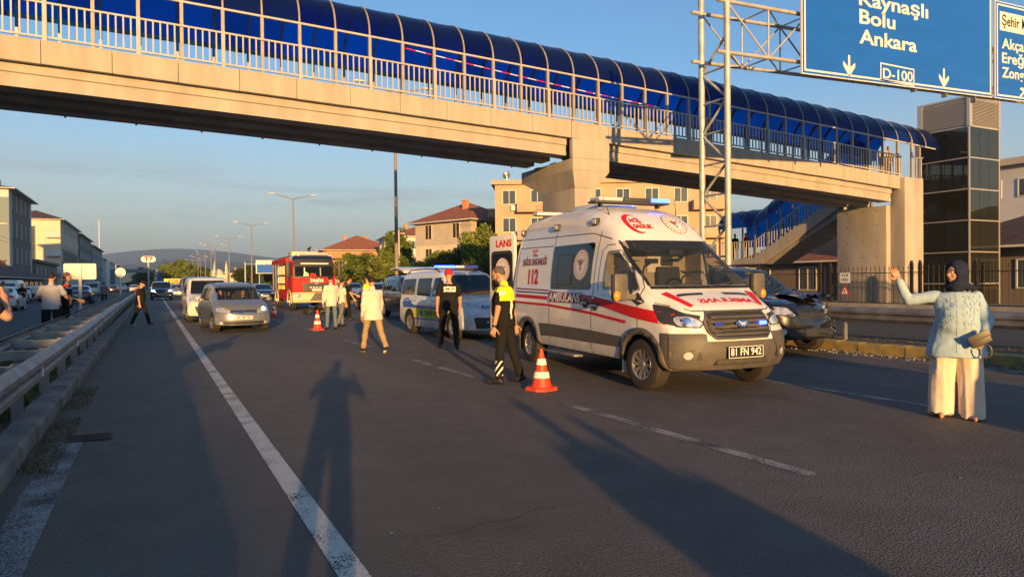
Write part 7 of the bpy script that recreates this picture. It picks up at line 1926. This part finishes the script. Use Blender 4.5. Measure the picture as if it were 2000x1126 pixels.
# ------------------------------------------------------------------ the vehicles in their places
amb, AB = make_ambulance((7.07, 9.585, 0), math.atan2(-.997, -.078))
make_police((7.72, 18.55, 0), R_(-85.3))
make_fire((8.06, 43.8, 0), R_(-90.7))
mat('minivan_paint', (.19, .215, .26), .36, metal=.3, coat=.4)
mv, mvB = make_car('minivan', 'silver grey minivan with three people inside and headlights on', 'minivan', V(MINIVAN, paint='minivan_paint', open_cab=(-.9, .92, .68, .95, 1.52), glass='tint_glass', ws_glass='ws_glass', plate='80 CM 7465', steer=R_(8)), (2.36, 25.29, 0), R_(-86))
mv.scale = (.96, .92, .90)
mb = MB(); mb.bb(.72, 1.12, -.66, .66, .98, 1.07); mb.build('dashboard', 'interior', mv, bevel=.02)
for y in (-.36, .36): seat(mv, -.05, y, .72)
mvB.lay('lit_headlamp', flat(disc(.66, .79, .055, 16)), 'F', 'lamp_on', .016, step=.03)
make_car('small_van', 'small white van right behind the silver minivan', 'van', V(SMALLVAN), (2.02, 32.1, 0), R_(-89))
p_ = PD(352, 555, 46)
dvan, _ = make_car('panel_van', 'dark grey van standing behind the small white van', 'van', V(PANELVAN), (p_.x + .98, p_.y + 2.4, 0), R_(-90))
def crumple(p):
    if p.x > 1.45 and p.z > .55:
        k = min(1, (p.x - 1.45) / .8) * (max(0, min(1, (p.y + .5) / 1.1)))
        q = noise.noise(Vector((p.x * 5, p.y * 5, p.z * 6)))
        p = Vector((p.x - .22 * k * (1 if p.z > .7 else .4) + .07 * k * q, p.y - .04 * k, p.z + k * (.10 * q + (.05 * math.sin(p.y * 9) if p.z > .9 else 0))))
    return tuple(p)
suv, SB = make_car('crashed_suv', 'black off-road car with crumpled bonnet and smashed front beside the ambulance', 'car', V(SUVS, dents=crumple, plate=None, grille=[(-.40, .70), (.62, .68), (.60, .90), (-.44, .90)], bar_mat='black_plastic'), (11.4, 11.75, 0), R_(-90))
rnd = random.Random(3); mb = MB()
for i in range(16):
    y = rnd.uniform(-.1, .75); x = 2.05 + rnd.uniform(-.05, .12); z = rnd.uniform(.66, .92); mb.bar((x, y, z), (x + rnd.uniform(-.1, .06), y + rnd.uniform(-.15, .15), z + rnd.uniform(-.12, .12)), .03, .012)
mb.build('broken_grille_pieces', 'black_plastic', suv)
mb = MB(); vs = []
for i in range(9):
    for j in range(5): vs.append((1.30 + j * .20, -.15 + i * .11, 1.17 - j * .012 + .035 * math.sin(i * 1.9 + j) + .02 * j * (i % 2)))
mb.add(vs, [(i * 5 + j, i * 5 + j + 1, (i + 1) * 5 + j + 1, (i + 1) * 5 + j) for i in range(8) for j in range(4)]); mb.build('buckled_bonnet', 'black_paint', suv, 30)
for y0, y1 in ((-.5, .1), (.1, .65)):
    h0 = SB.bvh.ray_cast(Vector((9, y0, 1.22)), Vector((-1, 0, 0)))[0]; h1 = SB.bvh.ray_cast(Vector((9, y1, 1.30)), Vector((-1, 0, 0)))[0]; mb = MB(); mb.bar(h0 + Vector((.03, 0, .03)), h1 + Vector((.03, 0, .03)), .015, .015); mb.build('wiper', 'black_plastic', suv)
navy, _ = make_car('dark_saloon', 'dark blue saloon parked behind the raised tailgate of the police van', 'car', V(SEDAN, paint='navy_paint', plate='81 KE 551', lamp='headlamp'), (11.2, 38.6, 0), R_(-90))
make_car('dark_suv', 'glossy dark blue car with big grille right behind the police van', 'car', V(SUVS, paint='navy_paint', grille=[(-.42, .55), (.42, .55), (.50, .95), (-.50, .95)], grille_bars=6, plate=None), (9.9, 28.6, 0), R_(-90))
CG = 'cars held up on the roads'
def put(src, label, px, depth, ang, paint=None, cat=None, dx=0, grp=CG):
    c = copy_tree(src); c['label'] = label; c['group'] = grp
    p = PD(px, 555, depth); c.location = (p.x + dx, p.y, 0); c.rotation_euler = (0, 0, R_(ang))
    if paint:
        for ch in c.children:
            if ch.name.split('.')[0] == 'body': ch.data = ch.data.copy(); ch.data.materials[0] = M(paint)
    return c
wc, _ = make_car('white_saloon', 'white car at the left edge behind the man in the red cap', 'car', V(SEDAN, paint='white_paint', plate='81 DE 330'), (0, 0, 0), R_(90), CG)
p_ = PD(8, 555, 43); wc.location = (p_.x, p_.y, 0)
put(wc, 'white car behind the man in pale shorts', 62, 66, 92); put(wc, 'white car between the man in pale shorts and the sign back', 84, 74, 88)
put(wc, 'pale blue car right behind the rectangular sign back', 148, 76, 90, 'silver2')
put(dvan, 'white delivery van standing behind the white car at the left edge', 22, 60, 88, 'white_paint')
put(navy, 'dark blue saloon on the left road beside the rectangular sign post', 158, 58, 90); put(dvan, 'grey van on the left road left of the man in grey', 181, 92, 90, 'silver2')
put(navy, 'dark car just beyond the man walking in grey', 222, 130, 90, 'black_paint'); put(wc, 'white car far down the left road near the round sign', 240, 165, 90); put(wc, 'tiny white car at the far end of the left road', 258, 190, -90)
pick = put(suv, 'black pickup with bright headlights coming behind the man in black', 315, 68, -90); 
for ch in list(pick.children):
    if ch.name.split('.')[0] in ('broken_grille_pieces', 'buckled_bonnet'): bpy.data.objects.remove(ch)
for s_ in (-1, 1):
    mb = MB(); mb.sphere((2.22, s_ * .72, .92), (.05, .16, .06), 10, 6); mb.build('lit_headlamp', 'lamp_on', pick, 60)
put(wc, 'silver car just right of the black pickup', 346, 86, -90, 'silver_paint'); put(wc, 'white car left of the banner in the far lanes', 262, 150, -90); put(navy, 'dark car beyond the silver car under the banner', 338, 120, -90)
put(navy, 'dark car behind the fire engine left of its lockers', 512, 62, -90, 'black_paint'); put(wc, 'white car parked far right of the fire engine', 690, 66, -100, 'silver_paint')
put(wc, 'white car near the far cream houses', 440, 190, -90); put(wc, 'pale car near the foot of the second lamp', 500, 150, -90, 'silver_paint')
# unseen cars added behind the camera to throw shade on the right lanes
put(navy, 'dark car standing behind the camera in the right lane', 0, 0, -90); bpy.context.view_layer.update()
BG = 'unseen shade-casting cars behind the camera'
for i, (x, y, src, lb) in enumerate(((7.3, -2.9, dvan, 'unseen grey van added for its shade behind the camera in the middle lane'), (10.6, -3.6, wc, 'unseen white car added for its shade behind the camera in the right lane'), (9.6, -9.5, dvan, 'second unseen grey van added for its shade behind the camera in the right lane'))):
    c = copy_tree(src); c['label'] = lb; c['group'] = BG; c.location = (x, y, 0); c.rotation_euler = (0, 0, R_(-90))
for o in list(bpy.data.objects):
    if o.get('label') == 'dark car standing behind the camera in the right lane':
        o['group'] = BG; o.location = (12.2, -10, 0)
# motorcycles
make_motorcycle('black motorcycle lying on its side in front of the fire engine', (6.75, 33.2, 0), R_(30), lying=True)
mc_ = make_motorcycle('white motorcycle ridden past the guard rail behind the man in black', (-.72, 48.5, 0), R_(-85), 'white_paint', lamp=True)
# ------------------------------------------------------------------ traffic cones
mat('cone_red', (.72, .065, .02), .45); mat('cone_white', (.78, .76, .70), .5)
def cone(label, x, y, h=.60):
    r = thing('traffic_cone', label, 'traffic cone', (x, y, 0), random.uniform(0, 1), 'traffic cones around the accident')
    mb = MB(); mb.loft([[(a * k, b_ * k, z) for a, b_ in ((.20, .11), (.11, .20), (-.11, .20), (-.20, .11), (-.20, -.11), (-.11, -.20), (.11, -.20), (.20, -.11))] for k, z in ((1, 0), (1, .03), (.92, .045))]); mb.build('base', 'cone_red', r)
    c = MB(); pr = [(.145, .045), (.13, .09), (.115, .16), (.095, .24), (.078, .32), (.062, .40), (.046, .48), (.030, .56), (.026, .60), (.015, .60)]; pr = [(q, z * h / .6) for q, z in pr]
    c.lathe(pr[:3], 24); c.lathe(pr[3:6][:1] + pr[4:5], 24); 
    c = MB(); c.lathe(pr, 24); o = c.build('cone_body', 'cone_red', r, 50)
    for z0, z1 in ((.18, .27), (.37, .46)):
        rr = lambda z: .145 - .119 * (z - .045) / .555; q = MB(); q.lathe([(rr(z0) + .002, z0 * h / .6), (rr(z1) + .003, z1 * h / .6)], 24); q.build('reflective_band', 'cone_white', o, 60)
    return r
cone('orange and white cone beside the officer and the ambulance', 4.77, 8.51, .56); cone('orange and white cone left of the man in jeans', 4.67, 22.91, .64); cone('distant cone just right of the silver minivan', 4.75, 32.5, .66)
# ------------------------------------------------------------------ the people in their places
A_ = lambda l, r: (l, r)
dn = lambda s: ((.05, s * .14, -1), (.22, s * .03, -1), None)
# woman with raised arm
def wp(c, n): return 0
wo, wi = person('woman in navy headscarf, pale blue embroidered tunic and ivory trousers raising her arm', 7.62, 4.56, -143, H=1.66, b=1.22, belly=.05, legs=((2, 0, 4), (-2, 2, 4)), head=(-4, -48),
    arms=(((.05, .42, -1), (.62, -.22, -.72), (0, -1, 0)), ((.12, -1, -.16), (.15, -.42, .95), (1, .2, 0))), shirt='cloth_paleblue', sleeve='long', pants='cloth_ivory', shoes='skin', hairstyle='hijab', hem=.14, skirt=.20, flare=.063, det=2, face_on=True, curl=(55, 14))
HC, hq, s = wi['HC'], wi['hq'], wi['s']
mb = MB(); mb.sphere(HC + hq @ Vector((-.022, 0, .012)), (.118, .102, .138), 26, 18, rot=hq); mb.sphere(HC + hq @ Vector((-.045, 0, -.07)), (.10, .09, .12), 18, 12, rot=hq)
capsule(mb, HC + hq @ Vector((.015, 0, -.12)), wi['NB'] + Vector((.03, 0, .03)), .085, .095, (1, 1.1)); mb.sphere(wi['NB'] + Vector((.02, 0, .03)), (.10, .115, .045), 18, 10); capsule(mb, wi['NB'] + Vector((.0, .06, .04)), wi['NB'] + Vector((-.04, .17, .0)), .045, .03)
hj = remesh(mb, .008, 2); folds(hj, .007, 11, 1.5)
bm = bmesh.new(); bm.from_mesh(hj); iq = hq.inverted()
def fc(v):
    q = iq @ (v - HC); return q.x > .02 and (q.y / .068) ** 2 + ((q.z + .010) / .098) ** 2 < 1
bmesh.ops.delete(bm, geom=[v for v in bm.verts if fc(v.co)], context='VERTS'); bmesh.ops.solidify(bm, geom=bm.faces[:], thickness=.004); bm.to_mesh(hj); bm.free()
link('headscarf', hj, 'cloth_navy', wo, 180)
# embroidery on the front of the tunic
sh_ = [o for o in wo.children if o.name.startswith('shirt')][0]; bv = bvh_of(sh_.data); rnd = random.Random(9); mb = bmesh.new()
for i in range(46):
    cx = rnd.choice((-1, 1)) * rnd.uniform(.05, .20); cz = rnd.uniform(.92, 1.30); a = rnd.uniform(0, 6)
    pts = [(cx + .03 * math.cos(a + t * .9) * (1 - t * .12), cz + .035 * math.sin(a + t * .9) * (1 - t * .12)) for t in range(5)]
    r = wrap(stroke(pts, .010), bv, 'F', .006, .04); mb.from_mesh(r); bpy.data.meshes.remove(r)
me = bpy.data.meshes.new('embroidery'); mb.to_mesh(me); mb.free(); link('embroidery', me, 'cloth_paleblue', sh_, 60)['kind'] = 'stuff'
o = link('placket', wrap(stroke([(0, 1.38), (0, .70)], .03), bv, 'F', .004, .04), 'cloth_paleblue', sh_, 60)
# clutch bag under her arm
bgx = thing('handbag', 'small brown clutch bag with wrist strap held by the woman', 'handbag', wo.location, wo.rotation_euler.z)
wr_ = wi['AR'][0][1] + wi['AR'][0][2] * .08
mat('leather', (.05, .042, .03), .45, var=.2, vscale=8)
mb = MB(); mb.box((0, 0, 0), (.05, .19, .12)); b_ = mb.build('bag', 'leather', bgx, loc=wr_ + Vector((.04, -.03, .05)), bevel=.012); b_.rotation_euler = (R_(28), 0, R_(10))
mb = MB(); mb.box((.028, 0, .035), (.008, .21, .07)); mb.build('flap', 'leather', b_, bevel=.003)
mb = MB(); mb.path([wr_ + Vector((.04, .02 + .05 * math.sin(t), .0 - .07 * (1 - math.cos(t)))) for t in np.linspace(0, 5, 12)], .009, 6); mb.build('wrist_strap', 'leather', bgx, 60)
# officer
def vest(c, n):
    if c.z > .405 - .12 * (n.x < -.3): return 1
    if abs(abs(c.y) - .095) < .02 and c.z > .02: return 2
    return 0
def cuffs(c, n, J): return 1 if (c.z < .34 and c.z > .13 and (abs((c.z * 5 + c.x * 7) % .55) < .2)) and c.y > 0 else 0
of, oi = person('officer in black uniform and yellow reflective vest looking down beside the ambulance', 4.62, 9.32, 138, H=1.76, b=1.15, belly=.05, legs=((6, 3, 3), (-9, 6, 5)), head=(24, 5), lean=2, arms=(((.12, .12, -1), (.22, .02, -1), None), ((-.25, -.3, -1), (-.1, -.1, -1), None)),
    shirt=['cloth_black', 'cloth_hivis', 'cloth_silverband'], pants=['cloth_black', 'cloth_silverband'], hair='hair_grey', det=2, paint_shirt=vest, paint_pants=cuffs, hem=.0)
mb = MB(); el, wr0, f0, _ = oi['AR'][0]; mb.tube(wr0 - f0 * .03, wr0 + f0 * .005, .034, n=14); mb.build('wristwatch', 'black_mark', of, 40)
mb = MB(); mb.path([oi['HC'] + oi['hq'] @ Vector(v) for v in ((-.01, .082, -.01), (.04, .075, -.07), (.07, .05, -.11))], .004, 6); mb.sphere(oi['HC'] + oi['hq'] @ Vector((.07, 0, -.115)), (.04, .05, .022), 12, 8, rot=oi['hq']); mb.build('face_mask', 'black_mark', of, 60)
shm = [o for o in of.children if o.name.startswith('shirt')][0]
r = wrap(flat(disc(-.02, 1.33, .035, 14)), bvh_of(shm.data), 'L', .006, .03); link('arm_badge', r, 'plate_white', shm, 60)
# rescue worker in red helmet
fw_, fi = person('rescue worker in black with a red helmet seen from behind by the police van', 5.95, 14.85, 78, H=1.80, b=1.25, legs=((8, 3, 6), (-6, 4, 4)), head=(8, -15), arms=(((.02, .22, -1), (.16, .02, -1), None), ((.1, -.24, -1), (.3, -.02, -1), None)), shirt='cloth_black', pants='cloth_black', hairstyle='helmet', hair='cloth_red', det=1)
back_text(fw_, ['DÜZCE', 'İTFAİYESİ'], .065, 1.36, wid=.27)
wk, _ = person('man in loose cream shirt and khaki trousers walking away', 4.2, 14.85, 98, H=1.70, b=1.0, legs=((20, 6, 3), (-16, 18, 4)), head=(12, -8), lean=3, arms=(((-.05, .18, -1), (.35, .0, -1), None), ((.15, -.2, -1), (.3, -.05, -1), None)), shirt='cloth_cream', sleeve='long', pants='cloth_khaki', shoes='black_mark', shoe2='cone_white', det=1, hem=.08, skirt=.1)
person('man in cream shirt and blue jeans standing with his back turned', 5.12, 22.95, 92, H=1.76, b=1.0, legs=((2, 0, 3), (-2, 2, 3)), head=(20, 0), arms=(((.02, .25, -1), (.1, .05, -1), None), ((.25, -.2, -1), (.5, -.0, -1), None)), shirt='cloth_cream', sleeve='long', pants='cloth_jeans', det=0, hem=.08)
person('dark haired man in grey trousers half hidden behind the man in jeans', 5.75, 24.2, 20, H=1.66, legs=((10, 5, 3), (-12, 10, 3)), head=(14, 10), shirt='cloth_cream', pants='cloth_grey', det=0)
person('man in black t-shirt and trousers reaching out his hand', 6.95, 28.1, -5, H=1.74, legs=((8, 4, 3), (-8, 6, 3)), head=(10, 0), arms=(((.5, .1, -1), (1, -.1, -.45), None), ((.2, -.1, -1), (.5, -.1, -.8), None)), shirt='cloth_black', pants='cloth_black')
person('officer in yellow vest beyond the man in the cream shirt', 8.15, 29.6, 130, H=1.78, arms=(((.1, .3, -1), (.9, -.7, .2), None), ((.1, -.5, -1), (.7, .9, .1), None)), shirt=['cloth_hivis', 'cloth_white'], pants='cloth_black', paint_shirt=lambda c, n: 1 if abs(c.z - .22) < .05 else 0)
person('man in black with a cap walking by the left lane line', -.40, 29.6, -22, H=1.70, b=1.1, belly=.03, legs=((18, 4, 3), (-14, 10, 3)), head=(28, 0), shirt='cloth_black', pants='cloth_black', hairstyle='cap', hair='cloth_black', shoe2='cone_white')
p_ = PD(100, 555, 17.4)
person('man in pale grey t-shirt and black shorts standing on the median', p_.x, p_.y, 88, H=1.76, b=1.2, z=.08, legs=((2, 0, 4), (-2, 2, 4)), head=(8, -20), arms=(((.25, .55, -1), (.9, -.5, -.1), None), ((.3, -.5, -1), (1, -.2, -.35), None)), shirt='cloth_palegrey', pants='cloth_black', pant='shorts', shoes='black_mark')
p_ = PD(128, 555, 18.2)
def redneck(c, n): return 1 if c.z > .44 else 2 if abs(c.z - .40) < .012 and c.x > 0 else 0
person('man in black uniform with red collar beside the man in shorts', p_.x, p_.y, 8, H=1.78, b=1.15, z=.08, head=(8, 10), arms=(((.3, .2, -1), (.9, -.3, -.35), None), ((.2, -.2, -1), (.9, .3, -.3), None)), shirt=['cloth_black', 'cloth_red', 'cloth_silverband'], pants=['cloth_black', 'cloth_silverband'], paint_shirt=redneck, paint_pants=lambda c, n, J: 1 if .30 < c.z < .34 or .22 < c.z < .25 else 0, hair='cloth_brown')
def far(label, px, depth, ang, **k):
    p = PD(px, 555, depth); return person(label, p.x, p.y, ang, **k)
far('man in grey shirt and dark trousers walking away on the left road', 203, 52, 85, b=1.1, shirt='cloth_grey', pants='cloth_black', legs=((12, 4, 3), (-8, 8, 3)))
far('woman in black top and white trousers facing the road on the left', 43, 44, -75, H=1.66, shirt='cloth_black', pants='cloth_cream', arms=(((.3, .3, -1), (.8, -.4, .1), None), ((.3, -.3, -1), (.8, .4, .1), None)), hairstyle='long')
far('man in white t-shirt and dark shorts by the parked white cars', 67, 60, -95, shirt='cloth_white', pants='cloth_navy', pant='shorts')
far('man in red cap and pale shirt at the left edge', 6, 37, -60, shirt='cloth_white', pants='cloth_beige', hairstyle='cap', hair='cloth_red', b=1.1)
nr = far('person cut off by the left edge with a bent bare arm', -92, 5.6, 70, H=1.7, z=.1, shirt='cloth_black', pants='cloth_black', arms=(((.2, .3, -1), (.3, .1, -1), None), ((.35, -.62, -.62), (.7, .5, .7), None)), det=0)
rd_, ri = person('motorcyclist in red jacket and dark helmet riding the white motorcycle', -.72, 48.8, -85, H=1.72, z=-.12, sit=True, lean=8, legs=((70, 80, 12), (70, 80, 12)), arms=(((.8, .3, -.6), (1, .1, -.1), None), ((.8, -.3, -.6), (1, -.1, -.1), None)), shirt='cloth_red', sleeve='long', pants='cloth_black', hairstyle='helmet', hair='cloth_black')
for lb, x, y, a, c, m_ in (('woman in brown dress leaning on the bridge railing', 31.0, 22.8, -130, 'cloth_brown', 'long'), ('person in beige standing at the bridge end', 32.1, 22.75, -120, 'cloth_beige', 'short'), ('person in orange shirt nearest the lift on the bridge', 32.6, 22.8, -110, 'cloth_khaki', 'short')):
    person(lb, x, y, a, H=1.68, z=zf(x) - .05, shirt=c, pants='cloth_brown', hairstyle=m_)
for lb, y, c in (('person in red on the stair landing', 33.0, 'cloth_red'), ('person in dark clothes on the stair landing', 33.9, 'cloth_black')): person(lb, 33.3, y, -130, H=1.65, z=2.75, shirt=c, pants='cloth_black')
# people in the minivan: seated
def in_van(label, lx, ly, **k):
    q = Matrix.Rotation(R_(-86), 3, 'Z') @ Vector((lx, ly, 0)); person(label, 2.36 + q.x, 25.29 + q.y, -86 + k.pop('turn', 0), sit=True, z=-.27, H=1.58, lean=-8, legs=((78, 80, 4), (78, 80, 4)), **k)
in_van('driver in black at the wheel of the silver minivan', -.02, .36, shirt='cloth_black', pants='cloth_black', arms=(((.7, .1, -.7), (1, 0, .25), None), ((.7, -.1, -.7), (1, 0, .25), None)))
in_van('woman with reddish hair in the front seat of the minivan', .02, -.36, shirt='cloth_red', pants='cloth_black', hairstyle='long', hair='cloth_brown')
in_van('person in dark cap on the back seat of the minivan', -.62, -.02, shirt='cloth_navy', pants='cloth_black', hairstyle='cap', hair='cloth_navy')
# people standing behind the camera: their shadows reach into the picture
ph, pi_ = person('photographer holding up a phone, seen only as a long shadow', -.30, -.60, 63, H=1.73, b=1.15, arms=(((.55, .55, -.55), (.45, -.45, .75), None), ((.55, -.55, -.55), (.45, .45, .75), None)), shirt='cloth_grey', pants='cloth_navy')
person('bystander behind the camera casting the long right hand shadow', .60, -6.3, 60, H=1.74, b=1.5, shirt='cloth_grey', pants='cloth_black', legs=((4, 0, 8), (-4, 0, 8)))
person('second bystander behind the camera beside the first', .98, -6.2, 80, H=1.55, b=1.4, shirt='cloth_navy', pants='cloth_black', legs=((4, 0, 8), (-4, 0, 8)))
bpy.data.scenes.remove(WS)
